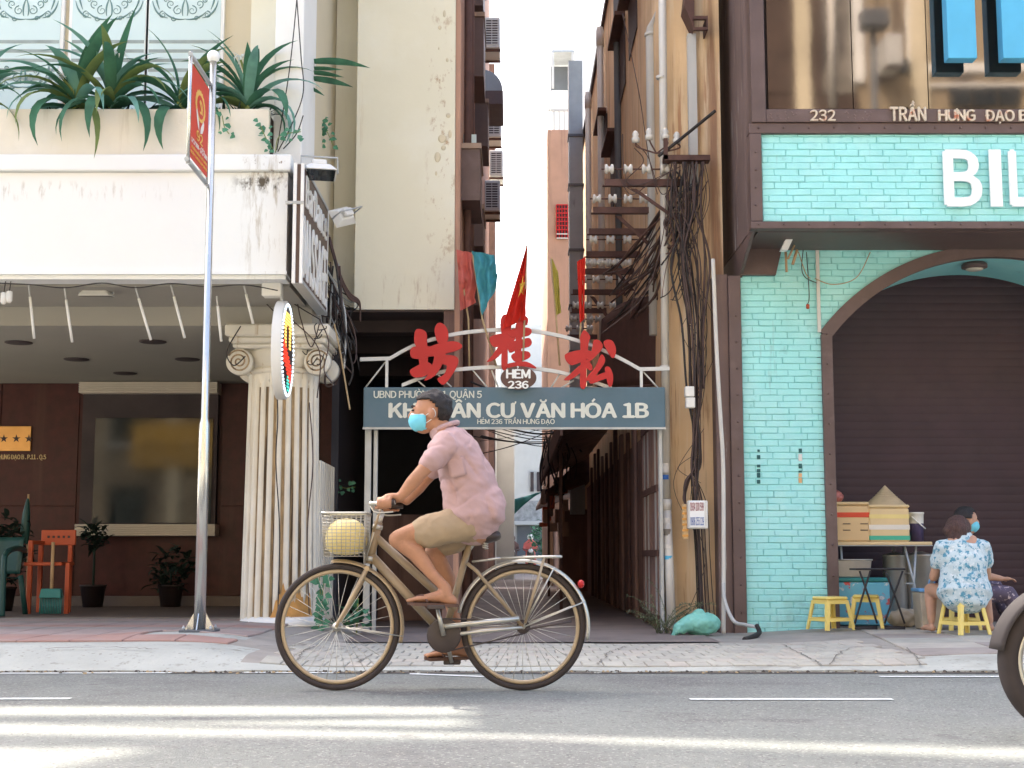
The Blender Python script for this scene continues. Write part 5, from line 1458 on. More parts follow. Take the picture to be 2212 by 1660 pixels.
# meter boxes
a, c = P(1486, 1143, 12.75), P(1527, 1082, 12.75)
bx = thing('meter_box', 'white junction box with phone numbers tied to the cables', 'junction box', a)
MB().cbox(a.x, c.x, 12.70, 12.82, a.z, c.z, .008).build('case', m_whitepla, bx)
MB().cbox(a.x+.01, c.x-.03, 12.688, 12.702, a.z+.01, c.z-.01, .004).build('door', m_white_sign, bx)
for z in (.35, .75): MB().box(c.x-.028, c.x-.004, 12.69, 12.699, a.z+(c.z-a.z)*z, a.z+(c.z-a.z)*z+.025).build('latch', m_whitepla, bx)
m_maroon = mat('maroon_ink', (.28, .02, .05), .6, .05, 9); m_blueink = mat('blue_ink', (.03, .12, .40), .6, .05, 9)
put_text('lettering', '0934 200 599', m_maroon, (a.x+.016, 12.6865, a.z+.16), c.x-a.x-.055, .075, bx, .002, .004)
put_text('lettering', '0906 255 129', m_blueink, (a.x+.016, 12.6865, a.z+.03), c.x-a.x-.055, .075, bx, .002, .004)
a, c = P(1481, 882, 12.8), P(1500, 836, 12.8)
t = thing('small_fuse_box', 'small cream fuse box strapped to the cable mass', 'junction box', a)
MB().cbox(a.x, c.x, 12.76, 12.84, a.z, (a.z+c.z)/2-.003, .006).build('lower_half', m_whitepla, t); MB().cbox(a.x-.006, c.x-.006, 12.758, 12.842, (a.z+c.z)/2+.003, c.z, .006).build('upper_half', m_whitepla, t)
a, c = P(1474, 1165, 12.88), P(1484, 1090, 12.88)
t = thing('terminal_strip', 'yellowed terminal strip sticking out beside the white box', 'junction box', a)
MB().cbox(a.x, c.x, 12.83, 12.9, a.z, c.z, .004).build('strip', m_foam, t)
for k in range(6): MB().box(a.x-.006, c.x+.002, 12.822, 12.829, a.z+.02+k*.05, a.z+.04+k*.05).build('terminal', m_brass, t)
# brown awning, tarps in the alley
t = thing('brown_awning', 'dark brown sheet awning sagging from the alley wall', 'awning', P(1400, 800, 14))
def aw(u, v):
    a_ = P(1436, 640+v*190, 13.6+.2*v); c_ = P(1300 - 10*v, 690+v*150, 16.2); p_ = a_.lerp(c_, u)
    return p_ + Vector((0, 0, .10*math.sin(u*math.pi)*(1-v) + .02*noise.noise((u*5, v*5, 0))))
b = MB(); b.grid(aw, 14, 10); b.build('sheet', m_rust, t, solid=.006)
b = MB(); b.tube([aw(0,1), aw(.5,1), aw(1,1)], .014, 6); b.build('edge_bar', m_rust, t)
t = thing('alley_awning', 'dark low awning over the doors on the right alley side', 'awning', (1.1, 20, 2.2))
MB().hexa([(.55,15.5,2.25),(ox-.061,15.5,2.5),(ox-.061,27,2.5),(.62,27,2.2)], [(.55,15.5,2.28),(ox-.061,15.5,2.53),(ox-.061,27,2.53),(.62,27,2.23)]).build('sheet', m_alleywall, t)
MB().box(.53, .56, 15.5, 27, 2.02, 2.28).build('valance', m_alleywall, t)
for k in (1, 4): MB().box(.60, .64, 16+k*2, 16.05+k*2, .03, 2.22).build('prop', m_rust, t)
t = thing('green_tarp', 'small torn green tarpaulin strung across the alley', 'tarpaulin', P(1130, 1100, 30))
b = MB(); b.grid(lambda u, v: P(1112+68*u, 1078-18*u+22*v*(1-u)**2+10*v*(1-u), 30) + Vector((0, .1*math.sin(u*7), 0)), 10, 4); b.build('sheet', m_teal, t, solid=.01)
t = thing('alley_cables', 'dark cables sagging across the alley under the signboard', 'cable', P(1100, 980, 18))
for k in range(16):
    Y0 = r.uniform(14.5, 24); Y1 = Y0 + r.uniform(-1, 5); z0, z1 = 2.0 + r.uniform(-.1, .6) + (Y0-14)*.05, 2.2 + r.uniform(0, .5) + (Y1-14)*.05
    a_, c_ = Vector((sx0-.01, Y0, z0)), Vector((ox-.05, Y1, z1)); m_ = (a_+c_)/2 - Vector((0, 0, r.uniform(.02, .28)))
    cable([a_, a_.lerp(m_, .5)-Vector((0,0,.03)), m_, m_.lerp(c_, .5)-Vector((0,0,.03)), c_], r.choice((.005, .008, .012))).build('cable', m_black, t)
for k in range(26):
    a = (r.uniform(1170, 1240), r.uniform(930, 960)); c = (a[0] + r.uniform(-25, 20), a[1] + r.uniform(40, 150)); Y = r.uniform(20, 27)
    cable([P(*a, Y), P((a[0]+c[0])/2 + r.uniform(-14, 14), (a[1]+c[1])/2, Y), P(*c, Y)], r.choice((.008, .014))).build('cable', r.choice((m_black, m_cablebrown)), t)

# ---------------------------------------------------------------- the far end of the alley
eh = thing('end_house', 'pale grey tiled house closing the far end of the alley', 'building', (1, 62, 0))
EY = 62
def ebox(name, pa, pb2, qa, qb, Y, dep, mtl, par=eh):
    a, c = P(pa, qb, Y), P(pb2, qa, Y); return MB().box(a.x, c.x, Y, Y+dep, a.z, c.z).build(name, mtl, par)
MB().box(-1.2, 4.0, 62, 70, .0, P(1106, 700, 62).z).build('wall', m_lightgrey, eh)
ebox('tile_band', 1085, 1262, 1082, 1126, 61.9, .099, mat('grey_wall_tile', (.30, .31, .31), .6, .3, 6))
ebox('eave', 1085, 1262, 1126, 1134, 61.5, .499, m_lightgrey)
ebox('roller_door', 1117, 1180, 1136, 1204, 61.92, .079, m_darkpipe); ebox('door', 1183, 1240, 1136, 1204, 61.93, .069, m_rust)
for (a, c) in ((1146, 1153), (1160, 1168), (1205, 1222)): ebox('window', a, c, 1020, 1062, 61.9, .099, m_dark)
ebox('pillar', 1103, 1112, 1134, 1204, 61.6, .39, m_white_clean)
sl = ebox('louvre_door', 1084, 1102, 1128, 1200, 61.7, .29, m_blind)
for k in range(9): ebox('louvre', 1084, 1102, 1130+k*7.5, 1135+k*7.5, 61.66, .03, m_foam2, sl)
lh = thing('left_alley_house', 'grey rendered house standing deep in the alley on the left', 'building', (-.6, 42, 0))
MB().box(-3, PX(1111, 1000, 42), 42, 52, .03, P(1106, 880, 42).z).build('wall', m_lightgrey, lh)
MB().box(-6, -.46, 34.3, 41.9, .03, 9).build('shade_house', m_lightgrey, lh); MB().box(-6, -.47, 52.1, 61.5, .03, 9).build('rear_shade_house', m_lightgrey, lh)  # two tall houses added to keep the alley floor in shade
sd = thing('alley_shelter', 'dark cluttered lean-to shelter deep in the alley on the right', 'shelter', (1.1, 29, 0))
MB().box(.95, ox+.05, 27.45, 32.9, .03, 1.6).build('wall', m_alleywall, sd)
MB().hexa([(.55,26.6,1.75),(ox+.05,26.6,2.1),(ox+.05,32.9,2.1),(.55,32.9,1.75)], [(.55,26.6,1.82),(ox+.05,26.6,2.7),(ox+.05,32.9,2.7),(.55,32.9,1.82)]).build('roof', m_rust, sd)
r = random.Random(91)
for k in range(14):
    x_, y_, z_ = r.uniform(.5, .95), r.uniform(26.2, 27.3), r.uniform(.9, 2.0); MB().cbox(x_, x_+r.uniform(.08,.22), y_, y_+.12, z_, z_+r.uniform(.08,.3), .01).build('hanging_bundle', r.choice((m_rust, m_alleywall, m_black, m_cap, m_orangepla)), sd)
# pink tower with red lattice, duct block, far white block
pk = thing('pink_tower', 'narrow pinkish orange building with red lattice grille', 'building', (1, 33, 0))
a, c = P(1182, 281, 33), P(1236, 281, 33)
MB().box(a.x, c.x+.4, 33, 40, .03, a.z).build('wall', m_pinkwall, pk)
la, lc_ = P(1202, 516, 32.97), P(1226, 444, 32.97)
lat = MB().box(la.x, lc_.x, 32.96, 33.0, la.z, lc_.z).build('grille_back', m_dark, pk)
for k in range(5): MB().box(la.x+(lc_.x-la.x)*k/4-.012, la.x+(lc_.x-la.x)*k/4+.012, 32.93, 32.958, la.z, lc_.z).build('grille_bar', m_red, lat)
for k in range(9): MB().box(la.x, lc_.x, 32.91, 32.929, la.z+(lc_.z-la.z)*k/8-.012, la.z+(lc_.z-la.z)*k/8+.012).build('grille_bar', m_red if k > 1 else m_porc, lat)
ra, rc = P(1186, 281, 33), P(1230, 240, 33)
for k in range(5): MB().box(ra.x+(rc.x-ra.x)*k/4-.02, ra.x+(rc.x-ra.x)*k/4+.02, 33.0, 33.05, ra.z, rc.z).build('railing_bar', m_lightgrey, pk)
MB().box(ra.x-.03, rc.x+.03, 32.99, 33.06, rc.z, rc.z+.05).build('handrail', m_lightgrey, pk)
wb = thing('white_block', 'far white block with roof shed behind the orange building', 'building', (2, 36, 0))
a, c = P(1242, 150, 36), P(1296, 56, 36); MB().box(a.x, c.x, 36, 42, .03, c.z).build('wall', m_white_clean, wb)
a, c = P(1192, 190, 36), P(1241, 108, 36)
sh_ = MB().box(a.x, c.x, 36, 38, c.z-.06, c.z).build('shed_roof', m_steel, wb)
for x in (a.x, c.x-.08): MB().box(x, x+.06, 36, 36.06, a.z, c.z-.06).build('shed_post', m_lightgrey, wb)
MB().box(a.x, c.x, 37, 37.1, a.z, c.z-.1).build('shed_wall', m_darkpipe, wb)
MB().box(a.x, c.x, 36.2, 42, .03, a.z-.002).build('shed_base', m_white_clean, wb)
q = P(1190, 1165, 48); r = random.Random(5)
t = thing('alley_shrub', 'green shrub growing by the house at the end of the alley', 'plant', (q.x, 48, .03))
b = MB()
for k in range(420):
    d = Vector((r.gauss(0,1), r.gauss(0,1), r.gauss(0,1))).normalized()*r.uniform(.2,1)**.5
    leaf_strip(b, (q.x+d.x*.8, 48+d.y*.6, q.z+d.z*.75), r.uniform(0,6.28), .2, .1, R(r.uniform(-20,60)), R(60), seg=2)
b.build('crown', m_leaf, t, kind='stuff'); b = MB(); b.tube([(q.x,48,.03),(q.x,48,q.z)], .04, 6); b.build('trunk', m_stem, t)

# ---------------------------------------------------------------- street side behind the viewer (seen in the glass)
op = thing('opposite_building', 'stained tan building with windows across the street', 'building', (0, -12, 0))
opw = MB().box(-22, 22, -20, -11, 0, 15.5).build('wall', m_tan, op)
for k in range(-7, 8):
    for z in (1.4, 4.2, 7.4, 10.4):
        w = MB().box(k*3-.6, k*3+.6, -11.0, -10.93, z, z+1.5).build('window', m_glass_dark, op)
        MB().box(k*3-.72, k*3+.72, -11.0, -10.85, z-.12, z-.004).build('sill', m_lightgrey, w)
    MB().box(k*3+1.25, k*3+1.65, -11.0, -10.8, .1, 15.2).build('pilaster', m_cream2, op)
MB().box(-30, 30, -11.2, -7.5, -.02, .12).build('far_pavement', m_conc, kind='structure')

def opp(px, py, Y=-11.0):
    q = P(px, py, 24.1 - Y); return Vector((q.x, Y, q.z))
def oppbox(name, pa, pb_, qa, qb, d, mtl):
    A_, C_ = opp(pa, qb), opp(pb_, qa); return MB().box(A_.x, C_.x, -11.0, -11.0+d, A_.z, C_.z).build(name, mtl, op)
m_brickdark = mat('dark_brown_render', (.07, .045, .035), .9, .2, 2)
m_greystain = mat('grey_stained_render', (.22, .20, .17), .9, .2, 2, streak=[((.06, .05, .045), .45, .6, 3, .5)])
oppbox('dark_panel', 1640, 1768, -60, 205, .12, m_brickdark); oppbox('dark_panel', 1640, 1850, 210, 260, .14, m_brickdark)
oppbox('stained_bay', 1770, 1838, -60, 205, .10, m_greystain)
for (a0, a1, b0, b1) in ((2050, 2092, 192, 232), (2100, 2150, 192, 232), (2158, 2200, 192, 232), (1925, 1990, 130, 160)): oppbox('window', a0, a1, b0, b1, .11, m_glass_dark)
for (a0, a1, b0, b1) in ((1990, 2212, 140, 158), (1985, 2260, 184, 190), (1842, 1858, -40, 180), (1960, 1972, -40, 140)): oppbox('white_band', a0, a1, b0, b1, .13, m_white_clean)
q0, q1 = opp(1793, 240), opp(1790, -60); b = MB(); b.tube([(q0.x, -10.8, q0.z), (q1.x, -10.8, q1.z)], .09, 10); b.build('drain_pipe', m_pvc, op)
A_, C_ = opp(1890, 172), opp(1918, 118); ac = copy_tree(ac_proto); ac.location = (A_.x, -11.0, A_.z); ac['label'] = 'cooling unit on the stained tan building across the street'; ac.scale = (1.4, 1.4, 1.4)
q0 = opp(1884, 60, -8.0)
lamp = thing('street_lamp', 'tall street lamp with flat head across the street', 'street lamp', (q0.x, -8, .12))
b = MB(); b.tube([(q0.x, -8, .12), (q0.x, -8, q0.z-.1)], [.13, .08], 12); b.build('post', m_darkpipe, lamp)
MB().cbox(q0.x-.32, q0.x+.32, -8.1, -7.6, q0.z-.1, q0.z+.35, .05).build('head', m_darkpipe, lamp)
# debris swept against the kerb
b = MB(); r = random.Random(77)
for k in range(420):
    x = r.uniform(-4, 4); y = KY - abs(r.gauss(0, .05)) - .005; s_ = r.uniform(.004, .014); an = r.uniform(0, 3.1); z = .0045
    b.hexa([(x+s_*math.cos(an+q*1.57), y+s_*math.sin(an+q*1.57)*.7, z) for q in range(4)], [(x+.6*s_*math.cos(an+q*1.57+.3), y+.4*s_*math.sin(an+q*1.57), z+s_*r.uniform(.4, 1)) for q in range(4)], r.choice((0, 0, 1, 2)))
b.build('gutter_debris', [m_gutter, m_conc, m_bamboo], label='small grit and dry bits swept against the kerb', cat='debris', kind='stuff')
# stencilled marks on the brick pier and stickers on the downpipe
m_stencil = mat('stencil_ink', (.02, .10, .10), .7, .3, 60); m_stick_w = mat('sticker_white', (.66, .64, .60), .6, .1, 20); m_stick_o = mat('sticker_orange', (.72, .42, .2), .6, .1, 20)
for (px, rows) in ((1639, ((974, 5, 5, 0), (988, 7, 9, 0), (1007, 7, 6, 0), (1017, 7, 7, 0), (1027, 7, 10, 0), (1041, 7, 8, 0))), (1729, ((974, 7, 9, 0), (989, 8, 15, 1), (1007, 7, 10, 0), (1019, 7, 4, 0), (1027, 7, 8, 2), (1038, 7, 11, 2)))):
    for (py, w_, h_, k) in rows:
        q = P(px, py, BY); hw_ = w_*BY/F/2; hh = h_*BY/F/2
        sm_ = MB().box(q.x-hw_, q.x+hw_, BY-.0006+.004, BY+.012, q.z-hh, q.z+hh).build('stencil_mark', (m_stencil, m_stick_w, m_stick_o)[k], bill)
for (py, h_, mm) in ((1010, 20, m_stick_w), (1030, 10, m_blueink), (1092, 8, m_stick_w), (1125, 12, m_stick_w), (1150, 14, m_greystain), (1180, 10, m_stick_w), (1205, 8, m_skyblue)):
    t_ = (py-1080)/(1375-1080); 
    q = P(1440 + max(0, t_)*12, py, 13.0); hh = h_*13/F/2; yy = 13.12 if py < 1080 else 13.08-.10*max(0, t_)
    b = MB(); b.grid(lambda u, v: (q.x + .0445*math.cos(R(-150+100*u)), yy + .0445*math.sin(R(-150+100*u)), q.z-hh+2*hh*v), 8, 1); b.build('sticker', mm, og)

# yellow repair shop sign across the street (seen reversed in the porch window)
q0, q1 = P(290, 1010, 44.2), P(480, 915, 44.2)
ys = thing('yellow_shop_sign', 'yellow shop sign with dark lettering on the building across the street', 'sign', (q0.x, -10.9, q0.z))
MB().cbox(q0.x, q1.x, -10.9, -10.75, q0.z, q1.z, .02).build('board', mat('sign_yellow', (.62, .36, .06), .5, .1, 2), ys)
w_ = q1.x-q0.x; h_ = q1.z-q0.z
put_text('lettering', 'TRAO ĐỔI', m_dark, (q1.x-w_*.1, -10.745, q0.z+h_*.36), w_*.8, h_*.24, ys, .01, .03, rot=math.pi)
put_text('lettering', 'CÁC LOẠI Ô TÔ', m_dark, (q1.x-w_*.06, -10.745, q0.z+h_*.06), w_*.88, h_*.22, ys, .01, .03, rot=math.pi)
# cracks in the pavement and kerb
r = random.Random(5); m_crack = mat('crack', (.15, .135, .115), .95, .2, 9)
for pts in ([(1290,1440),(1305,1425),(1318,1412),(1350,1400)], [(635,1442),(645,1425),(655,1410),(690,1398)], [(770,1435),(800,1420),(845,1405)], [(1690,1395),(1720,1410),(1760,1430),(1775,1442)], [(1790,1440),(1812,1415),(1850,1400),(1900,1398),(1960,1402),(2050,1399)], [(1960,1402),(1980,1425),(1990,1442)], [(560,1400),(640,1398),(700,1402)], [(100,1405),(220,1402),(330,1406)]):
    ws = []
    for (px, py) in pts:
        Y = 9.5
        for _ in range(30):
            q = P(px, py, Y); Y += (q.z - hgt(q.x, Y))*6
            Y = max(KY+.02, min(Y, 12.5))
        ws.append(Vector((q.x, Y, 0)))
    fine = curve3(ws, 9); b = MB(); L0, R0 = [], []
    for i, q in enumerate(fine):
        q = q + Vector((r.uniform(-.012,.012), r.uniform(-.012,.012), 0)); d_ = (fine[min(i+1,len(fine)-1)]-fine[max(i-1,0)]).normalized(); n_ = Vector((-d_.y, d_.x, 0))*r.uniform(.002,.006)
        for s_, l_ in ((1, L0), (-1, R0)):
            e = q+n_*s_; e.z = hgt(e.x, e.y)+.0125; l_.append(e)
    b.add(L0+R0, [(i, i+1, len(L0)+i+1, len(L0)+i) for i in range(len(L0)-1)]); b.build('crack', m_crack, pavement)
# white box and loose fittings hanging under the brick overhang
t = thing('hanging_junction_box', 'small white junction box dangling on wires under the brick overhang', 'junction box', P(1700, 520, 12.4))
A_, C_ = P(1692, 540, 12.4), P(1712, 504, 12.4); d_ = Vector((.035, 0, 0))
MB().prism([A_-d_*.6, A_+d_*1.2, C_+d_*.8, C_-d_*1.0], (0, .09, 0)).build('box', m_white_sign, t)
cable([C_, P(1725,488,12.2), P(1755,481,12.0)], .005).build('wire', m_orangepla, t)
for (pa, pb_, w_) in (((1697,545),(1699,588),.012), ((1722,540),(1712,572),.014), ((1716,530),(1702,560),.010)):
    b = MB(); b.tube([P(*pa, 12.6), P(*pb_, 12.6)], w_, 5); b.build('stick', m_wood, t)
for pts in ([(1735,540),(1732,580),(1740,600),(1765,612)], [(1725,545),(1740,590),(1750,602)], [(1760,602),(1800,615),(1850,600),(1880,545)], [(1742,545),(1748,640),(1742,660)]):
    cable([P(*q, 12.78) for q in pts], .0045).build('wire', r.choice((m_black, m_wood)), t)
p_ = P(1745, 662, 12.78); b = MB(); b.lathe([(.008,.02),(.016,.015),(.016,-.02),(.008,-.025)], p_, 8); b.build('lamp_holder', m_orangepla, t)
# ---------------------------------------------------------------- people palette
m_skin = mat('skin', (.40, .20, .115), .55, .14, 9, spec=.3, bump=.12, bscale=180, patch=[((.46, .22, .13), .5, .7, 20)]); m_skin2 = mat('skin_fair', (.46, .26, .17), .55, .08, 14, spec=.35)
m_hair = mat('black_hair', (.020, .016, .016), .55, .5, 60, stretch=(3,3,1), bump=.8, bscale=90); m_hairbrown = mat('brown_hair', (.075, .038, .032), .55, .5, 50, stretch=(3,3,.6), bump=.9, bscale=80)
m_shirt = mat('pink_shirt', (.445, .295, .285), .85, .06, 6, bump=.25, bscale=22); m_shorts = mat('khaki_shorts', (.36, .27, .175), .85, .08, 7, bump=.15, bscale=30)
m_mask = mat('blue_mask', (.16, .56, .70), .7, .06, 8); m_maskw = mat('mask_edge', (.75, .78, .78), .7, .04, 8); m_sandal = mat('brown_sandal', (.10, .05, .035), .6, .15, 8)
m_floral = mat('floral_blouse', (.50, .60, .62), .8, .1, 6, patch=[((.08, .26, .36), .52, .58, 22), ((.70, .74, .74), .56, .62, 34), ((.05, .14, .16), .62, .67, 30)])
m_floral2 = mat('floral_trousers', (.10, .08, .12), .8, .2, 9, patch=[((.6, .5, .5), .58, .63, 26)])
m_tyre = mat('tyre_rubber', (.045, .035, .032), .8, .2, 12); m_rim = mat('khaki_rim', (.40, .31, .20), .4, .08, 8, metal=.3); m_frame = mat('bronze_paint', (.28, .21, .13), .4, .1, 6); m_gear = mat('dark_gear', (.06, .045, .04), .5, .2, 10)
m_silver = mat('silver_guard', (.55, .53, .47), .3, .08, 6, metal=.7); m_saddle = mat('saddle_vinyl', (.05, .035, .03), .5, .15, 8); m_wire = mat('basket_wire', (.40, .37, .31), .4, .1, 8, metal=.4)
m_hatyel = mat('pale_yellow_shell', (.74, .60, .24), .4, .08, 4)

# ---------------------------------------------------------------- bicycle
QY = 7.54
def B(px, py, dy=0): 
    p = P(px, py, QY); p.y += dy; return p
wf, wr = B(729, 1350), B(1130, 1350)
RW = .331
wf.z = wr.z = RW + .001
bike = thing('bicycle', 'old bronze bicycle with wire basket, silver mudguards and rear carrier', 'bicycle', (B(930,1350).x, QY, 0))
def ring(b, c, Rr, r, n=72, m=8, a0=0, a1=2*math.pi, dy=0):
    closed = abs(a1-a0-2*math.pi) < 1e-6
    k = n if closed else n+1
    b.tube([c + Vector((Rr*math.cos(a0+(a1-a0)*i/n), dy, Rr*math.sin(a0+(a1-a0)*i/n))) for i in range(k)], r, m, closed=closed)
for c in (wf, wr):
    b = MB(); ring(b, c, RW-.0165, .0165, 80, 10); w = b.build('wheel', m_tyre, bike)
    b = MB(); ring(b, c, RW-.042, .0115, 80, 8); b.build('rim', m_rim, w)
    b = MB(); b.lathe([(.008,-.06),(.012,-.055),(.012,-.04),(.024,-.036),(.024,-.03),(.015,-.026),(.015,.026),(.024,.03),(.024,.036),(.012,.04),(.012,.055),(.008,.06)], c, 14, axis='Y'); b.build('hub', m_silver, w)
    b = MB()
    for k in range(32):
        a = 2*math.pi*k/32; s_ = -1 if k % 2 else 1; a2 = a + (.32 if (k//2) % 2 else -.32)
        b.tube([c + Vector((.022*math.cos(a2), s_*.032, .022*math.sin(a2))), c + Vector(((RW-.05)*math.cos(a), 0, (RW-.05)*math.sin(a)))], .0014, 4)
    b.build('spokes', m_silver, w, kind='stuff')
def guard(c, a0, a1, Rg, w_, name, mtl):
    b = MB(); n = 40
    def fn(u, v):
        a = a0 + (a1-a0)*u; t = (v-.5)*2; rr = Rg - .016*t*t
        return c + Vector((rr*math.cos(a), w_*t, rr*math.sin(a)))
    b.grid(fn, n, 6); return b.build(name, mtl, bike, solid=.0025)
guard(wr, R(-12), R(168), RW+.022, .03, 'rear_mudguard', m_silver)
guard(wf, R(-14), R(96), RW+.020, .028, 'front_mudguard', m_rim)
hd0, hd1 = B(818, 1128), B(797, 1218)
bb = B(960, 1372); st = B(1014, 1176)
def tb(name, pts, r, mtl=m_frame, n=12, par=None):
    b = MB(); b.tube(pts, r, n); return b.build(name, mtl, par or bike)
tb('head_tube', [hd0, hd1], .023)
for f in (.12, .88):
    q = hd0.lerp(hd1, f); d = (hd1-hd0).normalized()*.012; tb('headset_cup', [q-d, q+d], .028, m_silver)
tb('down_tube', [hd0.lerp(hd1, .80), bb], .024)
tb('upper_tube', [hd0.lerp(hd1, .35), B(985, 1318)], .021)
tb('seat_tube', [bb, st], .018)
tb('bottom_bracket', [bb+Vector((0,-.045,0)), bb+Vector((0,.045,0))], .027)
for s_ in (-1, 1):
    tb('chain_stay', [bb+Vector((.02,.03*s_,0)), bb.lerp(wr,.3)+Vector((0,.055*s_,0)), wr+Vector((0,.06*s_,0))], .010, m_silver if s_ < 0 else m_frame)
    tb('seat_stay', [B(1010,1218)+Vector((0,.02*s_,0)), B(1030,1234)+Vector((0,.048*s_,0)), wr+Vector((0,.06*s_,0))], .010)
    cr = hd0.lerp(hd1, 1.12)
    tb('fork_blade', [cr+Vector((0,.012*s_,0)), cr.lerp(wf,.06)+Vector((0,.047*s_,0)), cr.lerp(wf,.7)+Vector((.0,.05*s_,0)), wf+Vector((.012,.055*s_,.03)), wf+Vector((0,.055*s_,0))], [.013,.013,.010,.009,.009], m_rim)
    e = wf + Vector(((RW+.02)*math.cos(R(-8)), .028*s_, (RW+.02)*math.sin(R(-8))))
    tb('guard_stay', [wf+Vector((0,.058*s_,0)), e], .0035, m_silver, 6)
    for an in (22, 62):
        e = wr + Vector(((RW+.022)*math.cos(R(an)), .032*s_, (RW+.022)*math.sin(R(an))))
        tb('guard_stay', [wr+Vector((0,.066*s_,0)), e], .0042, m_silver, 6)
tb('fork_crown', [cr+Vector((0,-.05,0)), cr+Vector((0,.05,0))], .014, m_rim)
# chain case, chainring, cranks, pedals
b = MB(); a1 = bb + Vector((0,-.058,.0)); a2 = wr + Vector((0,-.072,0))
cr_c = bb + Vector((0,-.052,0))
b = MB(); b.lathe([(.02,-.004),(.085,-.004),(.09,0),(.085,.004),(.02,.004)], cr_c, 30, axis='Y'); b.build('chainring', m_gear, bike)
b = MB(); b.lathe([(.01,-.004),(.036,-.003),(.036,.003),(.01,.004)], wr+Vector((0,-.05,0)), 18, axis='Y'); b.build('sprocket', m_gear, bike)
for s_ in (-1, 1):
    tb('chain_run', [cr_c+Vector((.0,0,s_*.086)), wr+Vector((0,-.05,s_*.034))], .0045, m_gear, 6)
tb('chain_cover', [bb+Vector((-.01,-.066,.045)), wr+Vector((-.02,-.066,.045))], .014, m_silver, 8)
ped1, ped2 = B(953, 1316), B(978, 1424)
pm = (ped1+ped2)/2
cdir = (ped1-ped2).normalized()*.155
c1, c2 = bb+cdir+Vector((0,-.085,0)), bb-cdir+Vector((0,.085,0))
tb('crank', [bb+Vector((0,-.07,0)), c1], [.013,.010], m_silver); tb('crank', [bb+Vector((0,.07,0)), c2], [.013,.010], m_silver)
for q, s_ in ((c1, -1), (c2, 1)):
    MB().cbox(q.x-.045, q.x+.045, min(q.y+s_*.01, q.y+s_*.10), max(q.y+s_*.01, q.y+s_*.10), q.z-.011, q.z+.011, .004).build('pedal', m_gear, bike)
# saddle
sp = B(1028, 1158)
b = MB(); b.loft([sp+Vector((-.14,0,-.012)), sp+Vector((-.07,0,-.008)), sp+Vector((0,0,-.006)), sp+Vector((.06,0,-.004)), sp+Vector((.105,0,.0))], [(.018,.018),(.03,.024),(.06,.032),(.085,.036),(.07,.03)]); b.build('saddle', m_saddle, bike)
tb('seat_post', [st+Vector((-.004,0,-.03)), sp+Vector((.0,0,-.02))], .013, m_silver)
for s_ in (-1, 1):
    b = MB(); q = sp+Vector((.05,.035*s_,-.03)); pts = [q+Vector((.014*math.cos(i*.9), .014*math.sin(i*.9), -.012*i/7)) for i in range(24)]; b.tube(pts, .003, 5); b.build('spring', m_silver, bike)
# carrier
ra, rb = B(1083, 1206), B(1212, 1203)
car = MB(); car.tube([ra+Vector((0,-.055,0)), rb+Vector((-.03,-.06,0)), rb+Vector((0,-.03,0)), rb+Vector((0,.03,0)), rb+Vector((-.03,.06,0)), ra+Vector((0,.055,0))], .007, 8)
carr = car.build('carrier', m_silver, bike)
for k in range(4): tb('carrier_rail', [ra.lerp(rb,.02)+Vector((0,-.033+.022*k,.004)), rb+Vector((-.004,-.033+.022*k,.004))], .005, m_silver, 6, carr)
for k in range(3): q = ra.lerp(rb, .15+.35*k); tb('carrier_bar', [q+Vector((0,-.056,-.004)), q+Vector((0,.056,-.004))], .005, m_silver, 6, carr)
for s_ in (-1, 1):
    tb('carrier_strut', [ra.lerp(rb,.72)+Vector((0,.058*s_,0)), wr+Vector((.01,.068*s_,.02))], .007, m_rim, 8, carr)
    tb('carrier_tongue', [ra+Vector((0,.05*s_,0)), B(1020,1214)+Vector((0,.02*s_,0))], .006, m_silver, 8, carr)
# stem, handlebar, grips, bell, brake rods
stem_top = B(826, 1108)
tb('stem', [hd0+Vector((0,0,-.02)), stem_top], .0125, m_silver)
tb('stem_shaft', [B(808,1150)+Vector((0,-.035,0)), B(824,1098)+Vector((0,-.035,0))], .007, m_rim)
gr = {}
for s_ in (-1, 1):
    g0 = B(822, 1092) + Vector((0, .235*s_, 0)); g1 = B(858, 1089) + Vector((.01, .26*s_, 0))
    hb = curve3([stem_top, stem_top+Vector((-.03,.06*s_,.01)), stem_top+Vector((-.035,.16*s_,.035)), g0+Vector((-.03,-.015*s_,.002)), g0, g1], 6)
    tb('handlebar', hb, .0115, m_silver)
    tb('grip', [g0.lerp(g1,.1), g1], .0165, m_saddle); gr[s_] = (g0, g1)
    tb('brake_lever', curve3([g0+Vector((-.03,-.01*s_,-.012)), g0+Vector((.0,.0,-.045)), g1+Vector((-.01,0,-.05))], 5), .005, m_silver, 6)
tb('brake_rod', [stem_top+Vector((-.01,-.03,0)), hd1+Vector((-.02,-.03,0))], .004, m_silver, 6)
b = MB(); b.ball(stem_top+Vector((-.03,-.075,.035)), (.024,.024,.018)); b.build('bell', m_silver, bike)
# kick stand and rear lamp
tb('stand', [wr+Vector((.02,-.08,-.01)), wr+Vector((.25,-.085,.03))], .006, m_gear, 6)
b = MB(); b.ball(B(1255, 1262), (.018,.022,.022)); b.build('rear_reflector', m_red, bike)
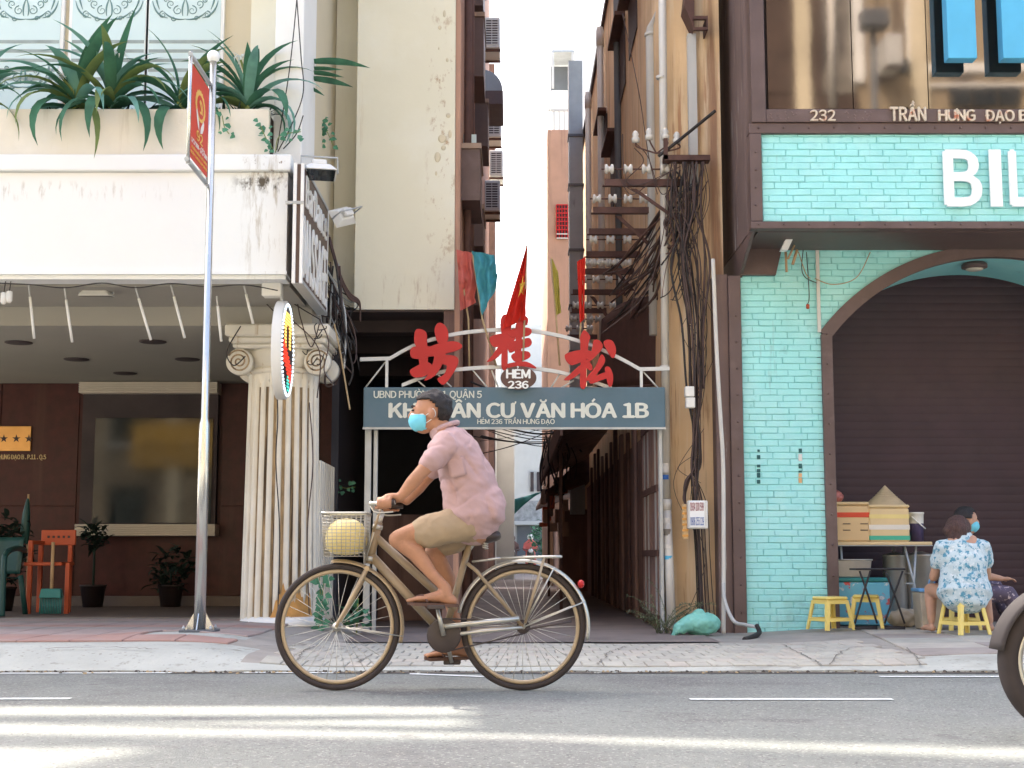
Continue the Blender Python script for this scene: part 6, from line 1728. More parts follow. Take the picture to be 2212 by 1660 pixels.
# basket of wires
bl, br_, bt, bb0 = B(702,1112).x, B(796,1112).x, B(740,1110).z, B(740,1202).z
bas = MB(); bw2 = .135
def bk(u, t):  # perimeter point
    f = 1 - .12*(1-t); xm = (bl+br_)/2; hx = (br_-bl)/2*f; hy = bw2*f; z = bb0 + (bt-bb0)*t
    c_ = [(-hx,-hy),(hx,-hy),(hx,hy),(-hx,hy)]; i = int(u*4) % 4; v = u*4-int(u*4); a, d = c_[i], c_[(i+1) % 4]
    return Vector((xm+a[0]+(d[0]-a[0])*v, QY+a[1]+(d[1]-a[1])*v, z))
bas.tube([bk(i/32, 1) for i in range(32)], .006, 8, closed=True)
basket = bas.build('basket', m_silver, bike)
b = MB()
for k in range(13): b.tube([bk(i/16, k/13) for i in range(16)], .0019, 5, closed=True)
for k in range(36): b.tube([bk(k/36, 0), bk(k/36, 1)], .0019, 5)
for k in range(8): b.tube([bk(.0+.25*k/8, 0), bk(.75-.25*k/8, 0)], .0019, 5)
b.build('wire_mesh', m_wire, basket, kind='stuff')
tb('basket_stay', [bk(.3,.1)+Vector((0,.0,0)), hd1+Vector((-.02,-.02,0))], .005, m_silver, 6)
q = Vector(((bl+br_)/2, QY, bb0+.105))
b = MB(); b.lathe([(.0,.095),(.045,.09),(.085,.065),(.108,.02),(.112,-.03),(.10,-.075),(.06,-.095),(.0,-.1)], q, 28, close=False)
b.build('yellow_bundle', m_hatyel, label='rounded pale yellow bundle lying in the bicycle basket', cat='bundle')

# ---------------------------------------------------------------- rider
rider = thing('person', 'cyclist in pink shirt, khaki shorts and blue face mask riding the bicycle', 'person', (sp.x, QY, sp.z))
H = B(929, 893)
ear = lambda s_: H + Vector((.014, .078*s_, -.012))
sk = MB()
sk.ball(H+Vector((.012,0,.020)), (.094,.074,.092), 20, 14); sk.ball(H+Vector((-.034,0,-.05)), (.060,.056,.062), 16, 12); sk.ball(H+Vector((-.05,0,-.005)), (.05,.062,.06), 14, 10)
sk.loft([H+Vector((-.088,0,.02)), H+Vector((-.104,0,-.008)), H+Vector((-.108,0,-.02))], [.009,.013,.015], n=10)
for s_ in (-1, 1): sk.ball(ear(s_), (.02,.012,.033), 10, 8)
nb = B(957, 938)
sk.loft([H+Vector((.02,0,-.05)), H.lerp(nb,.6)+Vector((.004,0,0)), nb], [.056,.055,.062])
sk.loft([nb+Vector((.01,0,0)), B(985,985), B(1012,1050), B(1028,1110), B(1030,1140)], [(.09,.07),(.16,.10),(.14,.115),(.15,.12),(.14,.10)])
hand_pts = {}
for s_ in (-1, 1):
    dx = 0 if s_ < 0 else .015
    sh = B(966, 968)+Vector((dx,.155*s_,0)); g0, g1 = gr[s_]
    gc_ = g0.lerp(g1, .45)
    el = B(903, 1036)+Vector((.012,.245*s_,0)); wrist = gc_+Vector((.078,-.008*s_,.028))
    sk.loft([sh, sh.lerp(el,.5), el], [.046,.042,.035]); sk.loft([el, el.lerp(wrist,.3), wrist], [.036,.037,.024])
    # hand closed round the grip
    sk.loft([wrist, gc_+Vector((.045,-.012*s_,.036)), gc_+Vector((.01,-.016*s_,.034))], [(.022,.02),(.034,.017),(.036,.015)], n=12)
    ax = (g1-g0).normalized()
    for i in range(4):
        fb = gc_ + ax*(-.034+.0215*i); L_ = (.92, 1.0, .96, .82)[i]; Rr = .0265
        pts = [fb + Vector((0, s_*Rr*math.sin(R(t_*L_)), Rr*math.cos(R(t_*L_)))) for t_ in (-25, 25, 75, 125, 175, 215)]
        sk.loft(pts, [.0105,.0105,.010,.0098,.009,.008], side=(1,0,0), n=8)
    tp = gc_ + ax*-.02
    sk.loft([tp+Vector((.03,-.022*s_,.022)), tp+Vector((.0,-.028*s_,.008)), tp+Vector((-.022,-.022*s_,-.012)), tp+Vector((-.03,-.008*s_,-.024))], [.013,.012,.0105,.009], n=8)
hipc = B(1018, 1124)
kn1 = B(862, 1166)+Vector((0,-.10,0)); an1 = c1+Vector((.045,-.05,.10)); 
hip1 = hipc+Vector((-.02,-.085,0))
sk.loft([hip1, hip1.lerp(kn1,.5)+Vector((0,0,.012)), kn1], [.08,.066,.049]); sk.loft([kn1, kn1.lerp(an1,.3)+Vector((.02,0,.008)), kn1.lerp(an1,.72), an1], [.047,.049,.031,.028])
def foot(an, ped, s_):
    heel = an+Vector((.038,0,-.068)); toe = Vector((ped.x-.115, an.y+.0, ped.z+.028))
    sk.loft([heel, heel.lerp(toe,.3)+Vector((0,0,.022)), heel.lerp(toe,.65)+Vector((0,0,.010)), toe], [(.028,.028),(.032,.034),(.042,.022),(.040,.013)], n=14)
    sk.loft([an, an+Vector((.005,0,-.045))], [.031,.034])
    for i in range(5):
        t0 = toe+Vector((.002,(-.034+.017*i)*(-s_),0)); sk.loft([t0, t0+Vector((-(.034-.004*i),0,-.006))], [(.0095 if i else .012),(.008 if i else .0105)], n=8)
    return heel, toe
h1, t1 = foot(an1, Vector((c1.x, c1.y-.05, c1.z+.011)), -1)
hip2 = hipc+Vector((-.01,.085,0)); kn2 = B(934, 1190)+Vector((0,.10,0)); an2 = c2+Vector((.05,.05,.115))
sk.loft([hip2, hip2.lerp(kn2,.5)+Vector((0,0,.01)), kn2], [.08,.066,.049]); sk.loft([kn2, kn2.lerp(an2,.3)+Vector((.022,0,0)), kn2.lerp(an2,.72), an2], [.047,.049,.031,.028])
h2, t2 = foot(an2, Vector((c2.x, c2.y+.05, c2.z+.011)), 1)
solid_union(sk, 'body', m_skin, .0072, 3, None, rider)
# hair: a cap over crown, temples and nape
def cap(c, rad, keep, mtl, name, par, th=.012, n=40, k=26, ns=.006):
    b0 = MB(); b0.ball(c, rad, n, k); b = MB(); used = {}
    for f in b0.f:
        m_ = sum((Vector(b0.v[i]) for i in f), Vector())/len(f) - Vector(c)
        if keep(m_):
            g_ = []
            for i in f:
                if i not in used:
                    used[i] = len(b.v); v = Vector(b0.v[i]); d = (v-Vector(c)).normalized(); b.v.append(tuple(v + d*ns*noise.noise(v*45)))
                g_.append(used[i])
            b.f.append(g_); b.m.append(0); b.s.append(True)
    return b.build(name, mtl, par, solid=th)
cap(H+Vector((.018,0,.026)), (.099,.080,.095), lambda m_: m_.z > .026 - 1.05*m_.x if m_.x > -.02 and m_.x < .03 else (m_.z > .046 if m_.x <= -.02 else m_.z > -.085), m_hair, 'hair', rider, .012, ns=.012)
cap(H+Vector((-.040,0,-.042)), (.074,.066,.062), lambda m_: m_.x < .022 and m_.z < .036 and m_.z > -.056, m_mask, 'face_mask', rider, .004, ns=.002)
cap(H+Vector((-.040,0,-.042)), (.0755,.0675,.063), lambda m_: m_.x < .022 and .030 < m_.z < .046, m_maskw, 'mask_edge', rider, .004, ns=.0)
for s_ in (-1, 1):
    tb('mask_loop', curve3([H+Vector((-.02,.062*s_,-.018)), H+Vector((.0,.078*s_,-.006)), ear(s_)+Vector((.008,.004*s_,.028)), ear(s_)+Vector((.018,0,-.01)), H+Vector((-.02,.06*s_,-.06))], 5), .0018, m_maskw, 5, rider)
    b = MB(); b.ball(H+Vector((-.088,.033*s_,.012)), (.010,.014,.006), 10, 6); b.build('eye', m_hair, rider)
    b = MB(); b.tube(curve3([H+Vector((-.098,.016*s_,.032)), H+Vector((-.093,.035*s_,.037)), H+Vector((-.078,.052*s_,.032))], 4), .004, 6); b.build('eyebrow', m_hair, rider)
# shirt
shm = MB()
shm.loft([B(956,937), B(970,952), B(988,984), B(1004,1022), B(1017,1066), B(1023,1100), B(1024,1116)], [(.072,.064),(.15,.098),(.186,.126),(.178,.140),(.172,.150),(.186,.156),(.196,.154)], n=28)
shm.loft([B(1050,1075), B(1064,1104), B(1072,1118)], [(.16,.09),(.165,.075),(.16,.045)], n=20)
for s_ in (-1, 1):
    dx = 0 if s_ < 0 else .015
    sh = B(966, 966)+Vector((dx,.155*s_,0)); el = B(903, 1036)+Vector((.012,.245*s_,0))
    shm.loft([B(978,972)+Vector((0,.10*s_,0)), sh, sh.lerp(el,.3), sh.lerp(el,.56)], [.078,.074,.066,(.068,.058)], n=20)
def folds(q):
    w = noise.noise((q.x*4+1, q.y*4, q.z*4)); m1 = max(0, noise.noise((q.x*6, q.y*5, q.z*6+7))+.35)
    f1 = 13*(q.z*1.0 + q.x*.75) + 3.2*w; f2 = 17*(q.z*.55 - q.x*.9) + 3.5*noise.noise((q.x*5, q.y*5+3, q.z*5))
    m2 = max(0, noise.noise((q.x*5+9, q.y*5, q.z*5))+.15)
    v = -.020*(1-abs(math.sin(f1)))**3*m1 - .018*(1-abs(math.sin(f2)))**3*m2
    return v + .010*noise.noise((q.x*8+q.z*5, q.y*6, q.z*12-q.x*8)) + .004*noise.noise((q.x*24, q.y*18, q.z*40+q.x*16)) + .004
solid_union(shm, 'shirt', m_shirt, .0075, 3, folds, rider)
q = B(962, 930)
b = MB(); b.tube(curve3([q+Vector((-.055,.0,-.022)), q+Vector((-.03,-.06,.004)), q+Vector((.03,-.066,.028)), q+Vector((.065,0,.042)), q+Vector((.03,.066,.028)), q+Vector((-.03,.06,.004)), q+Vector((-.055,0,-.022))], 6), .014, 8); b.build('collar', m_shirt, rider)
a = B(960, 1010)+Vector((0,-.178,0))
b = MB(); b.grid(lambda u, v: a+Vector((.02+.085*u+.02*v, -.002-.008*math.sin(math.pi*u)*v, .03-.10*v+.02*u)), 6, 6); b.build('pocket', m_shirt, rider, solid=.003)
# shorts
so = MB()
so.loft([B(1018,1100), B(1020,1120), B(1022,1140)], [(.14,.11),(.155,.12),(.15,.10)], n=24)
for hp, kn in ((hip1, kn1), (hip2, kn2)):
    so.loft([hp+Vector((.03,0,-.012)), hp.lerp(kn,.35)+Vector((0,0,-.008)), hp.lerp(kn,.60)+Vector((0,0,-.004))], [(.088,.09),(.092,.092),(.088,.09)], n=20)
solid_union(so, 'shorts', m_shorts, .010, 3, lambda q: .008*noise.noise((q.x*14, q.y*9, q.z*10)) + .004*noise.noise(q*40), rider)
for (hl, te) in ((h1, t1), (h2, t2)):
    b = MB(); d = te-hl
    poly = []
    for (u, w_) in ((-.16,.0),(-.14,.03),(0,.036),(.4,.036),(.75,.05),(1.0,.048),(1.14,.03),(1.18,0)): poly.append((u, w_))
    lo = [hl + Vector((d.x*u, w_, d.z*u - .032 if u <= 1 else d.z - .026)) for u, w_ in poly] + [hl + Vector((d.x*u, -w_, d.z*u - .032 if u <= 1 else d.z - .026)) for u, w_ in poly[::-1][1:-1]]
    b.prism(lo, (0,0,.016)); b.build('sandal', m_sandal, rider)
    b = MB(); mid = hl.lerp(te,.78); b.tube(curve3([mid+Vector((.03,-.044,-.012)), mid+Vector((0,-.02,.022)), te+Vector((.005,0,.010)), mid+Vector((0,.02,.022)), mid+Vector((.03,.044,-.012))], 5), .006, 6); b.build('sandal_strap', m_sandal, rider)

# ---------------------------------------------------------------- snack stall under the arch
def zV(x, y): return (1693.6 + x*.2914, 1002.3 + y*.2914)
def V(x, y, Y): return P(*zV(x, y), Y)
ZF = .077
def ground_z(x, y): return ZF
TY = 13.05
a, c = V(368, 600, TY), V(1100, 578, TY)
tz = c.z
tab = thing('folding_table', 'low folding table with thin legs under the arch', 'table', (a.x, TY+.2, ZF))
MB().cbox(a.x, c.x, TY, TY+.5, tz-.03, tz, .006).build('tabletop', m_foam2, tab)
MB().box(a.x-.002, c.x+.002, TY-.003, TY+.503, tz-.038, tz-.0305).build('edge', m_steel, tab)
lx = [V(430,0+600,TY).x, V(905,600,TY).x, V(990,600,TY).x]
for i, (x0, x1) in enumerate(((lx[0], lx[0]+.03), (lx[2], lx[2]-.07), (lx[1], lx[2]+.05))):
    for y in (TY+.05, TY+.45):
        b = MB(); b.tube([(x0, y, tz-.038), (x1, y, ZF)], .011, 8); b.build('leg', m_steel, tab)
b = MB(); b.tube([(lx[1], TY+.05, .45), (lx[2]-.03, TY+.05, .45)], .009, 6); b.build('brace', m_steel, tab)
def foam(label, x0, x1, ytop, ybot, stripes, mtl, lid, marks=False):
    A, C_ = V(x0, ybot, TY+.06), V(x1, ytop, TY+.06); A.z = tz + .001
    t = thing('foam_box', label, 'foam box', (A.x, TY+.25, tz), 'foam boxes on the stall table')
    zl_ = C_.z - (C_.z-A.z)*lid
    MB().cbox(A.x, C_.x, TY+.06, TY+.44, A.z, zl_-.003, .012).build('box', mtl, t)
    MB().cbox(A.x-.006, C_.x+.006, TY+.052, TY+.448, zl_, C_.z, .012).build('lid', mtl, t)
    for (q0, q1, mm) in stripes:
        z0, z1 = V(x0, q1, TY+.05).z, V(x0, q0, TY+.05).z
        MB().box(A.x-.0015, C_.x+.0015, TY+.0575, TY+.4425, z0, z1).build('stripe', mm, t)
    if marks:
        for xx_ in (470, 600):
            for yy in (445, 492):
                p_ = V(xx_, yy, TY+.05); MB().box(p_.x-.04, p_.x+.03, TY+.0565, TY+.0595, p_.z-.004, p_.z+.004).build('handle_slot', m_dark, t)
    return C_.z
zb1 = foam('tan foam box with red stripe at the shutter jamb', 345, 628, 282, 590, [(360, 397, m_stripe_r)], m_foam, .09, True)
zb2 = foam('pale foam box with white and green stripes under the conical hat', 636, 925, 303, 582, [(375, 405, m_hatyel), (452, 488, m_stripe_w), (533, 565, m_stripe_g)], m_foam2, .09)
p0, p1_, p2_ = V(612, 303, TY+.2), V(912, 303, TY+.2), V(735, 160, TY+.2)
xm = (p0.x+p1_.x)/2; hr = (p1_.x-p0.x)/2
hat = thing('conical_hat', 'conical palm leaf hat resting on the pale foam box', 'hat', (xm, TY+.25, zb2))
b = MB(); b.lathe([(hr, 0), (hr*.99, .006), (hr*.5, (p2_.z-p0.z)*.5), (.004, p2_.z-zb2)], (xm-.0, TY+.25, zb2+.001), 36, close=False); cone = b.build('cone', m_hat, hat)
for k in range(8):
    f = (k+.5)/8.5; b = MB(); b.tube([(xm+hr*(1-f)*1.004*math.cos(2*math.pi*i/30), TY+.25+hr*(1-f)*1.004*math.sin(2*math.pi*i/30), zb2+.002+(p2_.z-zb2)*f) for i in range(30)], .0022, 5, closed=True); b.build('hoop', m_hat, cone)
A = V(932, 570, TY+.2); C_ = V(1033, 360, TY+.2); xm = (A.x+C_.x)/2; hr = (C_.x-A.x)/2
bu = thing('plastic_bucket', 'navy plastic bucket with white upper half and handle', 'bucket', (xm, TY+.2, tz))
hB = C_.z - tz
b = MB(); b.lathe([(.0,.001),(hr*.86,.001),(hr*.93,hB*.62)], (xm, TY+.2, tz), 26, close=False); b.build('lower', m_navy, bu)
b = MB(); b.lathe([(hr*.935,hB*.62),(hr*.98,hB*.93),(hr*1.05,hB*.94),(hr*1.05,hB),(hr*.3,hB),(0,hB)], (xm, TY+.2, tz), 26, close=False); b.build('upper', m_whitepla, bu)
b = MB(); b.tube(curve3([(xm-hr*.9, TY+.14, tz+hB*.85), (xm+hr*.4, TY+.2-hr*1.08, tz+hB*.55), (xm+hr*1.12, TY+.18, tz+hB*.45)], 6), .006, 6); b.build('handle', m_white_sign, bu)
A, C_ = V(338, 285, TY+.3), V(420, 205, TY+.3)
b = MB(); b.ball(((A.x+C_.x)/2, TY+.3, zb1+.055), (.075,.08,.058), 18, 12)
solid_union(b, 'plastic_bag', m_bagpink, .01, 1, lambda q: .014*noise.noise(q*28), label='crumpled pink plastic bag on top of the red striped foam box', cat='bag')
# cooler and pots under the table
CYY = 12.98
A, C_ = V(362, 1165, CYY), V(782, 845, CYY)
co_ = thing('printed_cooler', 'turquoise and red printed cooler chest under the table', 'cooler', (A.x, CYY, ZF))
MB().cbox(A.x, C_.x, CYY, CYY+.4, ZF, C_.z-.04, .01).build('chest', m_cartoon, co_); MB().cbox(A.x-.005, C_.x+.005, CYY-.005, CYY+.405, C_.z-.038, C_.z, .008).build('lid', m_teal, co_)
A2, C2 = V(360, 845, CYY), V(655, 712, CYY)
ty_ = thing('metal_tray', 'dull aluminium food tray on the printed cooler', 'tray', (A2.x, CYY, C_.z))
b = MB(); z0 = C_.z + .001; z1 = C2.z
b.hexa([(A2.x+.02,CYY+.03,z0),(C2.x-.02,CYY+.03,z0),(C2.x-.02,CYY+.36,z0),(A2.x+.02,CYY+.36,z0)], [(A2.x,CYY+.01,z1),(C2.x,CYY+.01,z1),(C2.x,CYY+.38,z1),(A2.x,CYY+.38,z1)]); b.build('tub', m_alu, ty_, bevel=.01)
b = MB(); b.tube([(A2.x,CYY+.01,z1),(C2.x,CYY+.01,z1),(C2.x,CYY+.38,z1),(A2.x,CYY+.38,z1)], .008, 6, closed=True); b.build('rim', m_alu, ty_)
for (x0, x1, yt, yb, lab) in ((742, 905, 655, 960, 'dented aluminium stock pot next to printed cooler'), (905, 1108, 650, 985, 'larger aluminium stock pot behind the table leg')):
    A, C_ = V(x0, yb, 13.35), V(x1, yt, 13.35); xm = (A.x+C_.x)/2; hr = (C_.x-A.x)/2
    t = thing('stock_pot', lab, 'pot', (xm, 13.35, ZF)); h = C_.z - ZF
    b = MB(); b.lathe([(0,0),(hr*.96,0),(hr,.02),(hr,h*.93),(hr*1.04,h*.94),(hr*1.04,h*.96),(hr*.95,h*.96),(.03,h),(0,h)], (xm, 13.35, ZF), 30, close=False); b.build('pot', m_alu, t)
    for s_ in (-1, 1): b = MB(); b.tube(curve3([(xm+s_*hr*.98, 13.33, ZF+h*.7), (xm+s_*(hr+.02), 13.28, ZF+h*.7), (xm+s_*hr*.98, 13.23, ZF+h*.7)], 4), .006, 6); b.build('handle', m_alu, t)
b = MB(); p_ = V(890, 1110, 12.75); b.ball((p_.x, 12.75, ZF+.075), (.15,.10,.09), 20, 12)
solid_union(b, 'clear_bag', m_clear, .012, 1, lambda q: .025*noise.noise(q*16), label='crumpled grey plastic bag on the pavement under the table', cat='bag')
A, C_ = V(1002, 1165, 12.3), V(1168, 925, 12.3)
t = thing('storage_bin', 'milky plastic bin with blue lid and handle beside the seated women', 'bin', (A.x, 12.3, ZF)); z1 = C_.z
b = MB(); b.hexa([(A.x+.015,12.26,ZF),(C_.x-.015,12.26,ZF),(C_.x-.015,12.48,ZF),(A.x+.015,12.48,ZF)], [(A.x,12.24,z1-.03),(C_.x,12.24,z1-.03),(C_.x,12.5,z1-.03),(A.x,12.5,z1-.03)]); b.build('tub', m_clear, t, bevel=.01)
MB().cbox(A.x-.006, C_.x+.006, 12.234, 12.506, z1-.028, z1, .006).build('lid', m_bluelid, t)
b = MB(); b.tube(curve3([(A.x+.07,12.25,z1), (A.x+.09,12.25,z1+.08), (A.x+.12,12.25,z1+.08), (A.x+.14,12.25,z1)], 5), .006, 6); b.build('handle', m_bluelid, t)
# black folding stool frame
FY2 = 12.25
t = thing('folding_stool', 'black folding stool with crossed tube legs', 'stool', (V(700,1200,FY2).x, FY2, ZF))
A, C_ = V(530, 775, FY2), V(900, 775, FY2)
MB().cbox(A.x, C_.x, FY2-.02, FY2+.24, A.z-.016, A.z, .006).build('seat', m_black, t)
def sleg(x0, x1, y):
    b = MB(); b.tube(curve3([V(x0,795,y), V(x0+ (x1-x0)*.5, 980, y), V(x1,1185,y)], 3), .009, 8); b.build('leg', m_black, t)
for y in (FY2, FY2+.2):
    for (x0, x1) in ((560, 690), (640, 525), (750, 895), (880, 745)): sleg(x0, x1, y)
for (x0, x1) in ((525, 690), (745, 895)):
    for y in (FY2, FY2+.2):
        p_, q_ = V(x0,1190,y), V(x1,1190,y); b = MB(); b.tube([(p_.x,y,ZF+.010),(q_.x,y,ZF+.010)], .0095, 8); b.build('foot_bar', m_black, t)
# yellow plastic stools
def make_stool(label, loc, rz, s_=1.0):
    t = thing('plastic_stool', label, 'stool', (0,0,0), 'low yellow plastic stools'); h = .285; tw, bw_ = .115, .152
    MB().cbox(-tw, tw, -tw, tw, h-.03, h, .014).build('seat', m_yellow, t)
    for sx in (-1, 1):
        for sy in (-1, 1):
            b = MB(); w1, w0 = .036, .030
            def cr(px_, z, w): return [(sx*px_, sy*px_, z), (sx*(px_-w), sy*px_, z), (sx*(px_-w), sy*(px_-.012), z), (sx*(px_-.012), sy*(px_-.012), z), (sx*(px_-.012), sy*(px_-w), z), (sx*px_, sy*(px_-w), z)]
            lo, hi = cr(bw_, 0, w0), cr(tw-.002, h-.031, w1)
            vs_ = lo+hi; n_ = 6
            b.add(vs_, [list(range(6)), list(range(6,12))] + [(i,(i+1) % 6,6+(i+1) % 6,6+i) for i in range(6)]); b.build('leg', m_yellow, t)
    z = .075; w = bw_-(bw_-tw)*z/h
    for k in range(4):
        b = MB(); L_ = w-.02; b.box(-L_, L_, -w+.003, -w+.012, z, z+.028); o = b.build('rail', m_yellow, t); o.rotation_euler = (0,0,k*math.pi/2)
        b = MB(); L_ = tw-.02; b.box(-L_, L_, -tw-.001, -tw+.009, h-.062, h-.0305); o = b.build('apron', m_yellow, t); o.rotation_euler = (0,0,k*math.pi/2)
    t.location = loc; t.rotation_euler = (0,0,rz); t.scale = (s_,)*3
    return t
def st_loc(x, y, Y): p_ = V(x, y, Y); return (p_.x, Y, ZF)
make_stool('yellow plastic stool standing against the turquoise brick pier', (V(345,1200,12.45).x, 12.45, hgt(V(345,1200,12.45).x,12.45)+.01), R(24))
make_stool('yellow plastic stool behind the black folding stool', st_loc(612,1190,12.6), R(-15))
make_stool('yellow plastic stool under the woman in floral blouse', st_loc(1335,1250,11.55), R(20))
make_stool('yellow plastic stool under the masked woman', st_loc(1290,1200,12.25), R(10), .98)
# seated women
WY = 11.55
w1 = thing('person', 'woman with brown hair in blue floral blouse sitting with her back turned', 'person', (V(1340,1000,WY).x, WY, .36))
hd = V(1315, 490, WY)+Vector((.0,.10,0)); seat = Vector((V(1340,1000,WY).x, WY, .375)); shl = V(1340, 590, WY)+Vector((0,.05,0))
sk = MB(); sk.ball(hd, (.082,.095,.108), 18, 12); sk.ball(hd+Vector((.015,.05,-.05)), (.055,.05,.06)); sk.loft([hd+Vector((0,0,-.06)), shl+Vector((0,0,.01))], [.05,.058], side=(1,0,0))
sk.loft([shl, (shl+seat)/2, seat], [(.15,.09),(.15,.11),(.17,.13)], side=(1,0,0))
for s_ in (-1, 1):
    sh = shl+Vector((.165*s_,0,-.045)); el = sh+Vector((.055*s_,.10,-.23)); hnd = el+Vector((-.10*s_,.24,.02))
    sk.loft([sh, el], [.046,.038], n=12); sk.loft([el, el.lerp(hnd,.4), hnd], [.038,.036,.024], n=12)
    sk.ball(hnd+Vector((-.01*s_,.035,0)), (.032,.045,.018), 12, 8)
    for i in range(4): f0 = hnd+Vector(((-.025+.016*i),.065,0)); sk.loft([f0, f0+Vector((0,.03,-.008)), f0+Vector((0,.04,-.03))], [.008,.008,.007], n=8)
    sk.loft([hnd+Vector((-.03*s_,.02,0)), hnd+Vector((-.055*s_,.045,-.005))], [.010,.008], n=8)
    hp = seat+Vector((.09*s_,.02,.02)); kn = hp+Vector((.13*s_+.04,.30,.03)); an = Vector((kn.x+.02*s_, kn.y-.06, ZF+.09))
    sk.loft([hp, hp.lerp(kn,.5), kn], [.085,.07,.055], n=14); sk.loft([kn, kn.lerp(an,.35), an], [.052,.05,.032], n=12)
    sk.loft([an+Vector((0,-.03,-.055)), an+Vector((.01*s_,.07,-.05)), an+Vector((.02*s_,.15,-.068))], [(.03,.03),(.04,.026),(.042,.014)], side=(1,0,0), n=12)
solid_union(sk, 'body', m_skin2, .010, 3, None, w1)
bl_ = MB(); bl_.loft([shl+Vector((0,-.005,.035)), shl+Vector((0,0,-.02)), shl.lerp(seat,.3), shl.lerp(seat,.62), shl.lerp(seat,.85), seat+Vector((0,-.01,.02))], [(.09,.075),(.185,.105),(.19,.13),(.185,.14),(.215,.16),(.225,.165)], side=(1,0,0), n=26)
for s_ in (-1, 1):
    sh = shl+Vector((.16*s_,0,-.03)); bl_.loft([sh+Vector((-.06*s_,0,.0)), sh, sh+Vector((.038*s_,.05,-.12))], [.075,.072,.066], n=16)
solid_union(bl_, 'blouse', m_floral, .012, 3, lambda q: .011*noise.noise((q.x*9, q.y*9, q.z*16)) + .005*noise.noise(q*30), w1)
hr_ = MB(); hr_.ball(hd+Vector((0,-.012,.012)), (.102,.108,.112), 20, 14); hr_.loft([hd+Vector((0,-.05,-.02)), hd+Vector((.0,-.07,-.09)), hd+Vector((.01,-.05,-.13))], [(.095,.06),(.095,.05),(.06,.025)], side=(1,0,0)); hr_.ball(hd+Vector((-.085,-.03,-.01)), (.045,.05,.05))
solid_union(hr_, 'hair', m_hairbrown, .009, 2, lambda q: .009*noise.noise((q.x*40, q.y*40, q.z*9)) + .004*noise.noise(q*60), w1)

W2 = 12.25
w2 = thing('person', 'masked woman with dark hair tied back sitting sideways behind the floral blouse', 'person', (V(1330,1000,W2).x, W2, .36))
hd = V(1362, 425, W2); seat = Vector((V(1300,1000,W2).x, W2, .37)); shl = V(1355, 590, W2)+Vector((0,.02,0))
sk = MB(); sk.ball(hd+Vector((-.01,0,.015)), (.092,.075,.098), 18, 12); sk.ball(hd+Vector((.03,-.01,-.05)), (.055,.05,.055)); sk.ball(hd+Vector((.082,-.012,-.012)), (.016,.012,.02), 8, 6); sk.ball(hd+Vector((-.005,-.073,-.01)), (.018,.01,.028), 8, 6)
sk.loft([hd+Vector((-.01,0,-.06)), shl+Vector((0,0,.01))], [.046,.055]); sk.loft([shl, (shl+seat)/2, seat], [(.14,.085),(.135,.10),(.16,.13)])
for s_ in (-1, 1):
    sh = shl+Vector((.0,.155*s_,-.04)); el = sh+Vector((.07+.02*s_,.05*s_,-.23)); hnd = el+Vector((.19,-.03*s_,-.03))
    sk.loft([sh, el], [.045,.038], n=12); sk.loft([el, el.lerp(hnd,.4), hnd], [.038,.036,.024], n=12); sk.ball(hnd+Vector((.035,0,0)), (.045,.032,.018), 12, 8)
    for i in range(4): f0 = hnd+Vector((.068,-.024+.016*i,0)); sk.loft([f0, f0+Vector((.03,0,-.008)), f0+Vector((.042,0,-.028))], [.008,.008,.007], n=8)
    sk.loft([hnd+Vector((.02,-.03*s_,0)), hnd+Vector((.045,-.052*s_,-.005))], [.010,.008], n=8)
    hp = seat+Vector((.03,.09*s_,.02)); kn = hp+Vector((.34,.07*s_,.02+.03*s_)); an = Vector((kn.x+.10, kn.y-.02, ZF+.09))
    sk.loft([hp, hp.lerp(kn,.5), kn], [.085,.07,.055], n=14); sk.loft([kn, kn.lerp(an,.35), an], [.052,.05,.032], n=12)
    sk.loft([an+Vector((-.03,0,-.055)), an+Vector((.07,.0,-.05)), an+Vector((.16,0,-.068))], [(.03,.03),(.04,.026),(.042,.014)], n=12)
solid_union(sk, 'body', m_skin2, .010, 3, None, w2)
bl_ = MB(); bl_.loft([shl+Vector((0,0,.035)), shl+Vector((0,0,-.02)), shl.lerp(seat,.4), shl.lerp(seat,.85), seat+Vector((0,0,.03))], [(.09,.07),(.175,.10),(.17,.12),(.18,.145),(.185,.15)], n=24)
for s_ in (-1, 1): sh = shl+Vector((0,.15*s_,-.03)); bl_.loft([sh+Vector((0,-.06*s_,0)), sh, sh+Vector((.04,.03*s_,-.13))], [.072,.07,.062], n=16)
solid_union(bl_, 'blouse', m_floral2, .012, 3, lambda q: .01*noise.noise((q.x*10, q.y*9, q.z*16)), w2)
tr = MB()
for s_ in (-1, 1):
    hp = seat+Vector((.03,.09*s_,.02)); kn = hp+Vector((.34,.07*s_,.02+.03*s_)); an = Vector((kn.x+.10, kn.y-.02, ZF+.09))
    tr.loft([hp+Vector((-.06,-.03*s_,0)), hp.lerp(kn,.5), kn, kn.lerp(an,.5), kn.lerp(an,.75)], [.11,.088,.075,.07,.075], n=16)
solid_union(tr, 'trousers', m_floral2, .012, 3, lambda q: .008*noise.noise(q*16), w2)
cap(hd+Vector((-.018,0,.022)), (.100,.083,.103), lambda m_: m_.x < .035 and (m_.z > .0 or m_.x < -.025) or m_.z > .055, m_hair, 'hair', w2, .012)
b = MB(); b.ball(hd+Vector((-.115,.0,-.01)), (.04,.035,.045)); b.build('hair_bun', m_hair, w2)
cap(hd+Vector((.030,-.005,-.042)), (.064,.060,.058), lambda m_: m_.x > -.02 and m_.z < .038 and m_.z > -.055, m_mask, 'face_mask', w2, .004, ns=.002)
for s_ in (-1, 1): b = MB(); b.ball(hd+Vector((.074,.03*s_,.018)), (.008,.012,.005), 8, 6); b.build('eye', m_hair, w2)

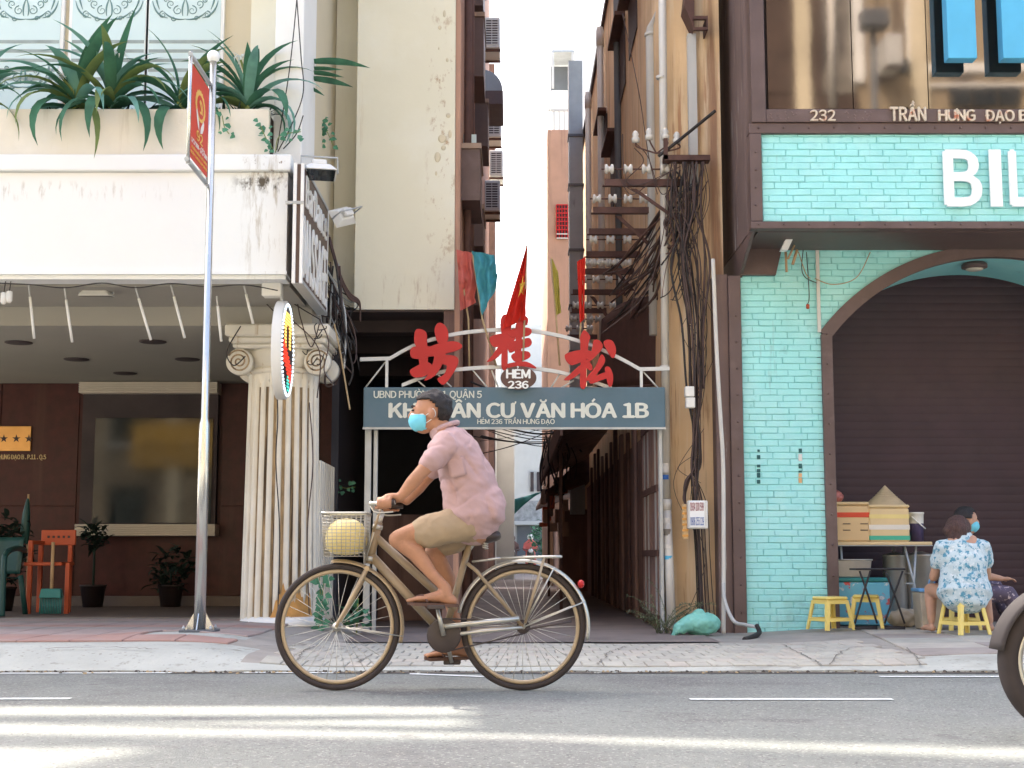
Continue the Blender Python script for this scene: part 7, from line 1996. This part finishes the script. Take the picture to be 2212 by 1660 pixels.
# ---------------------------------------------------------------- bag and weeds at the cable foot
A = V(0, 0, 12); p0, p1_ = P(1450, 1382, 12.35), P(1556, 1330, 12.35)
b = MB(); gz_ = hgt(1.6, 12.35)
b.ball(((p0.x+p1_.x)/2+.05, 12.38, gz_+.10), (.17,.13,.105), 22, 14); b.loft([((p0.x+p1_.x)/2, 12.34, gz_+.12), (p0.x+.05, 12.3, gz_+.06), (p0.x+.02, 12.28, gz_+.015)], [(.06,.08),(.06,.05),(.05,.02)], n=14); b.ball(((p0.x+p1_.x)/2+.03, 12.36, gz_+.20), (.05,.05,.03))
solid_union(b, 'rubbish_bag', m_bag, .011, 1, lambda q: .016*noise.noise(q*17) + .006*noise.noise(q*45), label='tied teal plastic rubbish bag at the foot of the cables', cat='bag')
p = P(1430, 1375, 12.55); r = random.Random(9)
t = thing('fern_weed', 'dusty feathery weed growing beside the downpipe foot', 'plant', p)
m_weed = cloth('dusty_weed', (.17, .20, .12), .25, .3)
for k in range(20):
    az = r.choice((r.uniform(2.4, 3.8), r.uniform(-.6, .8), r.uniform(0, 6.28))); L_ = r.uniform(.25, .55); e_ = R(r.uniform(50, 88)); pts = []
    q = p + Vector((r.uniform(-.06, .14), r.uniform(-.04, .06), 0)); q.z = .03
    for i in range(8): pts.append(q.copy()); q = q + Vector((math.cos(az)*math.cos(e_), .5*math.sin(az)*math.cos(e_), math.sin(e_)))*L_/7; e_ -= r.uniform(.05, .28)
    b = MB(); b.tube(pts, [.004-.0004*i for i in range(8)], 5)
    for i in range(2, 8):
        for s_ in range(7): leaf_strip(b, pts[i].lerp(pts[i-1], s_/7), az+r.uniform(-1.6, 1.6), r.uniform(.02, .055), .010, R(r.uniform(-30, 50)), R(50), seg=2)
    b.build('frond', m_weed, t)

# ---------------------------------------------------------------- motorbike entering at the street side
MY = 5.62
mc = Vector((P(2138, 1430, MY).x + .315, MY, .286))
mo = thing('motorbike', 'dark motorbike with grey mudguard on the near lane', 'motorbike', (mc.x+.6, MY, 0))
def mring(c, Rr, r, m_, name, par=None): 
    b = MB(); ring(b, c, Rr, r, 64, 12); return b.build(name, m_, par or mo)
for c in (mc, mc+Vector((1.22,0,0))):
    w = mring(c, .245, .04, m_tyre, 'wheel'); mring(c, .205, .018, m_silver, 'rim', w)
    b = MB()
    for k in range(36):
        a = 2*math.pi*k/36; s_ = -1 if k % 2 else 1
        b.tube([c+Vector((.04*math.cos(a+.4*s_), .035*s_, .04*math.sin(a+.4*s_))), c+Vector((.20*math.cos(a), 0, .20*math.sin(a)))], .002, 4)
    b.build('spokes', m_silver, w, kind='stuff'); b = MB(); b.lathe([(.02,-.07),(.055,-.05),(.06,0),(.055,.05),(.02,.07)], c, 20, axis='Y'); b.build('hub', m_gear, w)
b = MB(); b.grid(lambda u, v: mc + Vector(((.315-.03*(2*v-1)**2)*math.cos(R(10+160*u)), .065*(2*v-1), (.315-.03*(2*v-1)**2)*math.sin(R(10+160*u)))), 30, 8); b.build('front_mudguard', mat('matt_dark_plastic', (.05, .042, .04), .8, .2, 6), mo, solid=.006)
mtop = mc+Vector((.26,0,.72))
for s_ in (-1, 1): tb('fork_leg', [mc+Vector((0,.085*s_,0)), mtop+Vector((-.02,.085*s_,-.05))], .022, m_silver, 12, mo)
b = MB(); b.loft([mtop+Vector((-.05,0,-.02)), mtop+Vector((.05,0,-.25)), mc+Vector((.42,0,.16)), mc+Vector((.62,0,.06)), mc+Vector((.75,0,.10))], [(.11,.09),(.17,.06),(.15,.07),(.10,.09),(.10,.10)]); b.build('leg_shield', m_darkpipe, mo)
b = MB(); b.loft([mc+Vector((.62,0,.36)), mc+Vector((.85,0,.40)), mc+Vector((1.2,0,.46)), mc+Vector((1.5,0,.50))], [(.08,.10),(.12,.10),(.12,.09),(.06,.05)]); b.build('tail_body', m_darkpipe, mo)
b = MB(); b.loft([mc+Vector((.60,0,.47)), mc+Vector((.9,0,.50)), mc+Vector((1.35,0,.56))], [(.09,.035),(.13,.045),(.12,.04)]); b.build('seat', m_saddle, mo)
b = MB(); b.lathe([(.0,-.05),(.09,-.04),(.10,.0),(.09,.04),(0,.05)], mc+Vector((.66,-.05,-.02)), 20, axis='Y', close=False); b.build('engine', m_gear, mo)
for s_ in (-1, 1): tb('handlebar', [mtop, mtop+Vector((.0,.12*s_,.08)), mtop+Vector((.06,.34*s_,.09))], .013, m_gear, 8, mo)
b = MB(); b.ball(mtop+Vector((-.10,0,.02)), (.06,.09,.08)); b.build('headlamp', m_porc, mo)
tb('exhaust', [mc+Vector((.62,-.12,-.12)), mc+Vector((.9,-.14,-.10)), mc+Vector((1.45,-.15,.04))], .035, m_silver, 10, mo)
tb('swing_arm', [mc+Vector((.75,-.07,.02)), mc+Vector((1.22,-.07,0))], .02, m_gear, 8, mo)
tb('stand', [mc+Vector((.70,-.06,-.06)), mc+Vector((.74,-.20,-.280))], .011, m_gear, 8, mo)

# ---------------------------------------------------------------- people and parked motorbikes deep in the alley
def far_rider(label, px, py, Y, shirt, helmet, blab):
    p = P(px, py, Y); x = p.x
    t = thing('person', label, 'person', (x, Y, .55))
    b = MB(); b.ball((x, Y, 1.36), (.09,.1,.12)); b.loft([(x,Y,1.2),(x,Y,1.0),(x,Y,.72)], [(.21,.12),(.20,.13),(.19,.15)], side=(1,0,0)); b.loft([(x,Y,1.3),(x,Y,1.18)], [.06,.07])
    for s_ in (-1, 1):
        b.loft([(x+.2*s_,Y,1.17),(x+.26*s_,Y-.1,.95),(x+.22*s_,Y-.35,.93)], [.06,.05,.04]); b.loft([(x+.1*s_,Y,.72),(x+.15*s_,Y-.35,.62),(x+.16*s_,Y-.3,.2)], [.09,.07,.05])
    solid_union(b, 'body', shirt, .03, 2, None, t)
    b = MB(); b.ball((x, Y, 1.42), (.125,.14,.11)); b.build('helmet', helmet, t)
    m_ = thing('parked_motorbike', blab, 'motorbike', (x, Y, .03))
    for dy in (-.55, .6):
        q = MB(); q.tube([(x, Y+dy+.23*math.cos(a), .30+.23*math.sin(a)) for a in [2*math.pi*i/20 for i in range(20)]], .045, 8, closed=True); q.build('wheel', m_tyre, m_)
    q = MB(); q.loft([(x,Y-.45,.85),(x,Y-.35,.5),(x,Y,.45),(x,Y+.6,.65)], [(.14,.1),(.16,.08),(.12,.14),(.09,.08)], side=(1,0,0)); q.build('body', m_gear, m_)
    q = MB(); q.tube([(x-.32,Y-.4,.98),(x,Y-.45,.92),(x+.32,Y-.4,.98)], .02, 6); q.build('handlebar', m_gear, m_)
    q = MB(); q.ball((x, Y-.53, .9), (.09,.05,.08)); q.build('headlamp', m_porc, m_)
far_rider('small figure in dark red with white helmet far down the alley', 1146, 1180, 54, m_flagpink, m_whitepla, 'motorbike under the white helmeted rider far down the alley')
far_rider('small brown clad figure far down the alley', 1107, 1185, 57, m_rust, m_hairbrown, 'motorbike under the brown clad rider far down the alley')
